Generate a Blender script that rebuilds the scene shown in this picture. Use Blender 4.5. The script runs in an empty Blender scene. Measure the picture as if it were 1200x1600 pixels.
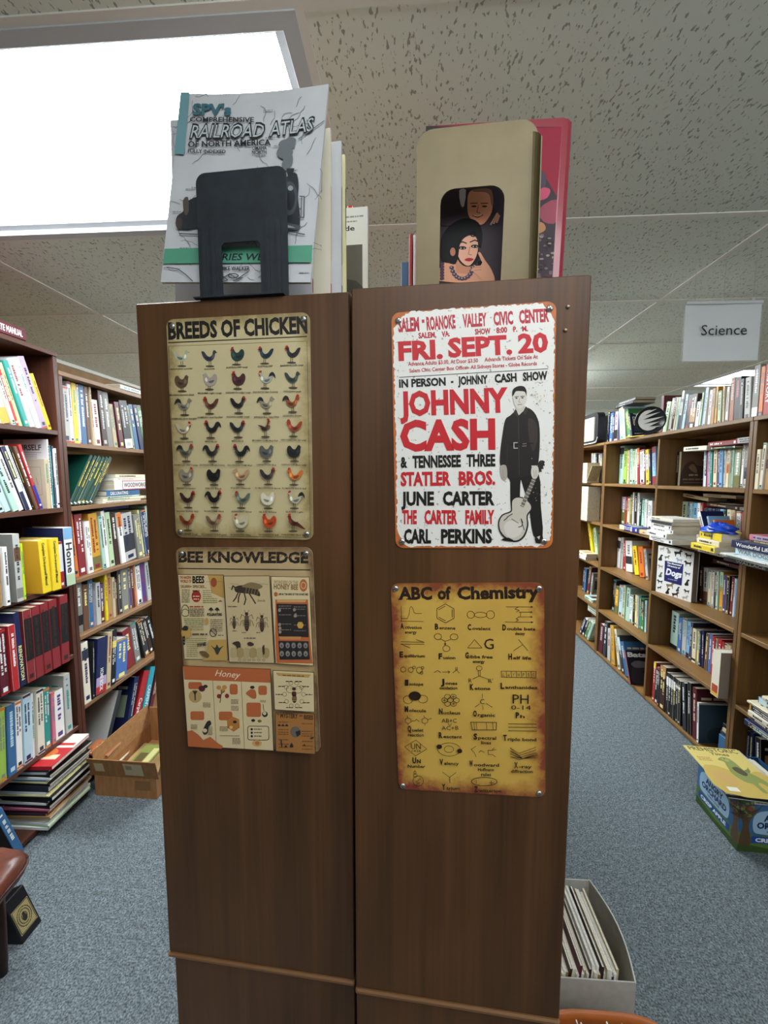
import bpy, math, random
import numpy as np
from mathutils import Matrix, Vector

S = bpy.context.scene
COL = S.collection
# ---------------------------------------------------------------- camera, world, exposure
F_PX, W_PX, EYE = 630.0, 1200.0, 1.5
cam_d = bpy.data.cameras.new('camera')
cam = bpy.data.objects.new('camera', cam_d); COL.objects.link(cam)
cam_d.sensor_fit = 'HORIZONTAL'; cam_d.sensor_width = 36.0; cam_d.lens = F_PX / W_PX * 36.0
cam_d.clip_start = 0.02; cam_d.clip_end = 60
cam.location = (0, 0, EYE)
cam.rotation_euler = (math.radians(90 - 5.08), 0, math.radians(3.35))
S.camera = cam
w = bpy.data.worlds.new('world'); S.world = w; w.use_nodes = True
w.node_tree.nodes['Background'].inputs[0].default_value = (.9, .95, 1, 1)
w.node_tree.nodes['Background'].inputs[1].default_value = 0.05
S.view_settings.view_transform = 'Standard'; S.view_settings.look = 'None'
S.view_settings.gamma = 1; S.view_settings.use_curve_mapping = False
S.view_settings.exposure = 1.1
LAMP = 9.0                      # radiance of the troffer lenses
S.cycles.use_denoising = True
S.cycles.max_bounces = 8; S.cycles.diffuse_bounces = 5; S.cycles.sample_clamp_indirect = 6

# ---------------------------------------------------------------- colours and materials
def lin(c):
    c = c / 255.0
    return c / 12.92 if c <= .04045 else ((c + .055) / 1.055) ** 2.4
def hexc(h): return tuple(lin(int(h[i:i+2], 16)) for i in (0, 2, 4)) + (1.0,)
PAL = {'white': 'f1f2ef', 'ivory': 'e9e2cf', 'cream': 'e6dcbd', 'beige': 'cbb994', 'tan': 'b48a55', 'rust': 'a8643a', 'brown': '6d4a36',
 'dark brown': '3c241b', 'black': '17171a', 'charcoal': '33343b', 'grey': '84847f', 'silver': 'bfc1bd', 'red': 'b4282c', 'dark red': '8a2a30',
 'maroon': '5c1f2c', 'orange': 'e07a2c', 'gold': 'd9a233', 'yellow': 'f2d52e', 'pale yellow': 'efe79a', 'lime': 'c4e62a', 'lime green': '9cbf52',
 'olive': '77743f', 'green': '44854a', 'dark green': '10473a', 'pale green': 'bdd6ae', 'sage': '94a68a', 'mint': 'b3d6c8', 'teal': '2f958f',
 'turquoise': '35a3b5', 'sky blue': '82b6de', 'pale blue': 'bcd9e6', 'blue': '4a72b8', 'royal blue': '1c2c98', 'steel blue': '3a6b98',
 'navy': '1c2450', 'purple': '55407e', 'lavender': 'b6a4c4', 'pink': 'd47a92', 'page': 'd8cfba', 'pagewhite': 'e0ddd2'}
_M = {}
def mat(name, col, rough=.5, metal=0.0, spec=.4, emit=None):
    if name in _M: return _M[name]
    m = bpy.data.materials.new(name); m.use_nodes = True
    b = m.node_tree.nodes['Principled BSDF']
    b.inputs['Base Color'].default_value = hexc(col) if isinstance(col, str) else col
    b.inputs['Roughness'].default_value = rough; b.inputs['Metallic'].default_value = metal
    b.inputs['Specular IOR Level'].default_value = spec
    if emit:
        b.inputs['Emission Color'].default_value = (.93, .97, 1, 1); b.inputs['Emission Strength'].default_value = emit
    _M[name] = m
    return m
def speckled(name, col, col2, scale, lo, hi, rough=.5, stretch=(1, 1, 1), bump=0.0, detail=3, spec=.4, metal=0.0):
    """two colours mixed through a noise, with an optional bump from the same noise"""
    if name in _M: return _M[name]
    m = mat(name, col, rough, metal, spec); nt = m.node_tree; N = nt.nodes; L = nt.links
    b = N['Principled BSDF']
    tc = N.new('ShaderNodeTexCoord'); mp = N.new('ShaderNodeMapping'); mp.inputs['Scale'].default_value = stretch
    nz = N.new('ShaderNodeTexNoise'); nz.inputs['Scale'].default_value = scale; nz.inputs['Detail'].default_value = detail
    rp = N.new('ShaderNodeValToRGB')
    rp.color_ramp.elements[0].position = lo; rp.color_ramp.elements[1].position = hi
    rp.color_ramp.elements[0].color = hexc(col2); rp.color_ramp.elements[1].color = hexc(col)
    L.new(tc.outputs['Object'], mp.inputs['Vector']); L.new(mp.outputs[0], nz.inputs['Vector'])
    L.new(nz.outputs['Fac'], rp.inputs['Fac']); L.new(rp.outputs['Color'], b.inputs['Base Color'])
    if bump:
        bp = N.new('ShaderNodeBump'); bp.inputs['Strength'].default_value = bump; bp.inputs['Distance'].default_value = .004
        L.new(rp.outputs['Color'], bp.inputs['Height']); L.new(bp.outputs['Normal'], b.inputs['Normal'])
    return m
def wood(name, dark, light, axis='z', scale=1.0, rough=.42, spec=.35):
    if name in _M: return _M[name]
    m = mat(name, light, rough, 0, spec); nt = m.node_tree; N = nt.nodes; L = nt.links
    b = N['Principled BSDF']
    tc = N.new('ShaderNodeTexCoord')
    def layer(sc, st, det):
        mp = N.new('ShaderNodeMapping')
        v = [sc, sc, sc]; v['xyz'.index(axis)] = sc * st
        mp.inputs['Scale'].default_value = v
        nz = N.new('ShaderNodeTexNoise'); nz.inputs['Scale'].default_value = 1; nz.inputs['Detail'].default_value = det; nz.inputs['Distortion'].default_value = .35
        L.new(tc.outputs['Object'], mp.inputs['Vector']); L.new(mp.outputs[0], nz.inputs['Vector'])
        return nz
    a = layer(26 * scale, .045, 5); c = layer(150 * scale, .02, 3); d = layer(5 * scale, .35, 2)
    mx = N.new('ShaderNodeMix'); mx.data_type = 'FLOAT'; mx.inputs[0].default_value = .38
    L.new(a.outputs['Fac'], mx.inputs[2]); L.new(c.outputs['Fac'], mx.inputs[3])
    mx2 = N.new('ShaderNodeMix'); mx2.data_type = 'FLOAT'; mx2.inputs[0].default_value = .35
    L.new(mx.outputs[0], mx2.inputs[2]); L.new(d.outputs['Fac'], mx2.inputs[3])
    rp = N.new('ShaderNodeValToRGB')
    rp.color_ramp.elements[0].position = .30; rp.color_ramp.elements[1].position = .70
    rp.color_ramp.elements[0].color = hexc(dark); rp.color_ramp.elements[1].color = hexc(light)
    L.new(mx2.outputs[0], rp.inputs['Fac']); L.new(rp.outputs['Color'], b.inputs['Base Color'])
    rr = N.new('ShaderNodeMapRange'); rr.inputs[3].default_value = rough - .08; rr.inputs[4].default_value = rough + .12
    L.new(a.outputs['Fac'], rr.inputs[0]); L.new(rr.outputs[0], b.inputs['Roughness'])
    return m
def aged(name, base, stain, edge, wh, spots=.0):
    """printed tin: base colour with blotchy stains that gather towards the sheet's worn rim (printed on the sheet itself)"""
    if name in _M: return _M[name]
    m = mat(name, base, .34, 0, .5); nt = m.node_tree; N = nt.nodes; L = nt.links
    b = N['Principled BSDF']
    tc = N.new('ShaderNodeTexCoord'); sep = N.new('ShaderNodeSeparateXYZ'); L.new(tc.outputs['Object'], sep.inputs[0])
    def mathn(op, a, bb=None):
        n = N.new('ShaderNodeMath'); n.operation = op
        for i, v in enumerate((a, bb)):
            if v is None: continue
            if isinstance(v, (int, float)): n.inputs[i].default_value = v
            else: L.new(v, n.inputs[i])
        return n.outputs[0]
    dx = mathn('SUBTRACT', wh[0] / 2, mathn('ABSOLUTE', mathn('SUBTRACT', sep.outputs[0], wh[0] / 2)))
    dy = mathn('SUBTRACT', wh[1] / 2, mathn('ABSOLUTE', mathn('SUBTRACT', sep.outputs[1], wh[1] / 2)))
    d = mathn('MINIMUM', dx, dy)
    nz = N.new('ShaderNodeTexNoise'); nz.inputs['Scale'].default_value = 22; nz.inputs['Detail'].default_value = 8; nz.inputs['Roughness'].default_value = .7
    L.new(tc.outputs['Object'], nz.inputs['Vector'])
    v = mathn('ADD', mathn('MULTIPLY', d, 1.0 / edge), mathn('MULTIPLY', mathn('SUBTRACT', nz.outputs['Fac'], .5), 2.6))
    rp = N.new('ShaderNodeValToRGB'); e = rp.color_ramp.elements
    e[0].position = -.0; e[0].color = hexc(stain[0]); e[1].position = 1; e[1].color = hexc(base)
    k = e.new(.45); k.color = hexc(stain[1])
    L.new(v, rp.inputs['Fac'])
    n2 = N.new('ShaderNodeTexNoise'); n2.inputs['Scale'].default_value = 9; n2.inputs['Detail'].default_value = 6
    L.new(tc.outputs['Object'], n2.inputs['Vector'])
    mx = N.new('ShaderNodeMix'); mx.data_type = 'RGBA'; mx.blend_type = 'MIX'
    r2 = N.new('ShaderNodeMapRange'); r2.inputs[1].default_value = .45; r2.inputs[2].default_value = .75; r2.inputs[4].default_value = .45
    L.new(n2.outputs['Fac'], r2.inputs[0]); L.new(r2.outputs[0], mx.inputs[0])
    L.new(rp.outputs['Color'], mx.inputs[6]); mx.inputs[7].default_value = hexc(stain[1])
    L.new(mx.outputs[2], b.inputs['Base Color'])
    return m
def C_(name, rough=.45):                       # palette colour as a cover / ink material
    return mat('paint ' + name, PAL.get(name, name), rough)
def ink(h, rough=.4): return mat('ink ' + h, PAL.get(h, h), rough)

# ---------------------------------------------------------------- mesh helpers
class MB:
    def __init__(s): s.v = []; s.f = []; s.m = []; s.mats = []; s.sm = set()
    def mi(s, m):
        if m not in s.mats: s.mats.append(m)
        return s.mats.index(m)
    def face(s, pts, m):
        b = len(s.v); s.v.extend(tuple(p) for p in pts); s.f.append(tuple(range(b, b + len(pts)))); s.m.append(s.mi(m))
    def add(s, vs, fs, m, smooth=False):
        b = len(s.v); s.v.extend(tuple(p) for p in vs); k = s.mi(m)
        for f in fs:
            if smooth: s.sm.add(len(s.f))
            s.f.append(tuple(b + i for i in f)); s.m.append(k)
    def box(s, lo, hi, m, M=None):
        x0, y0, z0 = lo; x1, y1, z1 = hi
        vs = [Vector(p) for p in ((x0,y0,z0),(x1,y0,z0),(x1,y1,z0),(x0,y1,z0),(x0,y0,z1),(x1,y0,z1),(x1,y1,z1),(x0,y1,z1))]
        if M is not None: vs = [M @ p for p in vs]
        s.add(vs, [(0,3,2,1),(4,5,6,7),(0,1,5,4),(1,2,6,5),(2,3,7,6),(3,0,4,7)], m)
    def bbox(s, lo, hi, m, r=.0015, M=None):
        """box with chamfered vertical (z) edges and softened top and bottom"""
        x0, y0, z0 = lo; x1, y1, z1 = hi; r = min(r, (x1-x0)*.3, (y1-y0)*.3, (z1-z0)*.3)
        def ring(z, i):
            a, b, c, d = x0 + i, y0 + i, x1 - i, y1 - i
            return [(a+r,b,z),(c-r,b,z),(c,b+r,z),(c,d-r,z),(c-r,d,z),(a+r,d,z),(a,d-r,z),(a,b+r,z)]
        rings = [ring(z0, r), ring(z0 + r, 0), ring(z1 - r, 0), ring(z1, r)]
        vs = [Vector(p) for R in rings for p in R]
        if M is not None: vs = [M @ p for p in vs]
        fs = [tuple(range(7, -1, -1)), tuple(range(24, 32))]
        for k in range(3):
            for i in range(8):
                j = (i + 1) % 8; fs.append((k*8+i, k*8+j, k*8+8+j, k*8+8+i))
        s.add(vs, fs, m)
    def prism(s, pts, z0, z1, m, M=None, side=None):
        """closed 2D outline (counter-clockwise) extruded along local z"""
        n = len(pts)
        vs = [Vector((x, y, z0)) for x, y in pts] + [Vector((x, y, z1)) for x, y in pts]
        if M is not None: vs = [M @ p for p in vs]
        s.add(vs, [tuple(range(n - 1, -1, -1)), tuple(range(n, 2 * n))], m)
        s.add(vs, [(i, (i+1) % n, n + (i+1) % n, n + i) for i in range(n)], side or m)
    def lathe(s, prof, m, n=16, M=None, smooth=True):
        vs = []
        for r, z in prof:
            for k in range(n):
                a = 2 * math.pi * k / n; vs.append(Vector((r * math.cos(a), r * math.sin(a), z)))
        if M is not None: vs = [M @ p for p in vs]
        fs = []
        for i in range(len(prof) - 1):
            for k in range(n):
                j = (k + 1) % n; fs.append((i*n+k, i*n+j, (i+1)*n+j, (i+1)*n+k))
        fs.append(tuple(range((len(prof)-1)*n, len(prof)*n))); fs.append(tuple(range(n-1, -1, -1)))
        s.add(vs, fs, m, smooth)
    def tube(s, pts, r, m, n=6):
        pts = [Vector(p) for p in pts]; rings = []
        for i, p in enumerate(pts):
            t = (pts[min(i+1, len(pts)-1)] - pts[max(i-1, 0)]).normalized()
            a = t.orthogonal().normalized(); b = t.cross(a)
            rings.append([p + r * (math.cos(2*math.pi*k/n) * a + math.sin(2*math.pi*k/n) * b) for k in range(n)])
        vs = [p for R in rings for p in R]
        fs = [(i*n+k, i*n+(k+1) % n, (i+1)*n+(k+1) % n, (i+1)*n+k) for i in range(len(pts)-1) for k in range(n)]
        fs += [tuple(range(n-1, -1, -1)), tuple(range((len(pts)-1)*n, len(pts)*n))]
        s.add(vs, fs, m, True)
    def build(s, name, parent=None, M=None):
        me = bpy.data.meshes.new(name); me.from_pydata([tuple(p) for p in s.v], [], s.f)
        for m in s.mats: me.materials.append(m)
        for i, p in enumerate(me.polygons):
            p.material_index = s.m[i]
            if i in s.sm: p.use_smooth = True
        me.update()
        o = bpy.data.objects.new(name, me); COL.objects.link(o)
        if parent is not None: o.parent = parent
        if M is not None: o.matrix_local = M
        return o
def tag(o, label=None, cat=None, group=None, kind=None):
    if label: o['label'] = label
    if cat: o['category'] = cat
    if group: o['group'] = group
    if kind: o['kind'] = kind
    return o
def thing(name, label, cat, M=None, group=None):
    o = bpy.data.objects.new(name, None); COL.objects.link(o); o.empty_display_size = .05
    if M is not None: o.matrix_world = M
    return tag(o, label, cat, group)
def struct(o): o['kind'] = 'structure'; return o
T = lambda x, y, z: Matrix.Translation((x, y, z))
RX = lambda a: Matrix.Rotation(a, 4, 'X')
RY = lambda a: Matrix.Rotation(a, 4, 'Y')
RZ = lambda a: Matrix.Rotation(a, 4, 'Z')
def smooth_loop(pts, n=3):
    out = []; L = len(pts)
    for i in range(L):
        p0, p1, p2, p3 = (np.array(pts[(i + k) % L], float) for k in (-1, 0, 1, 2))
        for j in range(n):
            t = j / n
            out.append(tuple(.5 * ((2*p1) + (-p0+p2)*t + (2*p0-5*p1+4*p2-p3)*t*t + (-p0+3*p1-3*p2+p3)*t**3)))
    return out
def rrect(x0, y0, x1, y1, r, n=4):
    out = []
    for cx, cy, a in ((x1-r, y0+r, -90), (x1-r, y1-r, 0), (x0+r, y1-r, 90), (x0+r, y0+r, 180)):
        for k in range(n + 1):
            t = math.radians(a + 90 * k / n); out.append((cx + r * math.cos(t), cy + r * math.sin(t)))
    return out
def homog(src, dst):
    A = []; b = []
    for (x, y), (u, v) in zip(src, dst):
        A += [[x, y, 1, 0, 0, 0, -u*x, -u*y], [0, 0, 0, x, y, 1, -v*x, -v*y]]; b += [u, v]
    h = np.linalg.solve(np.array(A, float), np.array(b, float))
    return lambda p: ((h[0]*p[0]+h[1]*p[1]+h[2]) / (h[6]*p[0]+h[7]*p[1]+1), (h[3]*p[0]+h[4]*p[1]+h[5]) / (h[6]*p[0]+h[7]*p[1]+1))

# ---------------------------------------------------------------- lettering from Blender's own built-in font
CH = "ABCDEFGHIJKLMNOPQRSTUVWXYZabcdefghijklmnopqrstuvwxyz0123456789&.,:;-'$+!/()"
GL = {}
def build_glyphs():
    tmp = []
    def mk(body, wt):
        c = bpy.data.curves.new('tmp', 'FONT'); c.body = body; c.offset = wt; c.resolution_u = 2
        o = bpy.data.objects.new('tmp', c); COL.objects.link(o); tmp.append(o); return o
    W = (0.0, .022, .045)
    objs = {(c, k): mk(c, wt) for c in CH for k, wt in enumerate(W)}
    adv = {c: mk('I' + c + 'I', 0) for c in CH}; ii = mk('II', 0); sp = mk('I I', 0)
    dg = bpy.context.evaluated_depsgraph_get(); dg.update()
    def geo(o):
        ev = o.evaluated_get(dg); me = ev.to_mesh()
        v = [(p.co.x, p.co.y) for p in me.vertices]; f = [tuple(p.vertices) for p in me.polygons]
        ev.to_mesh_clear(); return v, f
    def wd(o):
        v = geo(o)[0]; xs = [p[0] for p in v]; return max(xs) - min(xs)
    base = wd(ii)
    for key, o in objs.items(): GL[key] = geo(o)
    for c, o in adv.items(): GL[c] = wd(o) - base
    GL[' '] = wd(sp) - base
    GL['cap'] = max(p[1] for p in GL[('H', 0)][0])
    for o in tmp:
        d = o.data; bpy.data.objects.remove(o); bpy.data.curves.remove(d)
build_glyphs()
def text_geo(s, wt=1, track=0.0):
    """[(x, y)] and faces of a line of lettering; baseline y = 0, capital height 1, ink from x = 0"""
    vs = []; fs = []; x = 0; k = GL['cap']
    for c in s:
        if c == ' ': x += GL[' '] + track; continue
        if (c, wt) not in GL: continue
        v, f = GL[(c, wt)]; b = len(vs)
        vs += [((p[0] + x) / k, p[1] / k) for p in v]; fs += [tuple(b + i for i in q) for q in f]
        x += GL[c] + track
    if not vs: return [], [], 1
    m = min(p[0] for p in vs); vs = [(p[0] - m, p[1]) for p in vs]
    return vs, fs, max(p[0] for p in vs)
class Print:
    """flat printing on a sheet: shapes are given in the coordinates of a plan and mapped to the sheet's own metres"""
    def __init__(s, fn, z=.0003): s.fn = fn; s.mb = MB(); s.z = z
    def lay(s): s.z += .000012; return s.z
    def poly(s, pts, m):
        z = s.lay(); q = [s.fn(p) for p in pts]
        a = sum(q[i][0]*q[(i+1) % len(q)][1] - q[(i+1) % len(q)][0]*q[i][1] for i in range(len(q)))
        if a < 0: q = q[::-1]
        s.mb.face([(x, y, z) for x, y in q], m)
    def rect(s, x0, y0, x1, y1, m): s.poly([(x0, y0), (x1, y0), (x1, y1), (x0, y1)], m)
    def blob(s, pts, m, n=3): s.poly(smooth_loop(pts, n), m)
    def oval(s, cx, cy, rx, ry, m, n=18, rot=0):
        c, d = math.cos(rot), math.sin(rot)
        s.poly([(cx + rx*math.cos(t)*c - ry*math.sin(t)*d, cy + rx*math.cos(t)*d + ry*math.sin(t)*c) for t in (2*math.pi*k/n for k in range(n))], m)
    def line(s, pts, wd, m, closed=False):
        z = s.lay(); pts = [np.array(p, float) for p in pts]
        if closed: pts = pts + [pts[0]]
        for a, b in zip(pts, pts[1:]):
            d = b - a; L = np.hypot(*d)
            if L < 1e-9: continue
            d /= L; n = np.array((-d[1], d[0])) * wd / 2; e = d * wd * .3
            q = [s.fn(p) for p in (a - e - n, b + e - n, b + e + n, a - e + n)]
            ar = sum(q[i][0]*q[(i+1) % 4][1] - q[(i+1) % 4][0]*q[i][1] for i in range(4))
            if ar < 0: q = q[::-1]
            s.mb.face([(x, y, z) for x, y in q], m)
    def ring(s, cx, cy, rx, ry, wd, m, n=20):
        s.line([(cx + rx*math.cos(2*math.pi*k/n), cy + ry*math.sin(2*math.pi*k/n)) for k in range(n)], wd, m, True)
    def text(s, st, p0, p1, cap, m, wt=1, shear=0, track=0):
        """lettering from plan point p0 to p1 along its baseline, capitals `cap` plan units tall (the plan's y runs down)"""
        vs, fs, wid = text_geo(st, wt, track); z = s.lay()
        p0 = np.array(p0, float); p1 = np.array(p1, float); ax = (p1 - p0) / wid
        n = np.array((ax[1], -ax[0])); n = n / max(np.hypot(*n), 1e-9) * cap
        if n[1] > 0: n = -n
        q = []
        for x, y in vs:
            u = s.fn(p0 + ax * (x + 0) + n * y + (p1 - p0) / np.hypot(*(p1 - p0)) * shear * cap * y); q.append((u[0], u[1], z))
        s.mb.add(q, fs, m)
    def greek(s, x0, y0, x1, h, m, rnd, slope=0):
        """a line of lettering too small to read: word-long strokes"""
        x = x0
        while x < x1:
            L = rnd.uniform(1.5, 5) * h
            e = min(x + L, x1); s.poly([(x, y0 + slope*(x-x0)), (e, y0 + slope*(e-x0)), (e, y0 + h + slope*(e-x0)), (x, y0 + h + slope*(x-x0))], m); x = e + h * .7
    def build(s, name, parent, M=None): return s.mb.build(name, parent, M)
# ================================================================ the room
H_C = 2.335
XL = [-2.52, -1.6, -.2, 1.2, 2.6, 4.0, 4.3]
YL = [.78 + .65 * k for k in range(-7, 12)]
X0, X1, Y0, Y1 = XL[0], XL[-1], YL[0], YL[-1]
m_carpet = speckled('blue grey carpet', '838d91', '475155', 190, .36, .64, .95, (1, 1, 1), .8, 4, .1)
def carpet_tone():
    nt = m_carpet.node_tree; N = nt.nodes; L = nt.links; b = N['Principled BSDF']
    src = b.inputs['Base Color'].links[0].from_socket
    tc = N.new('ShaderNodeTexCoord'); nz = N.new('ShaderNodeTexNoise'); nz.inputs['Scale'].default_value = 55; nz.inputs['Detail'].default_value = 3
    L.new(tc.outputs['Object'], nz.inputs['Vector'])
    mr = N.new('ShaderNodeMapRange'); mr.inputs[1].default_value = .3; mr.inputs[2].default_value = .7; mr.inputs[3].default_value = .72; mr.inputs[4].default_value = 1.2
    L.new(nz.outputs['Fac'], mr.inputs[0])
    mx = N.new('ShaderNodeMix'); mx.data_type = 'RGBA'; mx.blend_type = 'MULTIPLY'; mx.inputs[0].default_value = 1
    L.new(src, mx.inputs[6]); L.new(mr.outputs[0], mx.inputs[7]); L.new(mx.outputs[2], b.inputs['Base Color'])
carpet_tone()
m_tile = speckled('fissured ceiling tile', 'e6ece2', 'a6aaa0', 150, .355, .395, .9, (1, .42, 1), .6, 2.5, .1)
m_bar = mat('white painted tee bar', 'e6e6df', .5)
m_wall = speckled('tan wall', 'a98d6a', '98795a', 14, .3, .7, .8)
m_wallr = mat('pale wall', 'bdb5a2', .8)
b = MB(); b.box((X0 - .1, Y0 - .1, -.06), (X1 + .1, Y1 + .1, 0), m_carpet); struct(b.build('floor'))
LIGHTS = {(1, 7): 0, (4, 11): 0, (1, 11): 0, (2, 11): 0, (2, 5): 0, (3, 4): 0, (1, 2): 0, (1, 15): 0, (3, 15): 0}
b = MB()
for i in range(len(XL) - 1):
    for k in range(len(YL) - 1):
        if (i, k) in LIGHTS: continue
        b.face([(XL[i], YL[k], H_C), (XL[i], YL[k+1], H_C), (XL[i+1], YL[k+1], H_C), (XL[i+1], YL[k], H_C)], m_tile)
struct(b.build('ceiling'))
b = MB()
for x in XL[1:-1]: b.box((x - .011, Y0, H_C - .003), (x + .011, Y1, H_C + .02), m_bar)
for y in YL[1:-1]: b.box((X0, y - .011, H_C - .0032), (X1, y + .011, H_C + .02), m_bar)
struct(b.build('trim_1'))
b = MB(); b.box((X0, Y0, H_C - .025), (X0 + .02, Y1, H_C - .001), m_bar); struct(b.build('trim_2'))
b = MB(); b.box((X0 - .08, Y0, 0), (X0, Y1, H_C + .15), m_wall); struct(b.build('wall_left'))
b = MB(); b.box((X1, Y0, 0), (X1 + .08, Y1, H_C + .15), m_wallr); struct(b.build('wall_right'))
b = MB(); b.box((X0 - .08, Y1, 0), (X1 + .08, Y1 + .08, H_C + .15), m_wallr); struct(b.build('wall_back'))
b = MB(); b.box((X0 - .08, Y0 - .08, 0), (X1 + .08, Y0, H_C + .15), m_wallr); struct(b.build('wall_front'))
b = MB(); b.box((X0 - .08, Y0 - .08, H_C + .15), (X1 + .08, Y1 + .08, H_C + .2), m_wallr); struct(b.build('ceiling_slab'))
def lens_mat(k): return mat('glowing prismatic lens %g' % k, 'f4f8fa', .5, emit=LAMP * k)
m_frame = mat('white enamelled troffer frame', 'c3cad0', .35)
def troffer(i, k, label, power=1.0, drop=0.0):
    m_lens = lens_mat(power)
    x0, x1, y0, y1 = XL[i], XL[i+1], YL[k], YL[k+1]
    t = thing('ceiling_light', label, 'ceiling light', T((x0+x1)/2, (y0+y1)/2, H_C), 'fluorescent ceiling light panels')
    a, c = (x1-x0)/2 - .006, (y1-y0)/2 - .006
    fr = MB()
    prof = [(0, .02), (0, -.006), (.03, -.007), (.034, .006), (.052, .012), (.054, .018)]
    for (o0, z0), (o1, z1) in zip(prof, prof[1:]):
        A = [(-a+o0, -c+o0, z0), (a-o0, -c+o0, z0), (a-o0, c-o0, z0), (-a+o0, c-o0, z0)]
        B = [(-a+o1, -c+o1, z1), (a-o1, -c+o1, z1), (a-o1, c-o1, z1), (-a+o1, c-o1, z1)]
        for q in range(4): fr.face([A[q], A[(q+1) % 4], B[(q+1) % 4], B[q]], m_frame)
    fr.build('frame', t)
    le = MB(); n = 90; w = a - .05
    if drop:                               # unseen fixtures only: lens dropped on purpose to brighten the ceiling tiles
        le.box((-w, -c+.05, -drop), (w, c-.05, .018), m_lens)
    else:
        for j in range(n):                 # ribbed lens
            u0, u1 = -w + 2*w*j/n, -w + 2*w*(j+1)/n; um = (u0+u1)/2
            le.face([(u0, -c+.05, .018), (um, -c+.05, .0155), (um, c-.05, .0155), (u0, c-.05, .018)], m_lens)
            le.face([(um, -c+.05, .0155), (u1, -c+.05, .018), (u1, c-.05, .018), (um, c-.05, .0155)], m_lens)
    le.build('lens', t)
for (i, k), lab in {(1, 7): 'big glowing ceiling light panel above the railroad atlas', (4, 11): 'bright ceiling light panel above the tan bookcase beyond the hanging paper sign',
    (1, 11): 'ceiling light panel hidden behind the poster bookcase over the dark aisle',  # out of sight, added to light the left aisle
    (2, 11): 'ceiling light panel hidden behind the poster bookcase over the tan aisle', (2, 5): 'ceiling light panel just above and behind the viewer',  # both added: one brightens the right aisle, one fills end panels and ceiling
    (3, 4): 'ceiling light panel behind the viewer on the tan bookcase side', (1, 2): 'ceiling light panel further behind the viewer on the dark bookcase side',  # unseen fill lights, put in to brighten racks and panels from behind
    (1, 15): 'ceiling light panel at the far end over the dark aisle', (3, 15): 'ceiling light panel at the far end over the tan aisle'}.items():
    troffer(i, k, lab, *{(2, 5): (.27, .2), (3, 4): (.42, .2), (1, 2): (.3, .07), (1, 11): (1.1, .12), (2, 11): (1.5, .12), (1, 15): (1, .07), (3, 15): (1, .07)}.get((i, k), (1.0, 0.0)))

# ================================================================ bookcases
m_end = wood('walnut veneer panel', '34200e', '694628', 'z', 1.0, .38)
m_endtop = wood('walnut veneer edge', '644529', '87613d', 'x', 1.0, .5)
m_dark = wood('dark stained shelf wood', '3a2018', '613a2b', 'z', 1.0, .4)
m_darkb = wood('dark stained board', '40241a', '68402e', 'y', 1.0, .4)
m_tan = wood('tan shelf wood upright', '5c4123', '8a6638', 'z', 1.0, .45)
m_tanb = wood('tan shelf board', '664826', '98733f', 'y', 1.0, .42)
def rack(label, side, X, Y_a, Y_b, tops, top, depth, mu, mb_, mids=(), th=.02, back_top=None, top_is_board=True, mback=None):
    """an open bookcase whose shelves face the aisle: side +1 opens towards -X (stands on the tan side), -1 opens towards +X"""
    root = thing('bookcase', label, 'bookcase', T(X, Y_a, 0), 'bookcases along the aisles')
    s = side; L = Y_b - Y_a
    def bx(name, x0, x1, y0, y1, z0, z1, m):
        q = MB(); a, c = sorted((s*x0, s*x1)); q.bbox((a, y0, z0), (c, y1, z1), m, .0015); return q.build(name, root)
    bx('side_panel', 0, depth, 0, th, 0, top, mu); bx('side_panel', 0, depth, L - th, L, 0, top, mu)
    for y in mids: bx('divider', 0, depth, y - Y_a - th/2, y - Y_a + th/2, 0, top - th, mu)
    edges = [th] + [e for y in mids for e in (y - Y_a - th/2, y - Y_a + th/2)] + [L - th]
    for z in tops:
        for q in range(0, len(edges), 2): bx('shelf', .0, depth - .012, edges[q] + .0004, edges[q+1] - .0004, z - th, z, mb_)
    if top_is_board: bx('top', -.004, depth, th if not top_is_board else 0.0005, L - .0005, top, top + th, mb_)
    bx('back_panel', depth - .01, depth, th, L - th, .0, (back_top or top), mback or mu)
    bx('kick_board', .012, .03, th, L - th, 0.001, max(tops[-1] - th, .004), mu)
    return root
RT = [1.44, 1.108, .752, .392, .03]
rack('tan double-bay bookcase with a dog directory and round black disc', 1, 1.6, 1.995, 3.41, RT, 1.755, .29, m_tan, m_tanb, (2.70,))
rack('tan bookcase bay at the picture edge beside the cider carton', 1, 1.6, 1.25, 1.993, RT, 1.755, .29, m_tan, m_tanb)
rack('tan bookcase holding the cream box with an open flap', 1, 1.6, 3.412, 4.15, RT, 1.755, .29, m_tan, m_tanb)
rack('tan bookcase at the far end past the cream box', 1, 1.6, 4.152, 4.9, RT, 1.755, .29, m_tan, m_tanb)
rack('dark brown bookcase whose top shelf edge carries a red manual', -1, -1.54, .95, 1.735, [1.70, 1.36, 1.015, .68, .333, .03], 2.02, .3, m_dark, m_darkb)
rack('dark brown bookcase with the slanting set of green books', -1, -1.54, 1.737, 2.75, [1.653, 1.36, 1.02, .745, .405, .05], 1.945, .3, m_dark, wood('light stained board', '6a4a30', '9a7650', 'y', 1.0, .42), mback=mat('beige back board', 'b39c78', .7))

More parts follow.
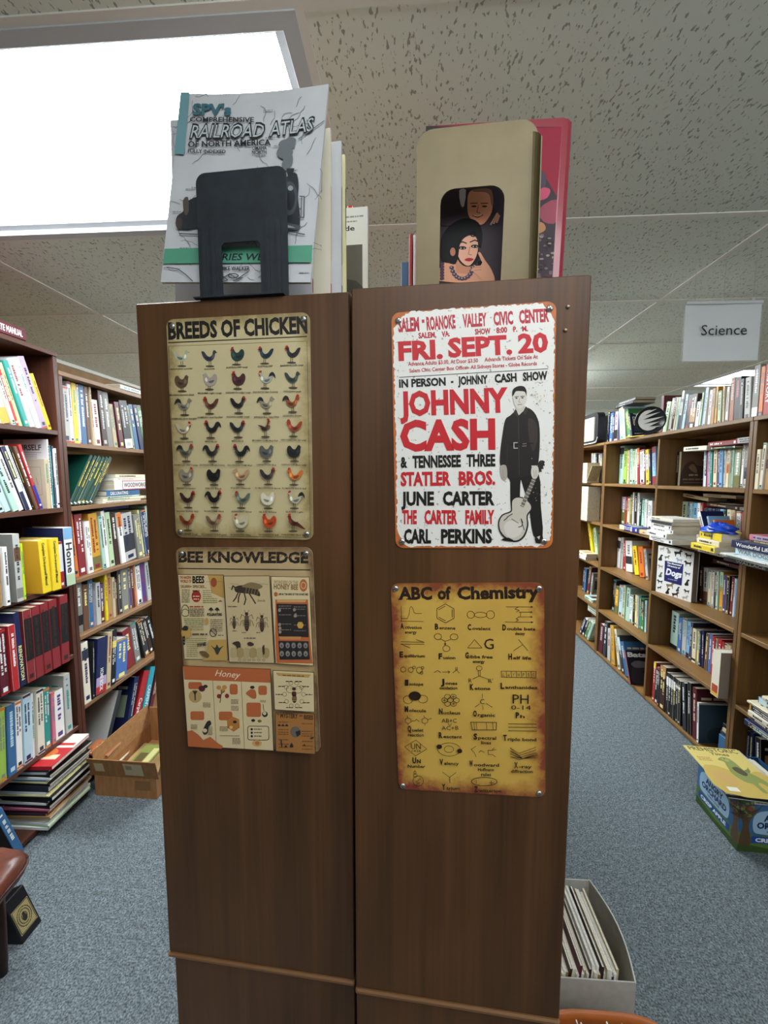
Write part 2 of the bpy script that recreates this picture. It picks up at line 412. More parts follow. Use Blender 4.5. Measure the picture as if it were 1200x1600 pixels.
# the pair of book units whose end panels face the viewer
O_E = Vector((-.391, .58, 0)); U_E = Vector((.616, -.041, 0)).normalized(); N_E = Vector((-U_E.y, U_E.x, 0))
M_E = Matrix(((U_E.x, N_E.x, 0, O_E.x), (U_E.y, N_E.y, 0, O_E.y), (0, 0, 1, 0), (0, 0, 0, 1)))
TOP = 1.746
def end_unit(label, u0, u1, d0, backside):
    root = thing('bookcase', label, 'bookcase', M_E @ T(u0, d0, 0), 'back-to-back bookcases with posters')
    W = u1 - u0; D = 1.9
    def bx(name, lo, hi, m, r=.0015): q = MB(); q.bbox(lo, hi, m, r); return q.build(name, root)
    bx('end_panel', (0, 0, .715), (W, .02, TOP), m_end)
    bx('lower_end_panel', (.007 if backside > 0 else 0, .003, 0), (W if backside > 0 else W - .006, .023, .7065), m_end)
    bx('ledge_strip', (-.001, -.003, .707), (W + .001, .02, .7145), m_endtop, .002)
    bx('end_panel', (0, D - .02, 0), (W, D, TOP), m_end)
    bx('top', (.001, .021, TOP - .02), (W - .001, D - .021, TOP - .0005), m_end)
    xb = (W - .012, W - .002) if backside > 0 else (.002, .012)
    bx('back_panel', (xb[0], .024, .0), (xb[1], D - .021, TOP - .021), m_end)
    for z in (.06, .40, .71, 1.05, 1.40):
        lo, hi = (.004, W - .013) if backside > 0 else (.013, W - .004)
        bx('shelf', (lo, .0245, z - .02), (hi, D - .0215, z), m_end)
    return root
UL = end_unit('walnut bookcase end carrying the chicken and bee tin signs', 0.0, .3125, 0.0, 1)
UR = end_unit('walnut bookcase end carrying the concert and chemistry tin signs', .3168, .6165, -.008, -1)
for (u, z) in ((.588, 1.681), (.590, 1.709)):
    q = MB(); q.lathe([(.0022, 0), (.0026, .0008), (.0018, .0018), (.0004, .0022)], mat('nail head', '9a8a72', .35, .7), 10, T(u - .3168, 0, z) @ RX(math.pi/2)); q.build('nail_head', UR)

# ================================================================ books
RND = random.Random(7)
m_page = speckled('page edges', 'd9d0bb', 'b5a88e', 300, .3, .7, .9, (1, .05, .05), 0, 2, .1)
m_pagew = speckled('white page edges', 'e3dfd2', 'c8c2b2', 300, .3, .7, .9, (1, .05, .05), 0, 2, .1)
DARKS = {'black', 'charcoal', 'navy', 'maroon', 'dark brown', 'dark red', 'red', 'dark green', 'brown', 'purple', 'royal blue', 'steel blue', 'teal', 'blue', 'green', 'olive', 'rust', 'grey'}
def near_frame(side, w, d):
    """frame of the cover that faces the viewer: x to the viewer's right, y up, z out of the cover"""
    if side == 'R': return Matrix(((0, 0, 1, w), (1, 0, 0, 0), (0, 1, 0, 0), (0, 0, 0, 1)))
    return Matrix(((0, 0, -1, 0), (-1, 0, 0, d), (0, 1, 0, 0), (0, 0, 0, 1)))
def spine_frame(w, h):
    """frame for lettering that reads down the spine: x runs down, y to the right, z out"""
    return Matrix(((0, 1, 0, 0), (0, 0, -1, 0), (-1, 0, 0, h), (0, 0, 0, 1)))
def cover_art(kind, d, h, side, w, mb):
    p = Print(lambda q: (min(max(q[0], 0), 1) * d, h - min(max(q[1], .001), .998) * h), .0003)
    if kind == 'dtd':
        p.rect(.0, 0, 1, 1, ink('navy')); p.blob([(.15, 0), (.5, .12), (.95, .02), (.95, 0), (.5, -.005)], ink('mint'))
        p.text("DON'T", (.12, .26), (.86, .26), .115, ink('white'), 2); p.text('SHOOT', (.12, .40), (.86, .40), .115, ink('c2434d'), 2); p.text('SH', (.12, .40), (.41, .40), .115, ink('white'), 2)
        p.text('THE DOG', (.12, .50), (.9, .50), .07, ink('white'), 2)
        r = random.Random(3)
        for k in range(4): p.greek(.14, .56 + k*.045, .75, .02, ink('steel blue'), r)
        p.greek(.14, .8, .55, .03, ink('white'), r)
    elif kind == 'horse':
        p.rect(0, 0, 1, 1, ink('6a4c36')); p.blob([(.02, 1), (.05, .6), (.2, .35), (.45, .28), (.6, .4), (.9, .45), (.98, .7), (.98, 1)], ink('432f24'))
        p.blob([(.3, .45), (.45, .36), (.6, .5), (.62, .62), (.5, .6), (.4, .55)], ink('7f5f48')); p.oval(.85, .25, .06, .02, ink('b39678'))
        r = random.Random(5); p.greek(.32, .66, .66, .05, ink('a88c70'), r)
        p.greek(.1, .79, .9, .045, ink('8f7358'), r); p.greek(.15, .9, .9, .02, ink('8f7358'), r)
    elif kind == 'yourself':
        p.rect(0, 0, 1, .30, ink('e4e4e6')); p.rect(0, .30, 1, 1, ink('beige')); p.text('YOURSELF', (.12, .155), (.86, .155), .075, ink('charcoal'), 1)
        p.line([(.1, .19), (.86, .19)], .006, ink('grey')); r = random.Random(9)
        for k in range(3): p.greek(.2, .215 + k*.025, .75, .008, ink('grey'), r)
    elif kind == 'beigefront':
        p.rect(0, 0, 1, 1, ink('c4c0ab')); p.line([(.12, .16), (.9, .16), (.9, .72), (.12, .72)], .012, ink('9a9783'), True)
        p.blob([(.7, .45), (.74, .5), (.72, .55), (.78, .6), (.72, .56)], ink('777461')); p.greek(.5, .8, .85, .03, ink('8c8975'), random.Random(2))
        p.line([(.78, .38), (.82, .52)], .012, ink('8c8975'))
    elif kind == 'steel blue':
        p.rect(0, 0, 1, 1, ink('2b4657')); p.oval(.62, .8, .36, .2, ink('20323f')); p.rect(0, 0, 1, .04, ink('c9cdca'))
    else:
        p.rect(.0, 0, 1, 1, ink(kind))
    M = near_frame(side, w, d); b0 = len(mb.v)
    vs = [M @ Vector(v) for v in p.mb.v]
    for f, k in zip(p.mb.f, p.mb.m): mb.add([vs[i] for i in f], [tuple(range(len(f)))], p.mb.mats[k])
def make_book(label, group, side, M, w, d, h, col, o, hard, name='book', cat='book'):
    root = thing(name, label, cat, M, group)
    r = random.Random(int(w*1e6) + int(h*1e5) + int(d*1e4) + len(col))
    mc = C_(o.get('spine', col)); c = .0022 if hard else .0006; ins = .003 if hard else .0004
    q = MB(); e = min(.0022, w*.25)
    out = [(0, d), (0, e), (e, 0), (w - e, 0), (w, e), (w, d)]
    inn = [(w - c, d), (w - c, e + c), (w - e - c*.5, c), (e + c*.5, c), (c, e + c), (c, d)]
    q.prism(out + inn, 0, h, mc)
    if o.get('spine'): q.face([(w + .0002, 0, 0), (w + .0002, d, 0), (w + .0002, d, h), (w + .0002, 0, h)], C_(col))
    # printing on the spine
    eps = .0004
    def srect(x0, x1, z0, z1, m, k=0):
        y = -eps - k * .00015; q.face([(x0, y, z0), (x1, y, z0), (x1, y, z1), (x0, y, z1)], m)
    for kb, (a, bb, cn) in enumerate(o.get('bands', [])):
        ib = e*.6 + (.004 if o.get('framed') and kb else 0)
        srect(ib, w - ib, max(a, .004)*h, min(bb, .996)*h, ink(cn), kb*.4)
    dark = col in DARKS
    lc = o.get('lc') or (r.choice(['white', 'cream', 'pale yellow', 'silver', 'white']) if dark else r.choice(['charcoal', 'black', 'navy', 'dark red', 'charcoal', 'teal', 'grey']))
    if o.get('text'):
        zt, zb = h*(1 - o['tr'][0]), h*(1 - o['tr'][1]); vs, fs, wid = text_geo(o['text'], 1)
        cap = w * o['ts']; L = zt - zb; mm = ink(o.get('tc', 'ivory'))
        q.add([((w - cap)/2 + y*cap, -.0009, zt - x/wid*L) for x, y in vs], fs, mm)
    elif not o.get('nolet'):
        sty = r.random(); rows = 1 if w < .026 or sty < .6 else 2
        for k in range(rows):
            wd = w * (.34 if rows == 1 else .2); xc = w * ((.5,) if rows == 1 else (.68, .32))[k]
            z = h * r.uniform(.86, .93); zend = h * r.uniform(.3, .55)
            while z > zend:                 # letters too small to read: a run of strokes down the spine
                L = wd * r.uniform(.35, .8)
                if r.random() < .85: srect(xc - wd/2, xc + wd/2*r.choice((1, 1, .6)), z - L, z, ink(lc), 1)
                z -= L * 1.28
        if sty > .35: srect(w*.25, w*.75, h*.05, h*.05 + min(w*.5, .02), ink(lc), 1)
        if sty > .72:
            cc = r.choice(['red', 'gold', 'steel blue', 'teal', 'black', 'cream', 'maroon', 'navy', 'orange'])
            if not o.get('bands') and not o.get('set'): srect(e*.6, w - e*.6, h*.955, h*.99, ink(cc)); srect(e*.6, w - e*.6, h*.012, h*.04, ink(cc))
    if o.get('near'): cover_art(o['near'], d - .0005, h, side, w, q)
    elif not o.get('set') and h > .15:
        Mf = near_frame(side, w, d); ca = Print(lambda p_: p_, .0003); m1 = ink(r.choice(['cream', 'white', 'charcoal', 'steel blue', 'tan', 'maroon', 'sage']))
        ca.rect(d*.12, h*.3, d*.88, h*.68, m1); ca.greek(d*.12, h*.78, d*.85, h*.05, ink(lc), r); ca.greek(d*.12, h*.12, d*.6, h*.03, ink(lc), r)
        q2 = [Mf @ Vector(v) for v in ca.mb.v]
        for f, k in zip(ca.mb.f, ca.mb.m): q.add([q2[i] for i in f], [tuple(range(len(f)))], ca.mb.mats[k])
    q.build('cover', root)
    g = MB(); g.box((c*1.02, c*1.2, ins), (w - c*1.02, d - ins - .0002, h - ins), m_pagew if r.random() < .55 else m_page); g.build('pages', root)
    return root
# shelves, in metres: (start, end along Y, lean, height, thickness, colour, details, X, Z) per book, left to right
ROWS = [
('R1b', 'R', [
 (2.7927, 2.7505, 0.186, 0.2, 0.0414, 'pale green', {}, 1.67, 1.775),
 (2.7386, 2.7114, 0, 0.215, 0.0271, 'white', {}, 1.67, 1.775),
 (2.7079, 2.6849, 0, 0.216, 0.023, 'dark brown', {}, 1.67, 1.775),
 (2.6849, 2.6674, 0, 0.212, 0.0174, 'cream', {}, 1.67, 1.775),
 (2.6657, 2.6443, 0, 0.209, 0.0214, 'mint', {}, 1.67, 1.775),
 (2.6435, 2.6191, -0.03, 0.241, 0.0244, 'white', {'bands': [(0.72, 0.8, 'black'), (0.0, 0.4, 'navy')]}, 1.67, 1.775),
 (2.6166, 2.5887, 0, 0.215, 0.0279, 'pale blue', {}, 1.67, 1.775),
 (2.5822, 2.5487, 0, 0.204, 0.0335, 'charcoal', {'lc': 'red'}, 1.67, 1.775),
 (2.544, 2.4934, -0.069, 0.201, 0.0505, 'dark brown', {'bands': [(0.2, 0.6, 'tan')]}, 1.67, 1.775),
 (2.4926, 2.4593, -0.047, 0.151, 0.0333, 'white', {}, 1.67, 1.775),
 (2.4579, 2.442, -0.103, 0.197, 0.0158, 'pale green', {}, 1.67, 1.775),
 (2.4405, 2.4234, -0.044, 0.218, 0.0171, 'sky blue', {}, 1.67, 1.775),
 (2.422, 2.4073, 0, 0.218, 0.0147, 'white', {}, 1.67, 1.775),
 (2.3941, 2.3709, -0.051, 0.199, 0.0232, 'white', {}, 1.67, 1.775),
 (2.3682, 2.3429, 0, 0.202, 0.0253, 'tan', {}, 1.67, 1.775),
 (2.3403, 2.3233, -0.086, 0.207, 0.0169, 'gold', {}, 1.67, 1.775),
 (2.3156, 2.2902, -0.053, 0.18, 0.0254, 'pale green', {}, 1.67, 1.775),
 (2.284, 2.2697, -0.049, 0.2, 0.0142, 'beige', {}, 1.67, 1.775),
 (2.2678, 2.2472, 0, 0.19, 0.0207, 'white', {}, 1.67, 1.775),
 (2.2441, 2.2139, -0.057, 0.231, 0.0302, 'rust', {}, 1.67, 1.775),
 (2.2127, 2.1716, -0.077, 0.225, 0.0411, 'black', {'lc': 'red'}, 1.67, 1.775),
 (2.1693, 2.1466, -0.092, 0.209, 0.0226, 'charcoal', {}, 1.67, 1.775),
 (2.1439, 2.1064, -0.082, 0.209, 0.0374, 'silver', {}, 1.67, 1.775),
 (2.1038, 2.0677, 0, 0.255, 0.036, 'grey', {'bands': [(0.0, 0.22, 'white')]}, 1.67, 1.775),
]),
('R1c', 'R', [
 (2.0627, 2.0379, 0, 0.24, 0.0248, 'orange', {'bands': [(0.0, 0.12, 'maroon')]}, 1.67, 1.775),
 (2.0364, 1.9948, -0.041, 0.244, 0.0416, 'red', {'text': 'HISTORY', 'ts': 0.45, 'tr': (0.12, 0.75)}, 1.67, 1.775),
 (1.9934, 1.9648, -0.07, 0.23, 0.0285, 'cream', {}, 1.67, 1.775),
 (1.9639, 1.9424, -0.078, 0.221, 0.0214, 'navy', {}, 1.67, 1.775),
]),
('R1a', 'R', [
 (3.5959, 3.5407, 0, 0.234, 0.0552, 'sage', {}, 1.67, 1.775),
 (3.5333, 3.5058, 0.032, 0.253, 0.0275, 'navy', {}, 1.67, 1.775),
 (3.5015, 3.4534, 0, 0.242, 0.0481, 'blue', {}, 1.67, 1.775),
 (3.4506, 3.4202, -0.04, 0.233, 0.0303, 'charcoal', {}, 1.67, 1.775),
 (3.4175, 3.3664, -0.071, 0.24, 0.0509, 'lavender', {'bands': [(0.1, 0.4, 'black')]}, 1.67, 1.775),
 (3.3246, 3.2639, -0.249, 0.26, 0.0588, 'pale blue', {}, 1.67, 1.775),
 (3.2615, 3.2369, -0.237, 0.244, 0.0239, 'white', {}, 1.67, 1.775),
 (3.2151, 3.1677, -0.328, 0.236, 0.0448, 'green', {}, 1.67, 1.775),
 (3.1619, 3.1354, -0.368, 0.199, 0.0247, 'navy', {'near': 'dtd', 'd': 0.14, 'fixnear': 1}, 1.67, 1.775),
]),
('R2a', 'R', [
 (3.4336, 3.3626, -0.031, 0.3, 0.071, 'mint', {'bands': [(0.78, 0.95, 'black')]}, 1.71, 1.44),
 (3.3573, 3.3084, -0.06, 0.269, 0.0489, 'lime green', {}, 1.71, 1.44),
 (3.302, 3.2683, -0.074, 0.259, 0.0337, 'beige', {}, 1.71, 1.44),
 (3.2584, 3.2195, -0.075, 0.266, 0.0388, 'mint', {}, 1.71, 1.44),
 (3.2159, 3.1769, -0.075, 0.26, 0.0389, 'pale green', {}, 1.71, 1.44),
 (3.1723, 3.1469, -0.187, 0.263, 0.0249, 'white', {}, 1.71, 1.44),
 (3.1423, 3.1062, -0.253, 0.269, 0.0349, 'dark red', {'bands': [(0.55, 1, 'orange')]}, 1.71, 1.44),
 (3.1029, 3.0451, -0.156, 0.25, 0.0571, 'white', {'lc': 'black'}, 1.71, 1.44),
 (3.0408, 3.0175, -0.115, 0.25, 0.0231, 'maroon', {}, 1.71, 1.44),
 (3.0133, 2.972, -0.208, 0.248, 0.0404, 'yellow', {'bands': [(0.42, 0.86, 'white')]}, 1.71, 1.44),
 (2.97, 2.9478, -0.189, 0.247, 0.0218, 'charcoal', {}, 1.71, 1.44),
 (2.9418, 2.8967, -0.12, 0.262, 0.0448, 'sky blue', {'bands': [(0.84, 1, 'dark red'), (0, 0.22, 'dark red')]}, 1.71, 1.44),
]),
('R2b', 'R', [
 (2.8341, 2.8108, 0, 0.214, 0.0233, 'black', {'lc': 'white'}, 1.71, 1.44),
 (2.807, 2.7794, 0, 0.215, 0.0276, 'brown', {'d': 0.17, 'near': 'horse', 'spine': 'cream', 'h': 0.212, 'fixnear': 1}, 1.71, 1.44),
 (2.5403, 2.514, -0.044, 0.209, 0.0262, 'pale blue', {}, 1.71, 1.44),
 (2.5125, 2.4943, -0.066, 0.202, 0.0181, 'purple', {'bands': [(0, 0.3, 'white')]}, 1.71, 1.44),
 (2.4928, 2.4764, -0.059, 0.204, 0.0164, 'pink', {}, 1.71, 1.44),
 (2.4742, 2.4581, -0.061, 0.208, 0.0161, 'pale blue', {}, 1.71, 1.44),
 (2.4566, 2.4385, -0.074, 0.202, 0.018, 'teal', {}, 1.71, 1.44),
 (2.4364, 2.4011, -0.053, 0.213, 0.0352, 'cream', {}, 1.71, 1.44),
 (2.397, 2.3785, -0.056, 0.208, 0.0185, 'purple', {}, 1.71, 1.44),
 (2.3771, 2.3462, -0.052, 0.214, 0.0308, 'sky blue', {}, 1.71, 1.44),
 (2.3436, 2.3305, -0.064, 0.21, 0.0131, 'white', {}, 1.71, 1.44),
 (2.3285, 2.3021, 0, 0.213, 0.0264, 'cream', {'bands': [(0.35, 0.6, 'orange')]}, 1.71, 1.44),
 (2.2996, 2.2732, -0.049, 0.216, 0.0263, 'sage', {}, 1.71, 1.44),
 (2.2695, 2.256, -0.032, 0.211, 0.0135, 'mint', {}, 1.71, 1.44),
 (2.253, 2.2002, 0, 0.208, 0.0528, 'olive', {'bands': [(0.3, 0.85, 'sage')]}, 1.71, 1.44),
 (2.1979, 2.1762, -0.041, 0.232, 0.0217, 'white', {}, 1.71, 1.44),
 (2.1756, 2.1538, -0.076, 0.231, 0.0218, 'silver', {'bands': [(0.2, 0.45, 'navy')]}, 1.71, 1.44),
 (2.1516, 2.1308, -0.039, 0.215, 0.0208, 'pale blue', {'lc': 'navy'}, 1.71, 1.44),
]),
('R2c', 'R', [
 (1.9736, 1.9511, 0, 0.182, 0.0225, 'cream', {}, 1.605, 1.44),
 (1.9482, 1.9292, 0.032, 0.209, 0.019, 'ivory', {}, 1.605, 1.44),
 (1.9254, 1.8909, -0.045, 0.206, 0.0345, 'tan', {'bands': [(0.45, 0.65, 'maroon')]}, 1.605, 1.44),
 (1.89, 1.8699, -0.075, 0.184, 0.02, 'white', {}, 1.605, 1.44),
]),
('R3a', 'R', [
 (3.4172, 3.3475, -0.043, 0.226, 0.0697, 'olive', {'bands': [(0.55, 1, 'lavender')]}, 1.74, 1.108),
 (3.345, 3.3233, -0.035, 0.227, 0.0218, 'red', {}, 1.74, 1.108),
 (3.3209, 3.2806, -0.057, 0.228, 0.0402, 'cream', {}, 1.74, 1.108),
 (3.2771, 3.2504, -0.075, 0.246, 0.0266, 'olive', {}, 1.74, 1.108),
 (3.2481, 3.2299, -0.075, 0.249, 0.0182, 'grey', {}, 1.74, 1.108),
 (3.2276, 3.2085, -0.081, 0.267, 0.0191, 'white', {}, 1.74, 1.108),
 (3.2062, 3.1698, -0.077, 0.266, 0.0363, 'black', {'lc': 'white'}, 1.74, 1.108),
 (3.1676, 3.1417, -0.065, 0.266, 0.0259, 'white', {}, 1.74, 1.108),
 (3.1396, 3.1141, 0, 0.219, 0.0255, 'dark green', {}, 1.74, 1.108),
 (3.1109, 3.0726, -0.052, 0.226, 0.0383, 'mint', {}, 1.74, 1.108),
 (3.0665, 3.0422, -0.066, 0.223, 0.0242, 'white', {}, 1.74, 1.108),
 (3.0392, 3.0144, -0.075, 0.225, 0.0247, 'silver', {}, 1.74, 1.108),
 (3.0114, 2.9602, -0.052, 0.215, 0.0511, 'white', {'lc': 'black'}, 1.74, 1.108),
]),
('R3b', 'R', [
 (2.6919, 2.6468, -0.054, 0.23, 0.0451, 'pale green', {}, 1.76, 1.108),
 (2.6439, 2.6252, -0.076, 0.23, 0.0186, 'blue', {}, 1.76, 1.108),
 (2.6234, 2.6013, -0.076, 0.231, 0.022, 'pale blue', {}, 1.76, 1.108),
 (2.5995, 2.5859, -0.08, 0.229, 0.0135, 'teal', {}, 1.76, 1.108),
 (2.5842, 2.547, -0.088, 0.227, 0.037, 'sky blue', {}, 1.76, 1.108),
 (2.5444, 2.5185, -0.089, 0.23, 0.0257, 'white', {}, 1.76, 1.108),
 (2.5151, 2.4949, -0.089, 0.232, 0.0201, 'red', {}, 1.76, 1.108),
 (2.4849, 2.4522, -0.088, 0.206, 0.0326, 'charcoal', {}, 1.76, 1.108),
 (2.449, 2.4204, -0.088, 0.206, 0.0285, 'charcoal', {}, 1.76, 1.108),
 (2.4165, 2.3955, -0.088, 0.206, 0.0209, 'dark brown', {}, 1.76, 1.108),
 (2.3924, 2.3667, -0.088, 0.208, 0.0257, 'navy', {}, 1.76, 1.108),
 (2.3629, 2.3356, -0.078, 0.207, 0.0272, 'sky blue', {}, 1.76, 1.108),
 (2.3327, 2.3154, -0.081, 0.207, 0.0173, 'black', {}, 1.76, 1.108),
 (2.3118, 2.2829, -0.078, 0.21, 0.0288, 'cream', {}, 1.76, 1.108),
 (2.2801, 2.2527, -0.079, 0.209, 0.0273, 'beige', {}, 1.76, 1.108),
 (2.2499, 2.2193, -0.075, 0.204, 0.0306, 'white', {}, 1.76, 1.108),
 (2.2167, 2.2037, -0.086, 0.206, 0.013, 'pink', {}, 1.76, 1.108),
 (2.2024, 2.1781, -0.082, 0.204, 0.0242, 'red', {}, 1.76, 1.108),
]),
('R4a', 'R', [
 (3.3875, 3.3395, 0, 0.248, 0.048, 'white', {'bands': [(0.65, 0.9, 'charcoal')]}, 1.73, 0.752),
 (3.3345, 3.3001, -0.07, 0.255, 0.0343, 'silver', {}, 1.73, 0.752),
 (3.2807, 3.2498, -0.179, 0.239, 0.0305, 'red', {}, 1.73, 0.752),
 (3.2427, 3.147, -0.297, 0.241, 0.0915, 'white', {'bands': [(0.25, 0.5, 'charcoal')]}, 1.73, 0.752),
 (3.1185, 3.0589, -0.265, 0.217, 0.0575, 'yellow', {}, 1.73, 0.752),
 (3.0569, 2.9916, -0.21, 0.224, 0.0638, 'orange', {}, 1.73, 0.752),
 (2.9738, 2.9406, -0.244, 0.224, 0.0322, 'silver', {}, 1.73, 0.752),
]),
('R4b', 'R', [
 (2.4528, 2.4298, -0.062, 0.218, 0.023, 'dark brown', {}, 1.74, 0.752),
 (2.4268, 2.392, -0.062, 0.214, 0.0347, 'silver', {'bands': [(0, 0.35, 'brown')]}, 1.74, 0.752),
 (2.3892, 2.3645, -0.042, 0.209, 0.0246, 'cream', {}, 1.74, 0.752),
 (2.3624, 2.3479, -0.031, 0.213, 0.0145, 'white', {}, 1.74, 0.752),
 (2.3465, 2.3281, -0.049, 0.205, 0.0184, 'black', {}, 1.74, 0.752),
 (2.3268, 2.308, -0.039, 0.215, 0.0187, 'mint', {}, 1.74, 0.752),
 (2.3067, 2.2805, -0.041, 0.218, 0.0262, 'gold', {'bands': [(0.62, 1, 'pale green')]}, 1.74, 0.752),
 (2.2785, 2.2561, -0.043, 0.207, 0.0224, 'purple', {}, 1.74, 0.752),
 (2.253, 2.2342, -0.036, 0.211, 0.0188, 'black', {'lc': 'white'}, 1.74, 0.752),
 (2.231, 2.2114, 0, 0.21, 0.0197, 'dark red', {}, 1.74, 0.752),
 (2.2077, 2.1909, 0, 0.207, 0.0169, 'pale blue', {}, 1.74, 0.752),
 (2.1897, 2.1731, 0, 0.21, 0.0166, 'blue', {}, 1.74, 0.752),
]),
('R5a', 'R', [
 (3.3645, 3.316, 0.048, 0.266, 0.0485, 'black', {}, 1.69, 0.392),
 (3.3098, 3.2554, -0.065, 0.225, 0.0543, 'olive', {'bands': [(0.3, 0.9, 'gold')]}, 1.69, 0.392),
 (3.2495, 3.197, 0, 0.249, 0.0525, 'pale blue', {}, 1.69, 0.392),
 (3.1941, 3.1588, -0.077, 0.26, 0.0353, 'pale green', {}, 1.69, 0.392),
 (3.142, 3.0916, 0, 0.258, 0.0504, 'mint', {}, 1.69, 0.392),
 (3.0876, 3.0441, -0.055, 0.216, 0.0434, 'white', {}, 1.69, 0.392),
 (3.0415, 3.0221, -0.098, 0.225, 0.0193, 'black', {}, 1.69, 0.392),
 (3.0183, 2.9904, -0.06, 0.233, 0.0278, 'pale yellow', {}, 1.69, 0.392),
 (2.9879, 2.9606, -0.098, 0.236, 0.0272, 'silver', {}, 1.69, 0.392),
 (2.9582, 2.9399, -0.078, 0.242, 0.0182, 'teal', {}, 1.69, 0.392),
 (2.9374, 2.9016, -0.062, 0.235, 0.0358, 'green', {'bands': [(0.5, 0.95, 'black')]}, 1.69, 0.392),
 (2.898, 2.877, -0.046, 0.227, 0.021, 'pale blue', {}, 1.69, 0.392),
]),
('R5b', 'R', [
 (2.6481, 2.5792, 0, 0.243, 0.0689, 'mint', {'bands': [(0, 0.12, 'black')]}, 1.71, 0.392),
 (2.5739, 2.5392, -0.038, 0.223, 0.0347, 'blue', {}, 1.71, 0.392),
 (2.5367, 2.4963, -0.053, 0.233, 0.0403, 'silver', {}, 1.71, 0.392),
 (2.4939, 2.4637, 0, 0.23, 0.0302, 'sky blue', {'bands': [(0, 0.15, 'dark brown')]}, 1.71, 0.392),
 (2.4613, 2.4437, -0.059, 0.233, 0.0175, 'navy', {}, 1.71, 0.392),
 (2.4406, 2.4055, -0.038, 0.203, 0.035, 'cream', {'bands': [(0.05, 0.12, 'black')]}, 1.71, 0.392),
 (2.404, 2.3865, -0.059, 0.208, 0.0175, 'pale yellow', {}, 1.71, 0.392),
 (2.3827, 2.364, -0.071, 0.209, 0.0186, 'navy', {}, 1.71, 0.392),
 (2.3618, 2.3412, -0.066, 0.218, 0.0205, 'navy', {}, 1.71, 0.392),
 (2.3383, 2.3161, 0, 0.216, 0.0223, 'brown', {}, 1.71, 0.392),
 (2.3132, 2.29, -0.048, 0.222, 0.0232, 'blue', {}, 1.71, 0.392),
 (2.2873, 2.2632, -0.061, 0.218, 0.024, 'red', {}, 1.71, 0.392),
 (2.2612, 2.243, -0.049, 0.216, 0.0181, 'grey', {}, 1.71, 0.392),
 (2.2403, 2.2114, -0.045, 0.222, 0.0289, 'red', {}, 1.71, 0.392),
 (2.2095, 2.1934, -0.066, 0.216, 0.016, 'red', {}, 1.71, 0.392),
 (2.187, 2.1682, -0.066, 0.215, 0.0188, 'cream', {}, 1.71, 0.392),
 (2.1657, 2.1453, -0.066, 0.214, 0.0203, 'beige', {}, 1.71, 0.392),
]),
('R6a', 'R', [
 (3.3958, 3.3276, 0.06, 0.247, 0.068, 'maroon', {}, 1.61, 0.03),
 (3.321, 3.2686, 0, 0.297, 0.0524, 'charcoal', {}, 1.61, 0.03),
 (3.2414, 3.1899, -0.377, 0.253, 0.0479, 'silver', {}, 1.61, 0.03),
 (3.1671, 3.1091, -0.378, 0.298, 0.0539, 'gold', {}, 1.61, 0.03),
 (3.0688, 3.0294, -0.398, 0.296, 0.0362, 'cream', {}, 1.61, 0.03),
 (3.006, 2.9656, -0.499, 0.271, 0.0355, 'charcoal', {'bands': [(0.6, 0.95, 'pale blue')]}, 1.61, 0.03),
 (2.9563, 2.9006, -0.439, 0.243, 0.0505, 'steel blue', {}, 1.61, 0.03),
]),
('R6b', 'R', [
 (2.6359, 2.6119, 0, 0.265, 0.024, 'red', {'bands': [(0.84, 1, 'yellow')]}, 1.61, 0.03),
 (2.608, 2.5729, 0, 0.246, 0.0351, 'black', {}, 1.61, 0.03),
 (2.57, 2.5547, -0.056, 0.256, 0.0152, 'charcoal', {}, 1.61, 0.03),
 (2.5528, 2.4963, -0.071, 0.283, 0.0564, 'dark brown', {'bands': [(0.75, 1, 'tan')]}, 1.61, 0.03),
 (2.49, 2.4676, -0.08, 0.262, 0.0223, 'black', {'bands': [(0.7, 0.9, 'white')], 'set': 1}, 1.61, 0.03),
 (2.4663, 2.4444, -0.088, 0.263, 0.0218, 'black', {'bands': [(0.7, 0.9, 'white')], 'set': 1}, 1.61, 0.03),
 (2.4431, 2.4215, -0.097, 0.263, 0.0214, 'black', {'bands': [(0.7, 0.9, 'white')], 'set': 1}, 1.61, 0.03),
 (2.4203, 2.3991, -0.105, 0.263, 0.021, 'black', {'bands': [(0.7, 0.9, 'white')], 'set': 1}, 1.61, 0.03),
 (2.3979, 2.3771, -0.112, 0.264, 0.0206, 'black', {'bands': [(0.8, 0.86, 'white')], 'set': 1}, 1.61, 0.03),
 (2.3759, 2.3555, -0.12, 0.264, 0.0202, 'black', {'bands': [(0.8, 0.86, 'white')], 'set': 1}, 1.61, 0.03),
 (2.3295, 2.2983, -0.125, 0.273, 0.031, 'charcoal', {}, 1.61, 0.03),
 (2.2929, 2.2656, -0.096, 0.295, 0.0272, 'black', {'lc': 'white'}, 1.61, 0.03),
 (2.2581, 2.223, -0.086, 0.287, 0.035, 'maroon', {}, 1.61, 0.03),
 (2.2187, 2.2015, -0.07, 0.223, 0.0171, 'white', {'near': 'steel blue', 'd': 0.17, 'fixnear': 1}, 1.61, 0.03),
]),
('R6c', 'R', [
 (1.9641, 1.9402, -0.088, 0.233, 0.0238, 'charcoal', {}, 1.66, 0.03),
 (1.9354, 1.9138, -0.088, 0.244, 0.0215, 'navy', {}, 1.66, 0.03),
 (1.902, 1.8712, -0.088, 0.235, 0.0307, 'black', {}, 1.66, 0.03),
]),
('F2', 'R', [
 (3.853, 3.8184, -0.068, 0.269, 0.0345, 'silver', {}, 1.7, 1.44),
 (3.8133, 3.7811, -0.087, 0.268, 0.0321, 'white', {}, 1.7, 1.44),
 (3.7744, 3.7412, -0.074, 0.261, 0.0331, 'charcoal', {}, 1.7, 1.44),
 (3.7151, 3.6861, -0.081, 0.258, 0.0288, 'silver', {}, 1.7, 1.44),
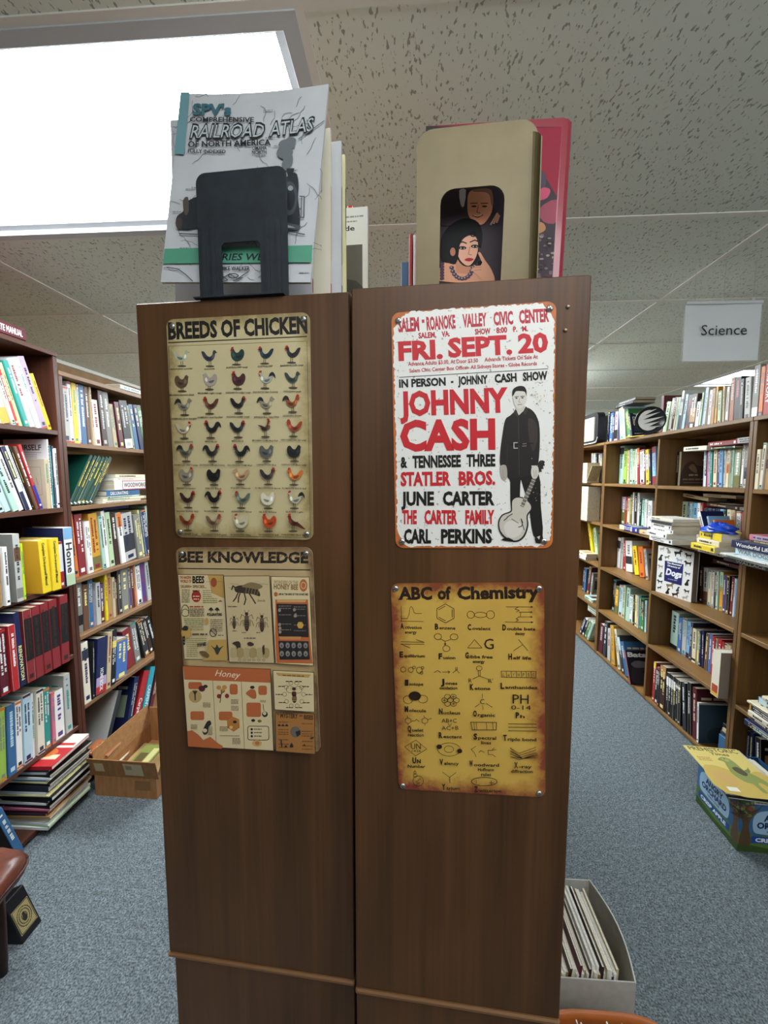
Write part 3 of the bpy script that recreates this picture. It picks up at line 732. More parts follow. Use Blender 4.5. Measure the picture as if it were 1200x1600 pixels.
 (3.6798, 3.6467, -0.075, 0.256, 0.033, 'grey', {}, 1.7, 1.44),
]),
('F3', 'R', [
 (3.7888, 3.7539, -0.073, 0.233, 0.0349, 'red', {}, 1.705, 1.108),
 (3.7413, 3.6889, 0, 0.253, 0.0524, 'sky blue', {}, 1.705, 1.108),
 (3.6829, 3.6528, -0.061, 0.231, 0.03, 'white', {}, 1.705, 1.108),
]),
('F4', 'R', [
 (3.7822, 3.7355, -0.371, 0.33, 0.0436, 'yellow', {}, 1.7, 0.752),
 (3.7133, 3.6606, -0.246, 0.282, 0.0511, 'pale green', {'lc': 'black'}, 1.7, 0.752),
]),
('F5', 'R', [
 (3.95, 3.9155, 0.069, 0.229, 0.0344, 'navy', {}, 1.7, 0.392),
 (3.9112, 3.8774, 0.037, 0.231, 0.0338, 'steel blue', {}, 1.7, 0.392),
 (3.8441, 3.7973, 0.148, 0.27, 0.0463, 'maroon', {}, 1.7, 0.392),
 (3.7873, 3.7477, 0.079, 0.222, 0.0395, 'grey', {}, 1.7, 0.392),
]),
('F6', 'R', [
 (3.7896, 3.743, 0.517, 0.197, 0.0405, 'navy', {}, 1.62, 0.03),
 (3.7388, 3.6934, 0.513, 0.203, 0.0396, 'black', {}, 1.62, 0.03),
 (3.6894, 3.6491, 0.472, 0.207, 0.0359, 'green', {}, 1.62, 0.03),
 (3.6412, 3.6019, 0.477, 0.22, 0.0348, 'mint', {}, 1.62, 0.03),
]),
('L1', 'L', [
 (1.4846, 1.5263, -0.26, 0.149, 0.0403, 'white', {'bands': [(0, 0.3, 'gold')], 'h': 0.2}, -1.56, 1.7),
 (1.5277, 1.5472, -0.331, 0.218, 0.0184, 'cream', {}, -1.56, 1.7),
 (1.5478, 1.5647, -0.388, 0.214, 0.0157, 'red', {'lc': 'white'}, -1.56, 1.7),
 (1.5656, 1.5832, -0.394, 0.242, 0.0163, 'pale yellow', {}, -1.56, 1.7),
 (1.5842, 1.6073, -0.365, 0.254, 0.0216, 'teal', {}, -1.56, 1.7),
 (1.6086, 1.6387, -0.353, 0.268, 0.0283, 'silver', {}, -1.56, 1.7),
 (1.64, 1.6651, -0.379, 0.28, 0.0233, 'white', {}, -1.56, 1.7),
 (1.6678, 1.6994, -0.377, 0.291, 0.0294, 'lavender', {'bands': [(0, 0.03, 'red')]}, -1.56, 1.7),
 (1.7009, 1.7222, -0.357, 0.232, 0.02, 'yellow', {}, -1.56, 1.7),
]),
('L2', 'L', [
 (1.4191, 1.4405, -0.384, 0.161, 0.0199, 'teal', {}, -1.55, 1.36),
 (1.4418, 1.4644, -0.371, 0.173, 0.0211, 'pale blue', {}, -1.55, 1.36),
 (1.4659, 1.4949, -0.304, 0.181, 0.0277, 'pale blue', {'lc': 'navy'}, -1.55, 1.36),
 (1.496, 1.524, -0.315, 0.212, 0.0266, 'mint', {}, -1.55, 1.36),
 (1.5256, 1.5508, -0.317, 0.239, 0.0239, 'white', {}, -1.55, 1.36),
 (1.5519, 1.5739, -0.315, 0.264, 0.0209, 'navy', {'bands': [(0.3, 0.5, 'white')]}, -1.55, 1.36),
 (1.5748, 1.5912, -0.313, 0.267, 0.0157, 'white', {}, -1.55, 1.36),
 (1.5918, 1.5995, -0.305, 0.265, 0.0073, 'black', {}, -1.55, 1.36),
 (1.6003, 1.6179, -0.293, 0.266, 0.0168, 'brown', {}, -1.55, 1.36),
 (1.6188, 1.6374, -0.282, 0.274, 0.0178, 'red', {'bands': [(0, 0.38, 'royal blue')]}, -1.55, 1.36),
 (1.6636, 1.6855, 0, 0.212, 0.0218, 'beige', {'d': 0.19, 'near': 'beigefront', 'fixnear': 1}, -1.55, 1.36),
 (1.6861, 1.6959, -0.064, 0.298, 0.0098, 'white', {'text': 'DO-IT-YOURSELF', 'ts': 0.62, 'tr': (0.1, 0.82), 'tc': 'dark red', 'near': 'yourself', 'd': 0.2, 'fixnear': 1}, -1.55, 1.36),
 (1.6969, 1.7019, 0, 0.274, 0.005, 'teal', {}, -1.55, 1.36),
 (1.7025, 1.7112, 0, 0.271, 0.0087, 'navy', {'bands': [(0.5, 0.95, 'white')]}, -1.55, 1.36),
 (1.7125, 1.7294, 0, 0.262, 0.0169, 'white', {}, -1.55, 1.36),
]),
('L3', 'L', [
 (1.3508, 1.3639, 0.045, 0.192, 0.0131, 'teal', {}, -1.5, 1.015),
 (1.3664, 1.3788, 0.043, 0.199, 0.0123, 'tan', {}, -1.5, 1.015),
 (1.3866, 1.4051, 0, 0.222, 0.0185, 'white', {'lc': 'black'}, -1.5, 1.015),
 (1.4324, 1.4613, 0, 0.264, 0.0288, 'silver', {'bands': [(0.6, 0.8, 'brown'), (0.05, 0.2, 'grey')], 'near': 'grey', 'd': 0.18}, -1.5, 1.015),
 (1.4641, 1.4758, 0, 0.223, 0.0116, 'lime', {}, -1.5, 1.015),
 (1.544, 1.5881, -0.03, 0.221, 0.0441, 'yellow', {'near': 'gold', 'd': 0.17, 'text': 'Complete Do-it-yourself Manual', 'ts': 0.26, 'tr': (0.05, 0.86), 'tc': 'black', 'fixnear': 1}, -1.5, 1.015),
 (1.5895, 1.6315, 0, 0.222, 0.042, 'yellow', {'text': 'Complete Do-it-yourself Manual', 'ts': 0.26, 'tr': (0.05, 0.86), 'tc': 'black', 'fixnear': 1}, -1.5, 1.015),
 (1.6322, 1.6566, 0, 0.201, 0.0244, 'red', {'bands': [(0.35, 0.95, 'white')], 'fixnear': 1}, -1.5, 1.015),
 (1.658, 1.7066, -0.061, 0.259, 0.0485, 'white', {'bands': [(0.8, 1, 'sky blue'), (0, 0.2, 'pale green')], 'text': 'Home', 'ts': 0.62, 'tr': (0.26, 0.78), 'tc': 'charcoal', 'near': 'navy', 'fixnear': 1}, -1.5, 1.015),
]),
('L4', 'L', [
 (1.3467, 1.3833, 0, 0.253, 0.0366, 'maroon', {}, -1.5, 0.68),
 (1.3871, 1.4144, 0, 0.257, 0.0273, 'red', {'lc': 'white', 'near': 'red'}, -1.5, 0.68),
 (1.4208, 1.4467, -0.043, 0.296, 0.026, 'navy', {'text': 'RENOVATION', 'ts': 0.5, 'tr': (0.45, 0.92), 'tc': 'pale yellow'}, -1.5, 0.68),
 (1.4498, 1.4852, 0, 0.293, 0.0354, 'dark red', {'bands': [(0.3, 0.88, 'black')], 'set': 1, 'lc': 'dark brown'}, -1.5, 0.68),  # red set, its colour darkened to stand for the shelf's shade
 (1.4863, 1.5234, 0, 0.295, 0.0371, 'dark red', {'bands': [(0.3, 0.88, 'black')], 'set': 1, 'lc': 'dark brown'}, -1.5, 0.68),
 (1.5245, 1.5633, 0, 0.296, 0.0388, 'dark red', {'bands': [(0.3, 0.88, 'black')], 'set': 1, 'lc': 'dark brown'}, -1.5, 0.68),
 (1.5645, 1.6052, 0, 0.298, 0.0407, 'dark red', {'bands': [(0.3, 0.88, 'black')], 'set': 1, 'lc': 'dark brown'}, -1.5, 0.68),
 (1.6064, 1.6492, 0.038, 0.3, 0.0427, 'dark red', {'bands': [(0.3, 0.88, 'black')], 'set': 1, 'lc': 'dark brown'}, -1.5, 0.68),
]),
('L5', 'L', [
 (1.3151, 1.3444, 0, 0.292, 0.0293, 'white', {}, -1.54, 0.333),
 (1.3462, 1.3758, 0.052, 0.287, 0.0296, 'lime green', {}, -1.54, 0.333),
 (1.3777, 1.4135, 0, 0.279, 0.0358, 'steel blue', {'lc': 'pale blue'}, -1.54, 0.333),
 (1.4155, 1.4442, 0, 0.275, 0.0287, 'white', {'lc': 'black'}, -1.54, 0.333),
 (1.4457, 1.4825, 0.033, 0.285, 0.0368, 'pale blue', {}, -1.54, 0.333),
 (1.4836, 1.4988, 0.032, 0.272, 0.0152, 'white', {}, -1.54, 0.333),
 (1.5005, 1.5358, 0, 0.276, 0.0353, 'ivory', {'lc': 'charcoal'}, -1.54, 0.333),
 (1.5381, 1.5696, 0, 0.263, 0.0315, 'teal', {}, -1.54, 0.333),
 (1.572, 1.5913, 0, 0.23, 0.0193, 'pink', {}, -1.54, 0.333),
 (1.5949, 1.644, 0, 0.22, 0.049, 'white', {'lc': 'purple'}, -1.54, 0.333),
 (1.6479, 1.6836, 0, 0.271, 0.0357, 'silver', {}, -1.54, 0.333),
]),
('M1', 'L', [
 (1.7788, 1.8262, 0, 0.261, 0.0474, 'silver', {'h': 0.26}, -1.58, 1.653),
 (1.8285, 1.8515, -0.148, 0.302, 0.0227, 'white', {}, -1.58, 1.653),
 (1.8532, 1.8798, 0, 0.287, 0.0265, 'yellow', {}, -1.58, 1.653),
 (1.881, 1.893, -0.083, 0.283, 0.012, 'white', {}, -1.58, 1.653),
 (1.8954, 1.9301, -0.09, 0.288, 0.0345, 'steel blue', {'lc': 'white'}, -1.58, 1.653),
 (1.9326, 1.9581, -0.113, 0.286, 0.0254, 'brown', {}, -1.58, 1.653),
 (1.9607, 1.9751, -0.101, 0.293, 0.0143, 'beige', {}, -1.58, 1.653),
 (1.9804, 2.0222, -0.121, 0.23, 0.0415, 'white', {}, -1.58, 1.653),
 (2.0242, 2.0643, -0.255, 0.283, 0.0388, 'dark brown', {}, -1.58, 1.653),
 (2.0672, 2.1096, -0.261, 0.292, 0.041, 'grey', {}, -1.58, 1.653),
 (2.1141, 2.1461, -0.289, 0.23, 0.0306, 'beige', {}, -1.58, 1.653),
 (2.1492, 2.1885, -0.299, 0.247, 0.0376, 'maroon', {}, -1.58, 1.653),
 (2.1901, 2.2579, -0.316, 0.262, 0.0644, 'black', {'bands': [(0.0, 0.2, 'white')]}, -1.58, 1.653),
 (2.2613, 2.2838, -0.377, 0.246, 0.0208, 'sage', {}, -1.58, 1.653),
 (2.2855, 2.3218, -0.242, 0.256, 0.0352, 'steel blue', {}, -1.58, 1.653),
 (2.3245, 2.3601, -0.244, 0.26, 0.0346, 'navy', {}, -1.58, 1.653),
 (2.3648, 2.4026, -0.23, 0.264, 0.0368, 'green', {}, -1.58, 1.653),
]),
('M2', 'L', [
 (1.7608, 1.7818, 0.559, 0.28, 0.0179, 'dark green', {'lc': 'yellow', 'set': 1, 'bands': [(0.03, 0.055, 'white')]}, -1.56, 1.36),
 (1.783, 1.8045, 0.574, 0.28, 0.0181, 'dark green', {'lc': 'yellow', 'set': 1, 'bands': [(0.03, 0.055, 'white')]}, -1.56, 1.36),
 (1.8057, 1.8278, 0.59, 0.281, 0.0184, 'dark green', {'lc': 'yellow', 'set': 1, 'bands': [(0.03, 0.055, 'white')]}, -1.56, 1.36),
 (1.829, 1.8516, 0.6, 0.281, 0.0187, 'dark green', {'lc': 'yellow', 'set': 1, 'bands': [(0.03, 0.055, 'white')]}, -1.56, 1.36),
 (1.8528, 1.8761, 0.6, 0.281, 0.0192, 'dark green', {'lc': 'yellow', 'set': 1, 'bands': [(0.03, 0.055, 'white')]}, -1.56, 1.36),
 (1.8773, 1.9011, 0.6, 0.282, 0.0196, 'dark green', {'lc': 'yellow', 'set': 1, 'bands': [(0.03, 0.055, 'white')]}, -1.56, 1.36),
]),
('M3', 'L', [
 (1.7859, 1.815, -0.055, 0.306, 0.029, 'orange', {}, -1.57, 1.02),
 (1.817, 1.8644, -0.033, 0.298, 0.0475, 'dark red', {'lc': 'white'}, -1.57, 1.02),
 (1.866, 1.9013, -0.045, 0.259, 0.0353, 'white', {}, -1.57, 1.02),
 (1.9035, 1.9633, -0.121, 0.294, 0.0593, 'gold', {'bands': [(0.03, 0.25, 'olive')]}, -1.57, 1.02),
 (1.965, 1.9875, -0.126, 0.275, 0.0223, 'mint', {}, -1.57, 1.02),
 (1.9892, 2.0158, -0.14, 0.3, 0.0263, 'white', {'lc': 'black'}, -1.57, 1.02),
 (2.0176, 2.0548, -0.077, 0.291, 0.0371, 'pale green', {}, -1.57, 1.02),
 (2.0573, 2.0953, -0.143, 0.28, 0.0376, 'dark brown', {'lc': 'white'}, -1.57, 1.02),
 (2.0979, 2.1346, -0.161, 0.282, 0.0363, 'white', {'bands': [(0.72, 1, 'orange')]}, -1.57, 1.02),
 (2.1373, 2.2305, -0.092, 0.272, 0.0928, 'silver', {'bands': [(0.2, 0.55, 'charcoal')]}, -1.57, 1.02),
 (2.2348, 2.2838, -0.193, 0.259, 0.0481, 'grey', {}, -1.57, 1.02),
 (2.2861, 2.3037, -0.293, 0.283, 0.0168, 'pale yellow', {}, -1.57, 1.02),
 (2.3052, 2.316, -0.251, 0.279, 0.0105, 'steel blue', {}, -1.57, 1.02),
 (2.3184, 2.3579, -0.242, 0.283, 0.0384, 'navy', {}, -1.57, 1.02),
 (2.3604, 2.3947, -0.225, 0.303, 0.0334, 'mint', {}, -1.57, 1.02),
]),
('M4', 'L', [
 (1.7752, 1.8159, 0.032, 0.273, 0.0406, 'grey', {'bands': [(0.15, 0.35, 'black')]}, -1.57, 0.745),
 (1.8168, 1.8537, -0.109, 0.226, 0.0366, 'brown', {}, -1.57, 0.745),
 (1.8552, 1.8845, -0.109, 0.268, 0.0292, 'steel blue', {}, -1.57, 0.745),
 (1.8856, 1.8929, -0.191, 0.181, 0.0072, 'lavender', {}, -1.57, 0.745),
 (1.895, 1.9272, -0.065, 0.216, 0.0321, 'silver', {}, -1.57, 0.745),
 (1.9294, 1.9582, -0.064, 0.202, 0.0287, 'maroon', {'bands': [(0.4, 1, 'purple')]}, -1.57, 0.745),
 (1.9599, 1.978, -0.202, 0.27, 0.0178, 'yellow', {}, -1.57, 0.745),
 (1.9797, 2.0087, -0.192, 0.261, 0.0285, 'tan', {}, -1.57, 0.745),
 (2.0105, 2.0337, -0.128, 0.215, 0.023, 'beige', {}, -1.57, 0.745),
 (2.0361, 2.0544, -0.107, 0.202, 0.0181, 'brown', {}, -1.57, 0.745),
 (2.0568, 2.0855, -0.121, 0.25, 0.0284, 'charcoal', {}, -1.57, 0.745),
 (2.088, 2.1477, -0.229, 0.255, 0.0581, 'grey', {}, -1.57, 0.745),
 (2.1497, 2.1665, -0.27, 0.24, 0.0162, 'purple', {}, -1.57, 0.745),
 (2.1685, 2.1952, -0.296, 0.249, 0.0256, 'maroon', {}, -1.57, 0.745),
 (2.1966, 2.2092, -0.286, 0.245, 0.0121, 'orange', {}, -1.57, 0.745),
 (2.212, 2.255, -0.23, 0.244, 0.0418, 'white', {}, -1.57, 0.745),
 (2.2579, 2.2995, -0.232, 0.248, 0.0405, 'lavender', {'bands': [(0.0, 1, 'purple')]}, -1.57, 0.745),
 (2.3011, 2.338, -0.262, 0.251, 0.0356, 'silver', {}, -1.57, 0.745),
]),
('M5', 'L', [
 (1.7365, 1.7827, 0, 0.301, 0.0462, 'ivory', {'bands': [(0.72, 0.88, 'charcoal')], 'near': 'ivory'}, -1.54, 0.405),
 (1.7844, 1.7992, 0.076, 0.283, 0.0148, 'black', {}, -1.54, 0.405),
 (1.8009, 1.8774, 0.128, 0.28, 0.076, 'navy', {'text': 'HOME BOOK', 'ts': 0.3, 'tr': (0.55, 0.95), 'tc': 'white', 'bands': [(0, 0.14, 'red'), (0.14, 0.3, 'lavender')]}, -1.54, 0.405),
 (1.8792, 1.9139, -0.05, 0.289, 0.0347, 'beige', {}, -1.54, 0.405),
 (1.9164, 1.9531, -0.081, 0.287, 0.0365, 'black', {'bands': [(0.68, 0.8, 'yellow')]}, -1.54, 0.405),
 (1.9569, 2.0512, -0.056, 0.293, 0.0941, 'blue', {'h': 0.215}, -1.54, 0.405),
]),
('M5b', 'L', [
 (2.1133, 2.1804, -0.117, 0.233, 0.0667, 'dark red', {}, -1.58, 0.405),
 (2.1843, 2.2354, -0.276, 0.249, 0.0492, 'grey', {}, -1.58, 0.405),
 (2.2623, 2.3143, -0.381, 0.251, 0.0483, 'charcoal', {}, -1.58, 0.405),
 (2.3178, 2.3562, -0.433, 0.239, 0.0349, 'dark brown', {}, -1.58, 0.405),
 (2.3597, 2.4031, -0.404, 0.24, 0.0399, 'black', {}, -1.58, 0.405),
]),
('M6', 'L', [
 (2.0261, 2.0716, 0.352, 0.304, 0.0428, 'navy', {}, -1.56, 0.05),
 (2.0818, 2.142, 0.448, 0.302, 0.0542, 'red', {'text': 'Carpentry', 'ts': 0.5, 'tr': (0.5, 0.95), 'tc': 'white'}, -1.56, 0.05),
 (2.1591, 2.2152, 0.383, 0.293, 0.052, 'turquoise', {'text': 'CARPENTRY', 'ts': 0.5, 'tr': (0.35, 0.9), 'tc': 'white'}, -1.56, 0.05),
 (2.23, 2.268, 0.438, 0.22, 0.0344, 'maroon', {}, -1.56, 0.05),
]),
]
PHR = {'R1a': 'on the tan bookcase top beside the disc', 'R1b': 'on the tan bookcase top past the disc', 'R1c': 'on the edge bookcase top', 'R2a': 'on the tan shelf under the disc',
 'R2b': 'on the shelf of the brown-covered book', 'R2c': 'on the shelf under the history book', 'R3a': 'on the shelf behind the lying blue book', 'R3b': 'behind the stacked white books',
 'R4a': 'on the shelf beside the dog directory', 'R4b': 'past the dog directory', 'R5a': 'on the shelf above the bats book', 'R5b': 'on the shelf of red volumes',
 'R6a': 'on the lowest shelf beside the bats book', 'R6b': 'on the lowest shelf with the black set', 'R6c': 'in the dark behind the cider carton',
 'F2': 'behind the cream flap, upper far shelf', 'F3': 'on the far shelf below the cream flap', 'F4': 'on the far shelf past the white books', 'F5': 'on the second lowest far shelf', 'F6': 'slanting on the lowest far shelf',
 'L1': 'on the top dark shelf', 'L2': 'on the dark shelf above the yellow manuals', 'L3': 'on the shelf of yellow manuals', 'L4': 'on the shelf of the dark red set', 'L5': 'on the shelf above the magazine stack',
 'M1': 'on the shelf above the green set', 'M2': 'in the slanting green set', 'M3': 'one shelf below the green set', 'M4': 'two shelves below the green set', 'M5': 'above the cardboard box', 'M5b': 'leaning past the thick blue book', 'M6': 'slanting behind the cardboard box'}
ORD = 'first second third fourth fifth sixth seventh eighth ninth tenth eleventh twelfth thirteenth fourteenth fifteenth sixteenth seventeenth eighteenth nineteenth twentieth twenty-first twenty-second twenty-third twenty-fourth twenty-fifth'.split()
USED = set()
BAY = {'Ra': (2.712, 3.388), 'Rb': (2.017, 2.688), 'Rc': (1.272, 1.971), 'F': (3.434, 4.128), 'L': (.972, 1.713), 'M': (1.759, 2.728)}   # clear inner ends of the bays along Y
def row_label(key, i, items):
    ph = PHR[key]; cols = [b[5] for b in items]; c = cols[i]; o = items[i][6]
    def size(k):
        w = items[k][4]; return 'thick' if w > .034 else 'thin' if w < .018 else ''
    cand = []
    if o.get('text'): cand.append('%s book with large spine lettering %s' % (c, ph))
    ban = ' with %s band' % o['bands'][0][2] if o.get('bands') and o['bands'][0][2] != c else ''
    if o.get('set'): cand.append('%s volume, %s from its left end, %s' % (c, ORD[[k for k in range(len(items)) if items[k][6].get('set')].index(i)], ph))
    if cols.count(c) == 1: cand += ['%s book%s %s' % (c, ban, ph), '%s book %s' % (c, ph)]
    same = [k for k in range(len(items)) if cols[k] == c]
    if ban and sum(1 for k in same if items[k][6].get('bands') and items[k][6]['bands'][0][2] == o['bands'][0][2]) == 1: cand.append('%s book%s %s' % (c, ban, ph))
    if size(i) and sum(1 for k in same if size(k) == size(i)) == 1: cand.append('%s %s book %s' % (size(i), c, ph))
    l = cols[i-1] if i > 0 else None; r = cols[i+1] if i + 1 < len(items) else None
    if l and r: cand.append('%s book between %s and %s ones %s' % (c, l, r, ph))
    elif r: cand.append('%s book at the left end %s' % (c, ph))
    else: cand.append('%s book at the right end %s' % (c, ph))
    cand.append('%s book, %s from left, %s' % (c, ORD[i], ph))
    for t in cand:
        if 4 <= len(t.split()) <= 16 and t not in USED: USED.add(t); return t[0].upper() + t[1:]
    return cand[-1]
def place_row(key, side, items):
    sg = -1 if side == 'R' else 1
    lo, hi = BAY.get(key[0] + key[-1] if key[0] == 'R' else key[0], (-9, 9)) if not key.startswith('R1') else (-9, 9)
    if sg < 0: lo, hi = -hi, -lo
    prev = (lo, 0.0, 1.0) if lo > -8 else None
    boards = {'R': RT + [1.775], 'F': RT + [1.775], 'L': [1.70, 1.36, 1.015, .68, .333, .03, 2.04], 'M': [1.653, 1.36, 1.02, .745, .405, .05, 1.965]}[key[0]]
    sa, sb = sg * items[0][0], sg * items[-1][1]; ta, tb = max(sa, lo + .001), min(sb, hi - .002)
    fit = lambda s: ta + (s - sa) * (tb - ta) / (sb - sa)
    for i, (y0, y1, a, h, w, col, o, X, z) in enumerate(items):
        above = [q - .02 for q in boards if q > z + .05]; clear = min(above) - z if above else .5
        w = max(w - .0012, .006); s0 = fit(sg * y0); s1 = fit(sg * y1); w = min(w, max((s1 - s0) * math.cos(a) - .001, .006))
        if o.get('h'): h = o['h']
        if prev:                                   # keep neighbours from crossing
            ps, pa, ph_ = prev; hm = min(h, ph_)
            if s0 < ps + .0006: s1 += ps + .0006 - s0; s0 = ps + .0006
            need = ps + hm * math.tan(pa) + .0012
            if s0 + hm * math.tan(a) < need: a = min(.62, math.atan((need - s0) / hm))
        if abs(a) < 1e-6: a = 0.0
        h = min(h, (clear - .005 - w * abs(math.sin(a))) / math.cos(a))
        if a <= 0: ox, oz = s0, z + .0004
        else: ox, oz = s1 - w * math.cos(a), z + .0004 + w * math.sin(a)
        prev = (s1 if a > 0 else s0 + w / math.cos(a), a, h)
        R = RZ(-math.pi/2 if side == 'R' else math.pi/2)
        # small, natural unevenness in how far each book is pushed in
        dx = RND.uniform(-.004, .004) if not o.get('set') else 0
        M = T(X + dx, sg * ox, oz) @ R @ RY(a)
        d = o.get('d') or min(.205, max(.12, h * RND.uniform(.66, .78)))
        if X > 0: d = min(d, 1.876 - X - .006)
        else: d = min(d, X + 1.824 - .006 if X < -1.5 else .21)
        hard = h > .2 and RND.random() < .55 or w > .035
        make_book(row_label(key, i, items), 'books ' + PHR[key], side, M, w, max(d, .09), h, col, o, hard)
for key, side, items in ROWS: place_row(key, side, items)

def lay_book(label, group, side, X, Ytop, z, w, d, h, col, o=None, yaw=0.0, tilt=0.0, hard=True, name='book', cat='book', roll=0.0):
    """a book lying flat with its spine to the aisle; Ytop is where its head end lies"""
    o = dict(o or {})
    if side == 'R': B = Matrix(((0, 1, 0, 0), (0, 0, 1, 0), (1, 0, 0, 0), (0, 0, 0, 1)))
    else: B = Matrix(((0, -1, 0, 0), (0, 0, -1, 0), (1, 0, 0, 0), (0, 0, 0, 1)))
    return make_book(label, group, side, T(X, Ytop - h if side == 'R' else Ytop + h, z) @ RZ(yaw) @ RX(tilt) @ RY(roll) @ B, w, d, h, col, o, hard, name, cat)
# white books stacked in front of the second shelf
z = 1.1085
for i, (w, h, d, dx, dy, yaw, col) in enumerate([(.028, .205, .15, .0, .0, .03, 'white'), (.030, .2, .165, -.012, .028, -.02, 'white'), (.022, .19, .15, .012, .0, .04, 'white'), (.024, .195, .15, .005, .012, -.04, 'white'),
                                       (.020, .19, .155, .0, -.004, .02, 'charcoal'), (.018, .205, .16, .004, .01, .06, 'ivory')]):
    lay_book(['Bottom white paperback of the stack in front of the pale books', 'White book sticking out furthest, second lowest of the white stack', 'White book third from the bottom of the white stack',
              'White book fourth from the bottom of the white stack', 'Charcoal spined book one below the top of the white stack', 'Ivory book on top of the white stack'][i], 'books stacked on the middle tan shelf', 'R', 1.505 + dx, 2.57 + dy, z, w, d, h, col, {'lc': 'charcoal'}, yaw, 0, False)
    z += w + .0008
z = 1.1085
for i, (w, h, d, dx, dy, yaw, col, bands) in enumerate([(.016, .155, .15, .03, -.008, .02, 'olive', [(.02, .98, 'ivory')]), (.030, .16, .15, .0, .0, .02, 'yellow', []), (.026, .15, .16, .018, -.01, .0, 'cream', []), (.036, .145, .15, .03, -.012, .015, 'yellow', [(.38, .46, 'grey')])]):
    lay_book(['Olive and ivory paperback at the bottom of the yellow stack', 'Lower yellow book sticking out of the short stack', 'Cream book between the two yellow books of the short stack', 'Yellow book with a grey band on top of the short stack'][i],
             'books stacked on the middle tan shelf', 'R', 1.49 + dx, 2.185 + dy, z, w, d, h, col, {'lc': 'charcoal', 'bands': bands}, yaw, 0, i == 2)
    z += w + .0008
ZY = z
# crumpled blue plastic bag on the yellow stack
q = MB(); r = random.Random(4); pts = []; n, m_ = 22, 10
for i in range(m_ + 1):
    t = i / m_ * math.pi * .5
    for k in range(n):
        a = 2 * math.pi * k / n; rr = 1 + .25 * math.sin(3*a + i) + r.uniform(-.14, .14)
        pts.append((.06 * math.cos(a) * math.cos(t) * rr, .075 * math.sin(a) * math.cos(t) * rr, .042 * math.sin(t) * (1 + r.uniform(-.2, .3))))
q.add(pts, [(i*n+k, i*n+(k+1) % n, (i+1)*n+(k+1) % n, (i+1)*n+k) for i in range(m_) for k in range(n)] + [tuple(range(n-1, -1, -1))], mat('blue plastic film', '1f4fd0', .22, 0, .6), True)
tag(q.build('plastic_bag', None, T(1.565, 2.10, ZY + .001)), 'Crumpled blue plastic bag on top of the yellow book stack', 'bag')
# leaning white-edged book by the yellow stack
make_book('Large navy book with white page edge leaning beside the yellow stack', 'books stacked on the middle tan shelf', 'R', T(1.60, 2.232, 1.109 + .0003) @ RZ(-math.pi/2) @ RY(-.42), .022, .12, .21, 'white', {'near': 'navy'}, True)
make_book('Sky blue paperback leaning inside the navy leaning book', 'books stacked on the middle tan shelf', 'R', T(1.61, 2.198, 1.109 + .0003) @ RZ(-math.pi/2) @ RY(-.36), .012, .11, .185, 'sky blue', {}, False)
make_book('Orange paperback leaning between sky blue paperback and yellow stack', 'books stacked on the middle tan shelf', 'R', T(1.62, 2.18, 1.109 + .0003) @ RZ(-math.pi/2) @ RY(-.3), .010, .10, .165, 'orange', {}, False)
# books lying on top of the standing ones
G1 = 'books lying on top of standing books'
lay_book('Ivory book lying across the pale blue books under the disc shelf', G1, 'R', 1.665, 2.565, 1.645, .026, .15, .19, 'ivory', {'lc': 'charcoal'}, 0, .02)
lay_book('Dark green book lying on the sky blue and cream books', G1, 'R', 1.675, 2.355, 1.644, .013, .15, .165, 'dark green', {}, 0, .02)
lay_book('Dark red book lying on top of the dark green one', G1, 'R', 1.665, 2.365, 1.661, .026, .15, .2, 'dark red', {}, 0, 0)
lay_book('White book lying over the white and silver books', G1, 'R', 1.665, 2.172, 1.664, .028, .15, .148, 'silver', {}, 0, 0)
lay_book('Beige book lying slanted over the pale books behind the white stack', G1, 'R', 1.755, 2.682, 1.352, .022, .11, .22, 'beige', {}, 0, .085)
lay_book('Dark brown book lying over the charcoal books behind the yellow stack', G1, 'R', 1.755, 2.47, 1.319, .022, .11, .23, 'dark brown', {'lc': 'beige'}, 0, .03)
lay_book('Cream book lying uppermost under the shelf board behind the yellow stack', G1, 'R', 1.752, 2.50, 1.379, .018, .11, .24, 'cream', {}, 0, 0)
lay_book('Grey book lying over the white and red books at the tan upright', G1, 'R', 1.755, 2.235, 1.319, .020, .11, .18, 'grey', {}, 0, 0)
lay_book('Dark red book lying over the row past the dog directory', G1, 'R', 1.75, 2.385, 1.008, .022, .11, .22, 'maroon', {}, 0, 0)
lay_book('Navy blue book lying flat at the front of the tan shelf', 'books lying at the shelf front', 'R', 1.585, 3.09, 1.1085, .034, .09, .235, 'royal blue', {'bands': [(.72, .98, 'pale yellow'), (.3, .36, 'white')]}, .02, 0)
lay_book('Beige book lying flat beside the navy blue lying book', 'books lying at the shelf front', 'R', 1.59, 2.845, 1.1085, .026, .12, .125, 'beige', {}, .0, 0)
lay_book('Black flat book on top of the blue books beside the disc', G1, 'R', 1.675, 3.44, 2.0445, .022, .16, .27, 'charcoal', {'lc': 'silver'}, 0, .0)
lay_book('Silver grey flat book on top of the charcoal one by the disc', G1, 'R', 1.685, 3.40, 2.0675, .016, .15, .24, 'grey', {}, .0, 0)
q = MB(); q.box((-.001, 0, 0), (.11, .16, .004), ink('yellow')); q.box((.02, .02, .004), (.09, .1, .0043), ink('gold'))
tag(q.build('booklet', None, T(1.605, 2.88, 1.7758) @ RZ(.3)), 'Yellow booklet lying under the round black disc', 'booklet')
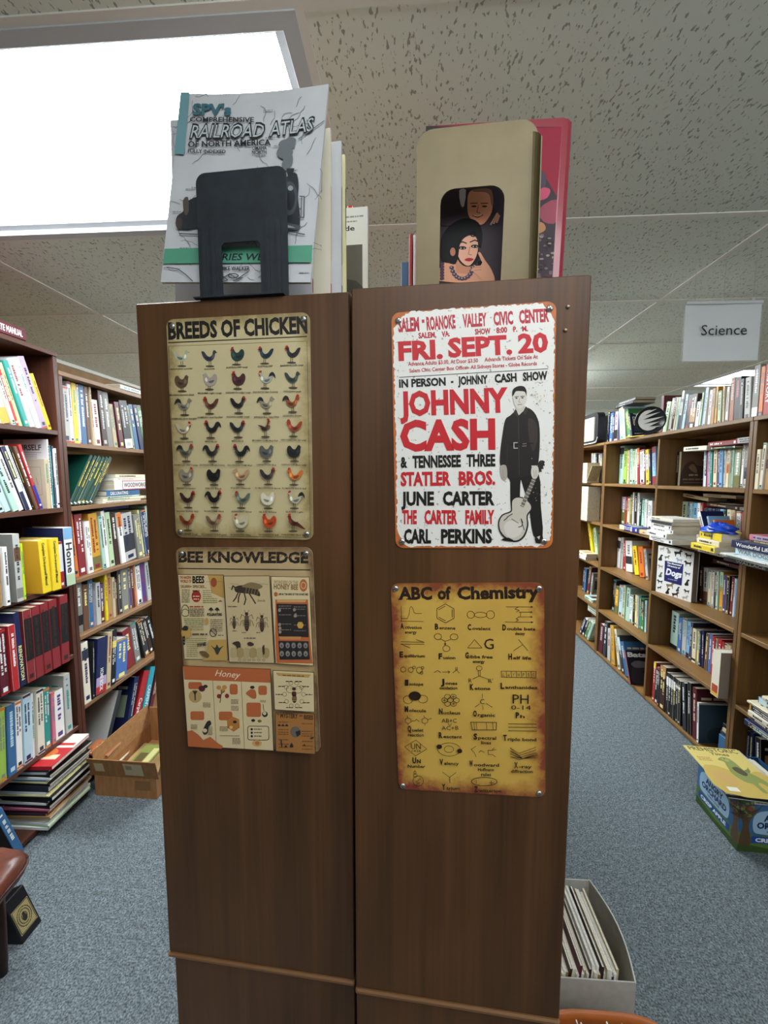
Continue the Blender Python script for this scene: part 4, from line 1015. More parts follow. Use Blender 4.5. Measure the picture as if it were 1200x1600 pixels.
# the round black disc with the pale flames
t = thing('display_disc', 'Round black disc with a pale flame crescent on the tan bookcase', 'disc', T(1.590, 2.79, 1.7755) @ RZ(math.radians(-38)))
MD = T(0, 0, .091) @ RX(math.pi/2 + .16)
q = MB(); q.lathe([(.084, -.006), (.088, -.003), (.088, .003), (.080, .006), (.0795, .0045)], mat('black glazed plate', '1d1f22', .3), 40, MD); q.build('plate', t)
p = Print(lambda a: (a[0], a[1]), .0056)
cres = [(.06 * math.cos(math.radians(k)) - .008, .066 * math.sin(math.radians(k))) for k in range(75, 325, 10)]
fl = [(.070, -.040), (-.006, -.040), (.052, -.012), (-.036, -.022), (.074, .018), (-.040, .006), (.054, .048), (-.030, .034), (.036, .070)]
p.poly(cres + fl, ink('fdfefc')); p.build('flame_emblem', t, MD)
q = MB(); q.tube([(-.05, .0, .006), (-.05, -.02, .004), (.05, -.02, .004), (.05, 0, .006)], .004, ink('black')); q.build('stand', t)
make_book('Large maroon folio leaning behind the round black disc', 'books on the tan bookcase top', 'R', T(1.72, 2.905, 1.7756) @ RZ(-math.pi/2), .03, .14, .265, 'maroon', {'nolet': 1}, True)
# the dog directory, standing face out
MDg = T(1.618, 2.674, .7526) @ RZ(math.radians(-90 + 15))
t = thing('book', 'White face-out book covered with little dogs and a navy title square', 'book', MDg, 'face-out books')
q = MB(); q.bbox((0, .0, 0), (.244, .0025, .302), C_('white'), .001); q.bbox((0, .040, 0), (.244, .0425, .302), C_('white'), .001); q.box((0, .0025, 0), (.0025, .04, .302), C_('white')); q.build('cover', t)
q = MB(); q.box((.0028, .0027, .003), (.2415, .0398, .299), speckled('grey brown page edges', '8d8577', '6f685c', 300, .3, .7, .9, (.05, 1, .05), 0, 2, .1)); q.build('pages', t)
fd = homog([(175, -5), (548, 70), (512, 628), (132, 505)], [(0, .302), (.244, .302), (.244, 0), (0, 0)])
cl = lambda a: (min(max(fd(a)[0], .0005), .2435), min(max(fd(a)[1], .0005), .3015))
p = Print(cl, .0003)
def dog(p, x, y, s, m, flip=1, sit=False):
    pts = [(-10, 2), (-8, -3), (2, -4), (6, -9), (8, -11), (12, -9), (15, -6), (11, -4), (9, 0), (9, 10), (7, 10), (6, 3), (-5, 3), (-6, 10), (-8, 10), (-9, 4), (-12, -6)]
    if sit: pts = [(-6, 10), (-8, 4), (-3, -2), (0, -8), (3, -13), (8, -12), (11, -9), (6, -6), (5, 0), (6, 10)]
    p.blob([(x + flip*a*s, y + b*s) for a, b in pts], m, 2)
for (x, y, s, m, f, st) in [(215, 35, 2.0, 'b7ab98', 1, 0), (285, 55, 2.6, '9a9287', -1, 1), (380, 80, 3.4, '1f1d1c', 1, 0), (490, 105, 2.8, '2c2826', -1, 0), (195, 130, 2.8, '2b2a2a', 1, 1), (265, 125, 2.2, '8c8378', 1, 0), (395, 155, 2.6, 'aab4cf', -1, 0),
        (485, 190, 3.0, '191817', -1, 0), (195, 225, 2.2, 'a59c8f', -1, 0), (480, 305, 2.4, '6b7280', -1, 0), (190, 320, 2.4, '5f6358', 1, 1), (470, 405, 3.0, '171615', 1, 1), (185, 395, 2.4, '26241f', -1, 0), (290, 440, 3.4, '8f7a5b', 1, 0), (262, 505, 2.8, '171615', 1, 1), (345, 540, 3.0, '3a2620', 1, 0), (372, 480, 2.4, '3d4146', 1, 1), (470, 500, 2.4, '2f2d2b', -1, 0), (175, 465, 1.8, '2b2a2a', 1, 0), (450, 575, 2.6, 'b0b3b4', 1, 0)]:
    dog(p, x, y, s, ink(m), f, st)
p.poly([(242, 158), (438, 200), (415, 438), (228, 383)], ink('1d2064'))
p.text('The Illustrated', (262, 190), (415, 222), 17, ink('white'), 2); p.text('Directory of', (268, 220), (400, 250), 17, ink('white'), 2); p.text('Dogs', (246, 310), (412, 350), 66, ink('f4f6fa'), 2); p.greek(270, 358, 372, 8, ink('aab4cf'), random.Random(1), .2)
p.build('cover_print', t, RX(math.pi/2))
# the bats book, cover turned to the viewer
t = thing('book', 'Black book titled bats with a pink spine leaning on the lowest tan shelf', 'book', T(1.575, 2.83, .031) @ RZ(math.radians(-90)) @ RY(-.42), 'face-out books')
q = MB(); hb = .23; q.prism([(0, .17), (0, 0), (.014, 0), (.014, .17), (.0128, .17), (.0128, .0012), (.0012, .0012), (.0012, .17)], 0, hb, ink('a8606e')); q.build('cover', t)
q = MB(); q.box((.0013, .0014, .0006), (.0127, .169, hb - .0006), m_pagew); q.build('pages', t)
p = Print(lambda a: (a[0]*.17, hb - a[1]*hb), .0003); p.rect(0, 0, 1, 1, ink('17161b')); p.text('Bats', (.06, .19), (.82, .19), .13, ink('white'), 2)
p.blob([(.1, .9), (.14, .55), (.3, .36), (.6, .34), (.95, .42), (.97, .95), (.6, .98)], ink('2e2a33')); p.blob([(.15, .4), (.4, .3), (.9, .36), (.95, .46), (.6, .5), (.3, .5)], ink('6a6670')); p.oval(.62, .62, .05, .04, ink('0c0c0e'))
p.build('cover_print', t, near_frame('R', .014, .17))
# tall book with the pumpkin
t = thing('book', 'Tall grey book with an orange glow at its foot overhanging the tan upright', 'book', T(1.555, 2.072, .3925) @ RZ(math.radians(-90)), 'face-out books')
q = MB(); q.prism([(0, .16), (0, .0), (.05, .0), (.05, .16), (.048, .16), (.048, .002), (.002, .002), (.002, .16)], 0, .235, C_('ivory')); q.box((.0502, 0, 0), (.0506, .16, .235), ink('8b7f74'))
q.box((.006, -.0006, .004), (.044, -.0002, .06), ink('b5502c')); q.box((.003, -.0009, .004), (.047, -.0004, .02), ink('e2b243')); q.build('cover', t)
q = MB(); q.box((.0021, .0022, .003), (.0479, .158, .232), m_pagew); q.build('pages', t)
# stack at the near bay: middle shelf and lower shelf
G2 = 'books stacked in the bay at the picture edge'
z = 1.109
for i, (w, d, h, dx, dy, col, o, lab) in enumerate([(.020, .21, .27, .0, .06, 'black', {'text': 'WALLACE', 'ts': .6, 'tr': (.25, .8), 'tc': 'grey'}, 'Black book at the foot of the edge bay stack'),
    (.010, .2, .25, -.02, .05, 'silver', {}, 'Thin silver paperback low in the edge bay stack'), (.008, .2, .25, -.03, .045, 'white', {}, 'Thin white paperback below the pale blue spine of the edge bay stack'),
    (.030, .16, .24, .0, .01, 'pale blue', {'text': 'WAR DOGS', 'ts': .6, 'tr': (.06, .75), 'tc': 'grey'}, 'Pale blue book with grey lettering in the edge bay stack'), (.034, .16, .24, -.008, .012, 'navy', {'text': 'Wonderful Life', 'ts': .45, 'tr': (.1, .8), 'tc': 'white'}, 'Navy book with white lettering in the edge bay stack'),
    (.010, .16, .2, .01, -.05, 'red', {'bands': [(.1, .97, 'charcoal')]}, 'Thin charcoal and red book above the navy one'), (.022, .16, .2, .015, -.05, 'pink', {'bands': [(.1, .9, 'lavender')]}, 'Pinkish book on top of the edge bay stack')]):
    lay_book(lab, G2, 'R', 1.48 + dx, 1.885 + dy, z, w, d, h, col, o, .02 * (-1)**i, 0, i in (0, 3, 4)); z += w + .0008
z = .3925
for i, (w, d, h, dx, dy, col, o, lab) in enumerate([(.026, .18, .24, .0, .01, 'navy', {'bands': [(.4, .8, 'steel blue')]}, 'Navy book at the foot of the lower edge bay stack'), (.024, .18, .23, .004, .0, 'charcoal', {'lc': 'white'}, 'Charcoal book second in the lower edge bay stack'),
    (.024, .18, .23, .0, -.004, 'ivory', {'lc': 'black'}, 'Ivory book with black lettering in the lower edge bay stack'), (.026, .18, .24, -.006, .002, 'black', {'lc': 'white'}, 'Black and white lettered book in the lower edge bay stack'),
    (.010, .18, .23, .004, .01, 'cream', {}, 'Thin cream book in the lower edge bay stack'), (.028, .17, .22, .02, -.01, 'steel blue', {'bands': [(.8, .98, 'pale blue')]}, 'Blue book near the top of the lower edge bay stack'), (.014, .16, .21, .03, -.03, 'cream', {}, 'Cream book on top of the lower edge bay stack')]):
    lay_book(lab, G2, 'R', 1.52 + dx, 1.80 + dy, z, w, d, h, col, o, .03 * (-1)**i, 0, i % 2 == 0); z += w + .0008
# flat pile and boxed set at the end of the lowest tan shelf
z = .031
for i, (w, d, h, X, Y, col, lab) in enumerate([(.11, .15, .09, 1.655, 2.125, 'steel blue', 'Blue slipcased book at the end of the lowest tan shelf'), (.018, .15, .1, 1.665, 2.13, 'charcoal', 'Dark flat book on the blue slipcase of the lowest tan shelf'), (.02, .15, .09, 1.665, 2.12, 'beige', 'Beige flat book above the blue slipcase'), (.022, .15, .095, 1.67, 2.125, 'black', 'Black flat book topping the pile on the blue slipcase')]):
    lay_book(lab, 'pile on the lowest tan shelf', 'R', X, Y, z, w, d, h, col, {'nolet': 1}, 0, 0, True); z += w + .0008
q = MB(); q.lathe([(.028, 0), (.03, .004), (.03, .05), (.02, .058), (.02, .07), (.006, .076)], mat('pale glazed jar', 'b7b9ba', .3), 18)
tag(q.build('jar', None, T(1.66, 1.74, .7526)), 'Pale grey jar standing in the edge bay', 'jar')
# far bookcase: cream box with flap and the dark rounded case
m_card = speckled('cream card', 'd9cfb4', 'c4b89a', 60, .3, .7, .8)
def cream_box(label, z, hgt, wid, dep, y0, x0, fl):
    t = thing('storage_box', label, 'box', T(x0, y0, z), 'cream boxes on the far tan bookcase'); q = MB()
    for lo, hi in (((0, -wid, 0), (.004, 0, hgt)), ((dep - .004, -wid, 0), (dep, 0, hgt)), ((.004, -.004, 0), (dep - .004, 0, hgt)), ((.004, -wid, 0), (dep - .004, -wid + .004, hgt)), ((.004, -wid + .004, 0), (dep - .004, -.004, .004))): q.box(lo, hi, m_card)
    q.build('body', t)
    q = MB(); q.box((-.0006, -wid, hgt*.36), (0, 0, hgt*.36 + .003), ink('a2977a')); q.box((-.0006, -wid, hgt*.7), (0, 0, hgt*.7 + .003), ink('a2977a')); q.build('fold_line', t)
    if fl: q = MB(); q.box((0, -.004, 0), (dep*.8, 0, .16), speckled('olive cream card', 'b9b18c', 'a79d78', 60, .3, .7, .8), T(0, -wid - .001, .02) @ RX(.62)); q.build('flap', t)
cream_box('Cream cardboard box with one flap hanging open on the far tan bookcase', 1.4405, .175, .20, .105, 3.84, 1.565, 1)
cream_box('Cream cardboard box without a flap, under the flapped one', 1.1085, .30, .20, .105, 3.80, 1.565, 0)
t = thing('typewriter_case', 'Black rounded case holding a cream pad with a spiral edge on far bookcase top', 'case', T(1.585, 3.62, 1.7755) @ RZ(math.radians(-90)))
q = MB(); out = rrect(-.28, 0, .10, .262, .05, 6); q.prism(out, -.06, 0, ink('black', .35), Matrix(((1, 0, 0, 0), (0, 0, -1, 0), (0, 1, 0, 0), (0, 0, 0, 1)))); q.build('case', t)
q = MB(); q.prism(rrect(-.26, .03, .04, .225, .004), 0, .006, m_card, Matrix(((1, 0, 0, 0), (0, 0, -1, 0), (0, 1, 0, 0), (0, 0, 0, 1)))); q.build('pad', t)
q = MB()
for k in range(14): q.box((.052, -.008, .035 + k*.0135), (.064, 0, .041 + k*.0135), ink('84847f'))
q.build('spiral_binding', t)
q = MB(); q.tube([(-.28, -.012, .0045), (.05, -.014, .0045), (.1, -.01, .012), (.115, -.006, .05)], .004, ink('white')); q.build('white_rim', t)
G3 = 'things on the far tan bookcase'
lay_book('White book lying on the far shelf below the cream box', G3, 'R', 1.585, 3.84, .7526, .03, .10, .20, 'white', {}, 0, 0)
lay_book('Cream book lying on the white one below the cream box', G3, 'R', 1.588, 3.82, .7834, .028, .10, .19, 'cream', {}, 0, 0)
lay_book('Pale green book lying on the second lowest far shelf', G3, 'R', 1.62, 3.70, .3925, .03, .15, .16, 'mint', {}, 0, 0)
z = .272
for i, c in enumerate(['white', 'ivory', 'pale green', 'charcoal']):
    lay_book(['White book lying over the slanting books, lowest far shelf', 'Ivory book lying over the slanting books, lowest far shelf', 'Pale green book lying over the slanting books, lowest far shelf', 'Charcoal book topping the pile on the lowest far shelf'][i], G3, 'R', 1.66, 3.72, z, .0215, .15, .26, c, {}, 0, 0); z += .0222
# dark bookcases: books lying
G4 = 'books lying beside the green set'
z = 1.3605
for i, (w, d, h, dx, dy, col, o, lab) in enumerate([(.010, .2, .30, -.0, .03, 'ivory', {}, 'Ivory booklet at the bottom of the pile by the green set'), (.014, .2, .34, .004, .04, 'cream', {}, 'Cream paperback near the bottom of the pile by the green set'), (.008, .19, .26, .0, .07, 'mint', {}, 'Pale green thin book under the blue decorating book'),
    (.030, .18, .25, .0, .072, 'steel blue', {'text': 'DECORATING', 'ts': .55, 'tr': (.1, .62), 'tc': 'white'}, 'Blue book lettered as a decorating guide by the green set'), (.052, .19, .285, .004, .115, 'white', {'text': 'WOODWORKER', 'ts': .44, 'tr': (.25, .97), 'tc': 'maroon', 'ww': 1}, 'White and red woodworker book lying by the green set'),
    (.012, .19, .28, .0, .13, 'ivory', {'lc': 'pink'}, 'Ivory book with pinkish lettering above the woodworker book'), (.018, .19, .28, -.01, .145, 'cream', {}, 'Cream book on top of the pile by the green set')]):
    o = dict(o); ww = o.pop('ww', 0)
    if ww: o['bands'] = [(.0, .79, 'red'), (.014, .776, 'white')]; o['framed'] = 1
    lay_book(lab, G4, 'L', -1.545 + dx, 1.92 + dy, z, w, d, h, col, o, .015 * (-1)**i, 0, i in (3, 4)); z += w + .0008
lay_book('Deep red manual lying on top of the near dark bookcase', 'books on the dark bookcases', 'L', -1.535, 1.29, 2.041, .045, .2, .30, 'maroon', {'text': 'COMPLETE MANUAL', 'ts': .5, 'tr': (.45, .95), 'tc': 'white'}, 0, 0)
lay_book('White book lying on top of the dark bookcase at its far end', 'books on the dark bookcases', 'L', -1.535, 2.12, 1.9665, .024, .2, .28, 'white', {}, 0, 0)
lay_book('Blue book lying behind the tall rows one shelf below green set', 'books on the dark bookcases', 'L', -1.60, 2.02, 1.318, .018, .18, .2, 'royal blue', {'nolet': 1}, 0, 0)
# tilted books low on the far dark bookcase
make_book('Open-faced white page book slanting behind the cardboard box', 'low slanting books', 'L', T(-1.55, 1.86, .0505 + .03) @ RZ(math.pi/2) @ RY(.46), .03, .2, .30, 'charcoal', {'near': 'bfc1bd', 'nolet': 1}, True)
make_book('White lettered book leaning at the foot of the near dark bookcase', 'low slanting books', 'L', T(-1.49, 1.343, .0345) @ RZ(math.pi/2) @ RY(-.28), .03, .2, .25, 'steel blue', {'lc': 'white', 'near': '3a3a3e'}, True)
# ================================================================ tin signs on the end panels
m_screw = mat('bright screw head', 'b9b8b4', .25, .9)
m_rusty = speckled('orange tin', 'c9743a', 'a85a2c', 60, .3, .7, .4)
def screw(parent, x, y):
    q = MB(); M = T(x, y, .0012)
    q.lathe([(.0042, 0), (.0044, .0006), (.0034, .0018), (.0014, .0024)], m_screw, 14, M)
    for a in (.4, .4 + math.pi/2): q.box((-.0026, -.0004, .0017), (.0026, .0004, .00245), mat('screw slot', '2c2a28', .6), M @ RZ(a))
    q.build('screw', parent)
def tin(label, u, z, d, wd, ht, rot, quad, msheet, medge, screws, r=.011):
    root = thing('tin_sign', label, 'sign', M_E @ T(u, d, z) @ RX(math.pi/2) @ RZ(rot), 'tin signs on the end panels')
    q = MB(); q.prism(rrect(0, 0, wd, ht, r, 6), 0, .001, msheet, None, medge); q.build('metal_sheet', root)
    fn = homog(quad, [(0, ht), (wd, ht), (wd, 0), (0, 0)])
    for s in screws: screw(root, *fn(s))
    return root, Print(fn, .00105)
K = ink('1a1714'); RED = ink('c3272f'); m_rim = mat('worn white rim', 'c9c2ae', .5)
# --- breeds of chicken
W1, H1 = .2105, .312
root, p = tin('Cream tin sign picturing rows of chicken breeds on the walnut end panel', .0475, 1.4095, -.0006, W1, H1, 0, [(75, 120), (1015, 68), (1058, 1566), (155, 1562)],
    aged('cream tin print', 'cbbd92', ('8f7c50', 'b5a272'), .022, (W1, H1)), m_rim, [(118, 165), (975, 115), (182, 1525), (1015, 1528)])
p.text('BREEDS OF CHICKEN', (92, 248), (1003, 202), 102, K, 2)
p.line([(93, 273), (998, 228)], 7, K)
p.line([(94, 296), (1000, 258), (1040, 1548), (150, 1552)], 2.2, K, True)
HEN = [(.80, -.55), (.62, -.78), (.48, -.82), (.36, -.62), (.3, -.3), (.02, -.06), (-.32, -.22), (-.62, -.62), (-.92, -.66), (-.86, -.3), (-.62, .14), (-.3, .42), (.1, .46), (.42, .25), (.58, -.1), (.62, -.42)]
ROO = [(.78, -.62), (.62, -.86), (.46, -.88), (.36, -.66), (.26, -.3), (-.02, -.1), (-.3, -.3), (-.5, -.72), (-.82, -.82), (-1.06, -.5), (-1.1, -.1), (-.92, -.36), (-.76, -.3), (-.62, .1), (-.3, .42), (.1, .44), (.4, .22), (.54, -.12), (.6, -.45)]
FLU = [(.72, -.62), (.55, -.82), (.38, -.74), (.2, -.42), (.0, -.32), (-.2, -.42), (-.45, -.72), (-.7, -.66), (-.82, -.3), (-.74, .12), (-.48, .5), (0, .66), (.42, .5), (.66, .1), (.7, -.3)]
SLIM = [(.52, -.72), (.4, -.95), (.28, -.9), (.22, -.5), (0, -.12), (-.4, -.26), (-.85, -.3), (-.4, .0), (-.1, .28), (.12, .3), (.3, .02), (.36, -.5)]
LNG = [(.66, -.62), (.5, -.88), (.36, -.84), (.24, -.4), (-.1, -.1), (-.6, .1), (-1.1, .55), (-1.35, .78), (-1.0, .74), (-.5, .5), (-.1, .44), (.3, .3), (.48, -.1)]
BIRDS = [
 (180,372,HEN,'a9b39c',1,0),(365,372,HEN,'3a3b44',1,0),(545,360,FLU,'1f3a35',-1,1),(730,352,HEN,'17333a',-1,1),(905,345,HEN,'271f24',-1,1),
 (185,538,FLU,'5b4632',1,0),(370,525,FLU,'a39a91',-1,0),(556,520,FLU,'4a2226',-1,1),(735,515,ROO,'aab0a2',-1,1),(912,510,HEN,'33413c',1,0),
 (205,695,ROO,'7f7a6c',1,0),(375,685,HEN,'5e3529',-1,1),(560,680,HEN,'1b1c24',1,1),(745,680,ROO,'8e8672',1,0),(912,670,ROO,'8c4a26',1,1),
 (205,850,HEN,'b9b193',1,1),(385,845,ROO,'1d1d20',-1,1),(560,840,HEN,'23242c',1,1),(738,835,SLIM,'4a2c22',1,1),(925,830,HEN,'9a3b22',-1,1),
 (222,1002,ROO,'57564f',1,1),(395,1000,ROO,'2b2a2a',1,1),(577,1000,ROO,'222327',-1,1),(750,995,FLU,'595c58',1,0),(930,993,FLU,'1d2022',1,0),
 (228,1156,FLU,'857f70',1,1),(408,1155,FLU,'18181a',1,0),(585,1150,HEN,'b88f6a',-1,0),(762,1148,HEN,'3a3433',1,1),(935,1148,HEN,'cf6b2c',-1,1),
 (240,1308,HEN,'3c231c',1,1),(415,1305,ROO,'151517',1,1),(595,1305,HEN,'5d6a60',-1,1),(765,1305,FLU,'d9d2bb',1,0),(940,1302,ROO,'b8b59f',-1,1),
 (240,1458,HEN,'7a3a1f',1,1),(415,1458,HEN,'7a5b46',1,1),(590,1458,FLU,'c4bb9d',-1,1),(775,1455,FLU,'b5481f',-1,1),(935,1452,LNG,'5b2a1d',-1,1)]
NAMES = ['ARAUCANA Lavender','ANCONA','AUSTRALORP Large','AUSTRALORP','BARNEVELDER Large','BELGIAN Dumont Quail','BRAHMA Light Large','COCHIN Partridge Large','OLD DUTCH Silver Duckwing','HOUDAN Large','HAMBURG Silver Spangled','HAMBURG Gold Pencilled','INDIAN GAME Large','JAPANESE Black Tailed White','LEGHORN Brown',
 'LEGHORN WHITE','MINORCA','MINORCA','MODERN GAME Black Red','NEW HAMPSHIRE RED Large','NORFOLK GREY Large','OLD ENGLISH GAME Silver Duckwing','OLD ENGLISH GAME Black','ORPINGTON Blue','ORPINGTON Black Large','PEKIN Lavender','PEKIN Black','POLISH Chamois','PLYMOUTH ROCK Barred','PLYMOUTH ROCK Buff',
 'RHODE ISLAND RED','ROSECOMB Black','SEBRIGHT Silver','SILKIE White','SUSSEX Light','WELSUMMER Large','WYANDOTTE Buff Laced','WYANDOTTE White','WYANDOTTE Buff','YOKOHAMA Black Red']
CAPY = [(0, -.03), (448, 0), (604, 0), (760, 0), (917, 0), (1075, 0), (1226, 0), (1382, 0), (1531, 0)]
rr = random.Random(11)
for i, ((x, y, tp, c, f, comb), nm) in enumerate(zip(BIRDS, NAMES)):
    s = 58; yy = y - 4
    for lx in (-.06, .14): p.line([(x + f*lx*s, yy + .35*s), (x + f*(lx+.03)*s, yy + .98*s)], 4, ink('5a4a34'))
    p.oval(x + f*.05*s, yy + 1.02*s, .52*s, .11*s, ink('4c4434'), 12)
    p.blob([(x + f*a*s, yy + b*s) for a, b in tp], ink(c), 3)
    dk = '%02x%02x%02x' % tuple(int(int(c[k:k+2], 16) * .62) for k in (0, 2, 4)); lt = '%02x%02x%02x' % tuple(min(255, int(int(c[k:k+2], 16) * 1.3) + 14) for k in (0, 2, 4))
    p.blob([(x + f*a*s, yy + b*s) for a, b in [(-.5, -.05), (-.1, .02), (.16, .12), (.02, .3), (-.3, .26)]], ink(dk), 3)
    p.blob([(x + f*a*s, yy + b*s) for a, b in [(.5, -.3), (.56, -.05), (.38, .18), (.26, -.02), (.36, -.3)]], ink(lt), 3)
    if tp is ROO: p.blob([(x + f*a*s, yy + b*s) for a, b in [(-.34, -.3), (-.52, -.72), (-.82, -.82), (-1.06, -.5), (-1.1, -.1), (-.92, -.36), (-.7, -.4)]], ink('1d2422'), 3)
    hx, hy = [(q[0], q[1]) for q in tp[:1]][0]
    p.poly([(x + f*(hx-.02)*s, yy + (hy-.05)*s), (x + f*(hx+.14)*s, yy + (hy+.02)*s), (x + f*(hx-.02)*s, yy + (hy+.06)*s)], ink('8a6a30'))
    if comb:
        p.blob([(x + f*(hx-.02)*s, yy + (hy-.1)*s), (x + f*(hx-.1)*s, yy + (hy-.34)*s), (x + f*(hx-.32)*s, yy + (hy-.34)*s), (x + f*(hx-.3)*s, yy + (hy-.14)*s)], ink('b3271f'), 2)
        p.oval(x + f*(hx-.1)*s, yy + (hy+.16)*s, .07*s, .13*s, ink('b3271f'), 10)
    cy = y + 84 - (6 if i < 5 else 0); L = min(3.6 * len(nm) + 14, 82)
    sl = -.045 if i < 5 else -.02 if i < 15 else 0
    p.text(nm, (x - L, cy - sl*L), (x + L, cy + sl*L), 10, ink('3a3224'), 1)
p.build('printing', root)
# --- bee knowledge
W2, H2 = .211, .3105
root, p = tin('Tan tin sign with bee drawings and honey panels under the chicken sign', .0530, 1.0835, -.0006, W2, H2, .024, [(90, 75), (1070, 78), (1105, 1530), (170, 1480)],
    aged('tan tin print', 'c2a97e', ('6f563c', '9d8259'), .012, (W2, H2)), m_rim, [(135, 118), (1025, 122), (207, 1440), (1055, 1492)])
p.text('BEE KNOWLEDGE', (112, 178), (1040, 188), 72, ink('2b2320'), 2); 
for k in range(26): p.line([(120 + k*36, 150), (138 + k*36, 132)], 5, ink('8f7550'))
p.line([(112, 224), (1052, 238)], 6, K)
CR = ink('d9c69b'); OR = ink('b8653a'); BK = ink('2e2b2a'); GR = ink('6b5c46'); MU = ink('c09a55')
def panel(q, m=None, wd=4):
    if m: p.poly(q, m)
    p.line(q, wd, ink('3a3028'), True)
r = random.Random(21)
panel([(108, 268), (435, 272), (462, 876), (146, 872)], CR)
p.poly([(322, 274), (433, 274), (441, 440), (350, 400)], MU); p.oval(365, 325, 22, 34, ink('a4502f')); p.line([(310, 320), (425, 318)], 2, GR)
p.text('THE AMAZING', (120, 298), (205, 298), 18, ink('a4502f'), 2); p.text('WORLD OF', (124, 326), (205, 326), 20, ink('a4502f'), 2); p.text('BEES', (212, 328), (298, 328), 46, K, 2)
p.text('20,000+ SPECIES...', (126, 362), (312, 364), 18, ink('8c6a3a'), 2)
p.oval(238, 424, 34, 42, ink('a2302c')); p.text('SIMPLE', (212, 390), (262, 390), 10, K, 2); p.greek(214, 420, 262, 7, ink('e5cfa4'), r); p.greek(218, 440, 258, 7, ink('e5cfa4'), r)
for y in range(376, 466, 14): p.greek(134, y, 192, 6, GR, r); p.greek(286, y+4, 350 if y < 420 else 392, 5, ink('8a8a55'), r)
p.poly([(396, 462), (428, 460), (412, 448)], ink('a4502f')); p.ring(160, 522, 26, 38, 4, K); p.oval(160, 548, 24, 14, CR); p.ring(160, 540, 26, 26, 3, K)
p.greek(192, 492, 290, 9, ink('a4502f'), r)
for y in range(510, 560, 12): p.greek(194, y, 296, 6, GR, r)
p.text('POLLINATORS', (318, 560), (424, 560), 18, K, 2)
for cx in (346, 390): p.blob([(cx-18, 520), (cx, 500), (cx+18, 522), (cx+4, 522), (cx, 540), (cx-4, 522)], BK)
for y in range(578, 660, 13): p.greek(148 + (y-578)//3, y, 292, 5, ink('8a8a55'), r); p.greek(340, y+8, 430, 5, GR, r)
p.oval(316, 598, 13, 24, MU); p.ring(362, 678, 24, 28, 5, BK); p.line([(344, 660), (380, 696)], 5, BK); p.greek(394, 694, 440, 6, GR, r)
p.oval(170, 680, 36, 42, MU); p.blob([(140, 650), (160, 628), (182, 640), (178, 662), (150, 664)], BK); p.greek(212, 684, 320, 12, ink('5a4a38'), r)
for y in (712, 734, 756): p.blob([(148, y-8), (158, y-8), (160, y+8), (147, y+8)], BK)
for y in range(716, 850, 14): p.greek(172, y, 250 if y > 760 else 318, 5, ink('8a8a55'), r)
p.text('STOP BEE', (250, 776), (312, 768), 20, K, 2)
p.poly([(335, 728), (455, 726), (462, 874), (285, 872), (320, 800)], MU); p.blob([(345, 765), (375, 785), (390, 760), (405, 785), (436, 768), (415, 796), (398, 830), (384, 830), (370, 798)], ink('3b4038')); p.blob([(262, 812), (300, 808), (335, 836), (318, 858), (285, 840)], ink('6c5836'))
panel([(445, 276), (770, 276), (795, 892), (475, 884)], ink('cbb68c'))
def bee(x, y, s, top=True):
    D = ink('40362c'); E = ink('6e5d46')
    for k in (-1, 1):
        p.line([(x + k*6*s, y - 6*s), (x + k*26*s, y - 20*s), (x + k*34*s, y + 2*s)], 2.6*s**.5, D); p.line([(x + k*6*s, y + 4*s), (x + k*28*s, y + 14*s), (x + k*36*s, y + 40*s)], 2.6*s**.5, D); p.line([(x + k*4*s, y - 24*s), (x + k*12*s, y - 44*s)], 2*s**.5, D)
        p.blob([(x + k*4*s, y - 4*s), (x + k*22*s, y + 16*s), (x + k*18*s, y + 44*s), (x + k*6*s, y + 20*s)], ink('a08c68'), 3)
    p.oval(x, y + 30*s, 13*s, 38*s, D, 16)
    for k in range(4): p.line([(x - 11*s, y + 14*s + k*12*s), (x + 11*s, y + 14*s + k*12*s)], 3*s, E)
    p.oval(x, y - 4*s, 12*s, 14*s, E, 14); p.oval(x, y - 24*s, 9*s, 9*s, D, 12)
p.blob([(520, 360), (545, 345), (585, 340), (640, 335), (690, 375), (700, 420), (650, 405), (600, 400), (560, 395), (528, 388)], ink('40362c')); p.blob([(570, 350), (640, 320), (720, 345), (690, 370), (620, 360)], ink('85734f'), 3)
for a, bb, c in [((545, 395), (530, 430), (510, 455)), ((590, 400), (600, 440), (588, 478)), ((625, 400), (650, 440), (668, 470)), ((560, 395), (548, 430), (546, 462)), ((528, 360), (510, 345), (500, 372))]: p.line([a, bb, c], 9, ink('40362c'))
for k in range(5): p.line([(610 + k*20, 345 + k*8), (598 + k*20, 396 + k*5)], 4, ink('8a7755'))
p.text('Queen Bee', (680, 456), (736, 458), 16, K, 0, .3)
for (x, y) in ((490, 330), (700, 330), (482, 358)): p.line([(x, y), (x + 60, y + 6)], 2, GR)
bee(515, 590, .9); bee(605, 575, 1.35); bee(713, 590, 1.2)
for x in (505, 570, 672): p.greek(x, 660 + (x > 560)*12, x + 28, 5, GR, r)
p.greek(474, 488, 540, 6, GR, r); p.greek(585, 710, 670, 7, GR, r)
p.blob([(500, 750), (540, 735), (560, 755), (555, 815), (540, 820), (528, 770)], ink('40362c'), 3); p.blob([(608, 748), (630, 740), (655, 755), (640, 770), (615, 765)], ink('40362c'), 3)
for k in range(6): p.blob([(490 + k*46, 790), (512 + k*46, 780), (532 + k*46, 792), (530 + k*46, 842), (510 + k*46, 854), (490 + k*46, 842)], ink('a8935f' if k % 2 else 'b7a578'), 2)
p.blob([(712, 780), (728, 760), (730, 820), (718, 830)], ink('40362c'), 2)
for k in range(6): p.ring(552 + k*34, 868, 10, 7, 2, GR, 10)
panel([(782, 278), (1052, 284), (1070, 906), (806, 890)], CR)
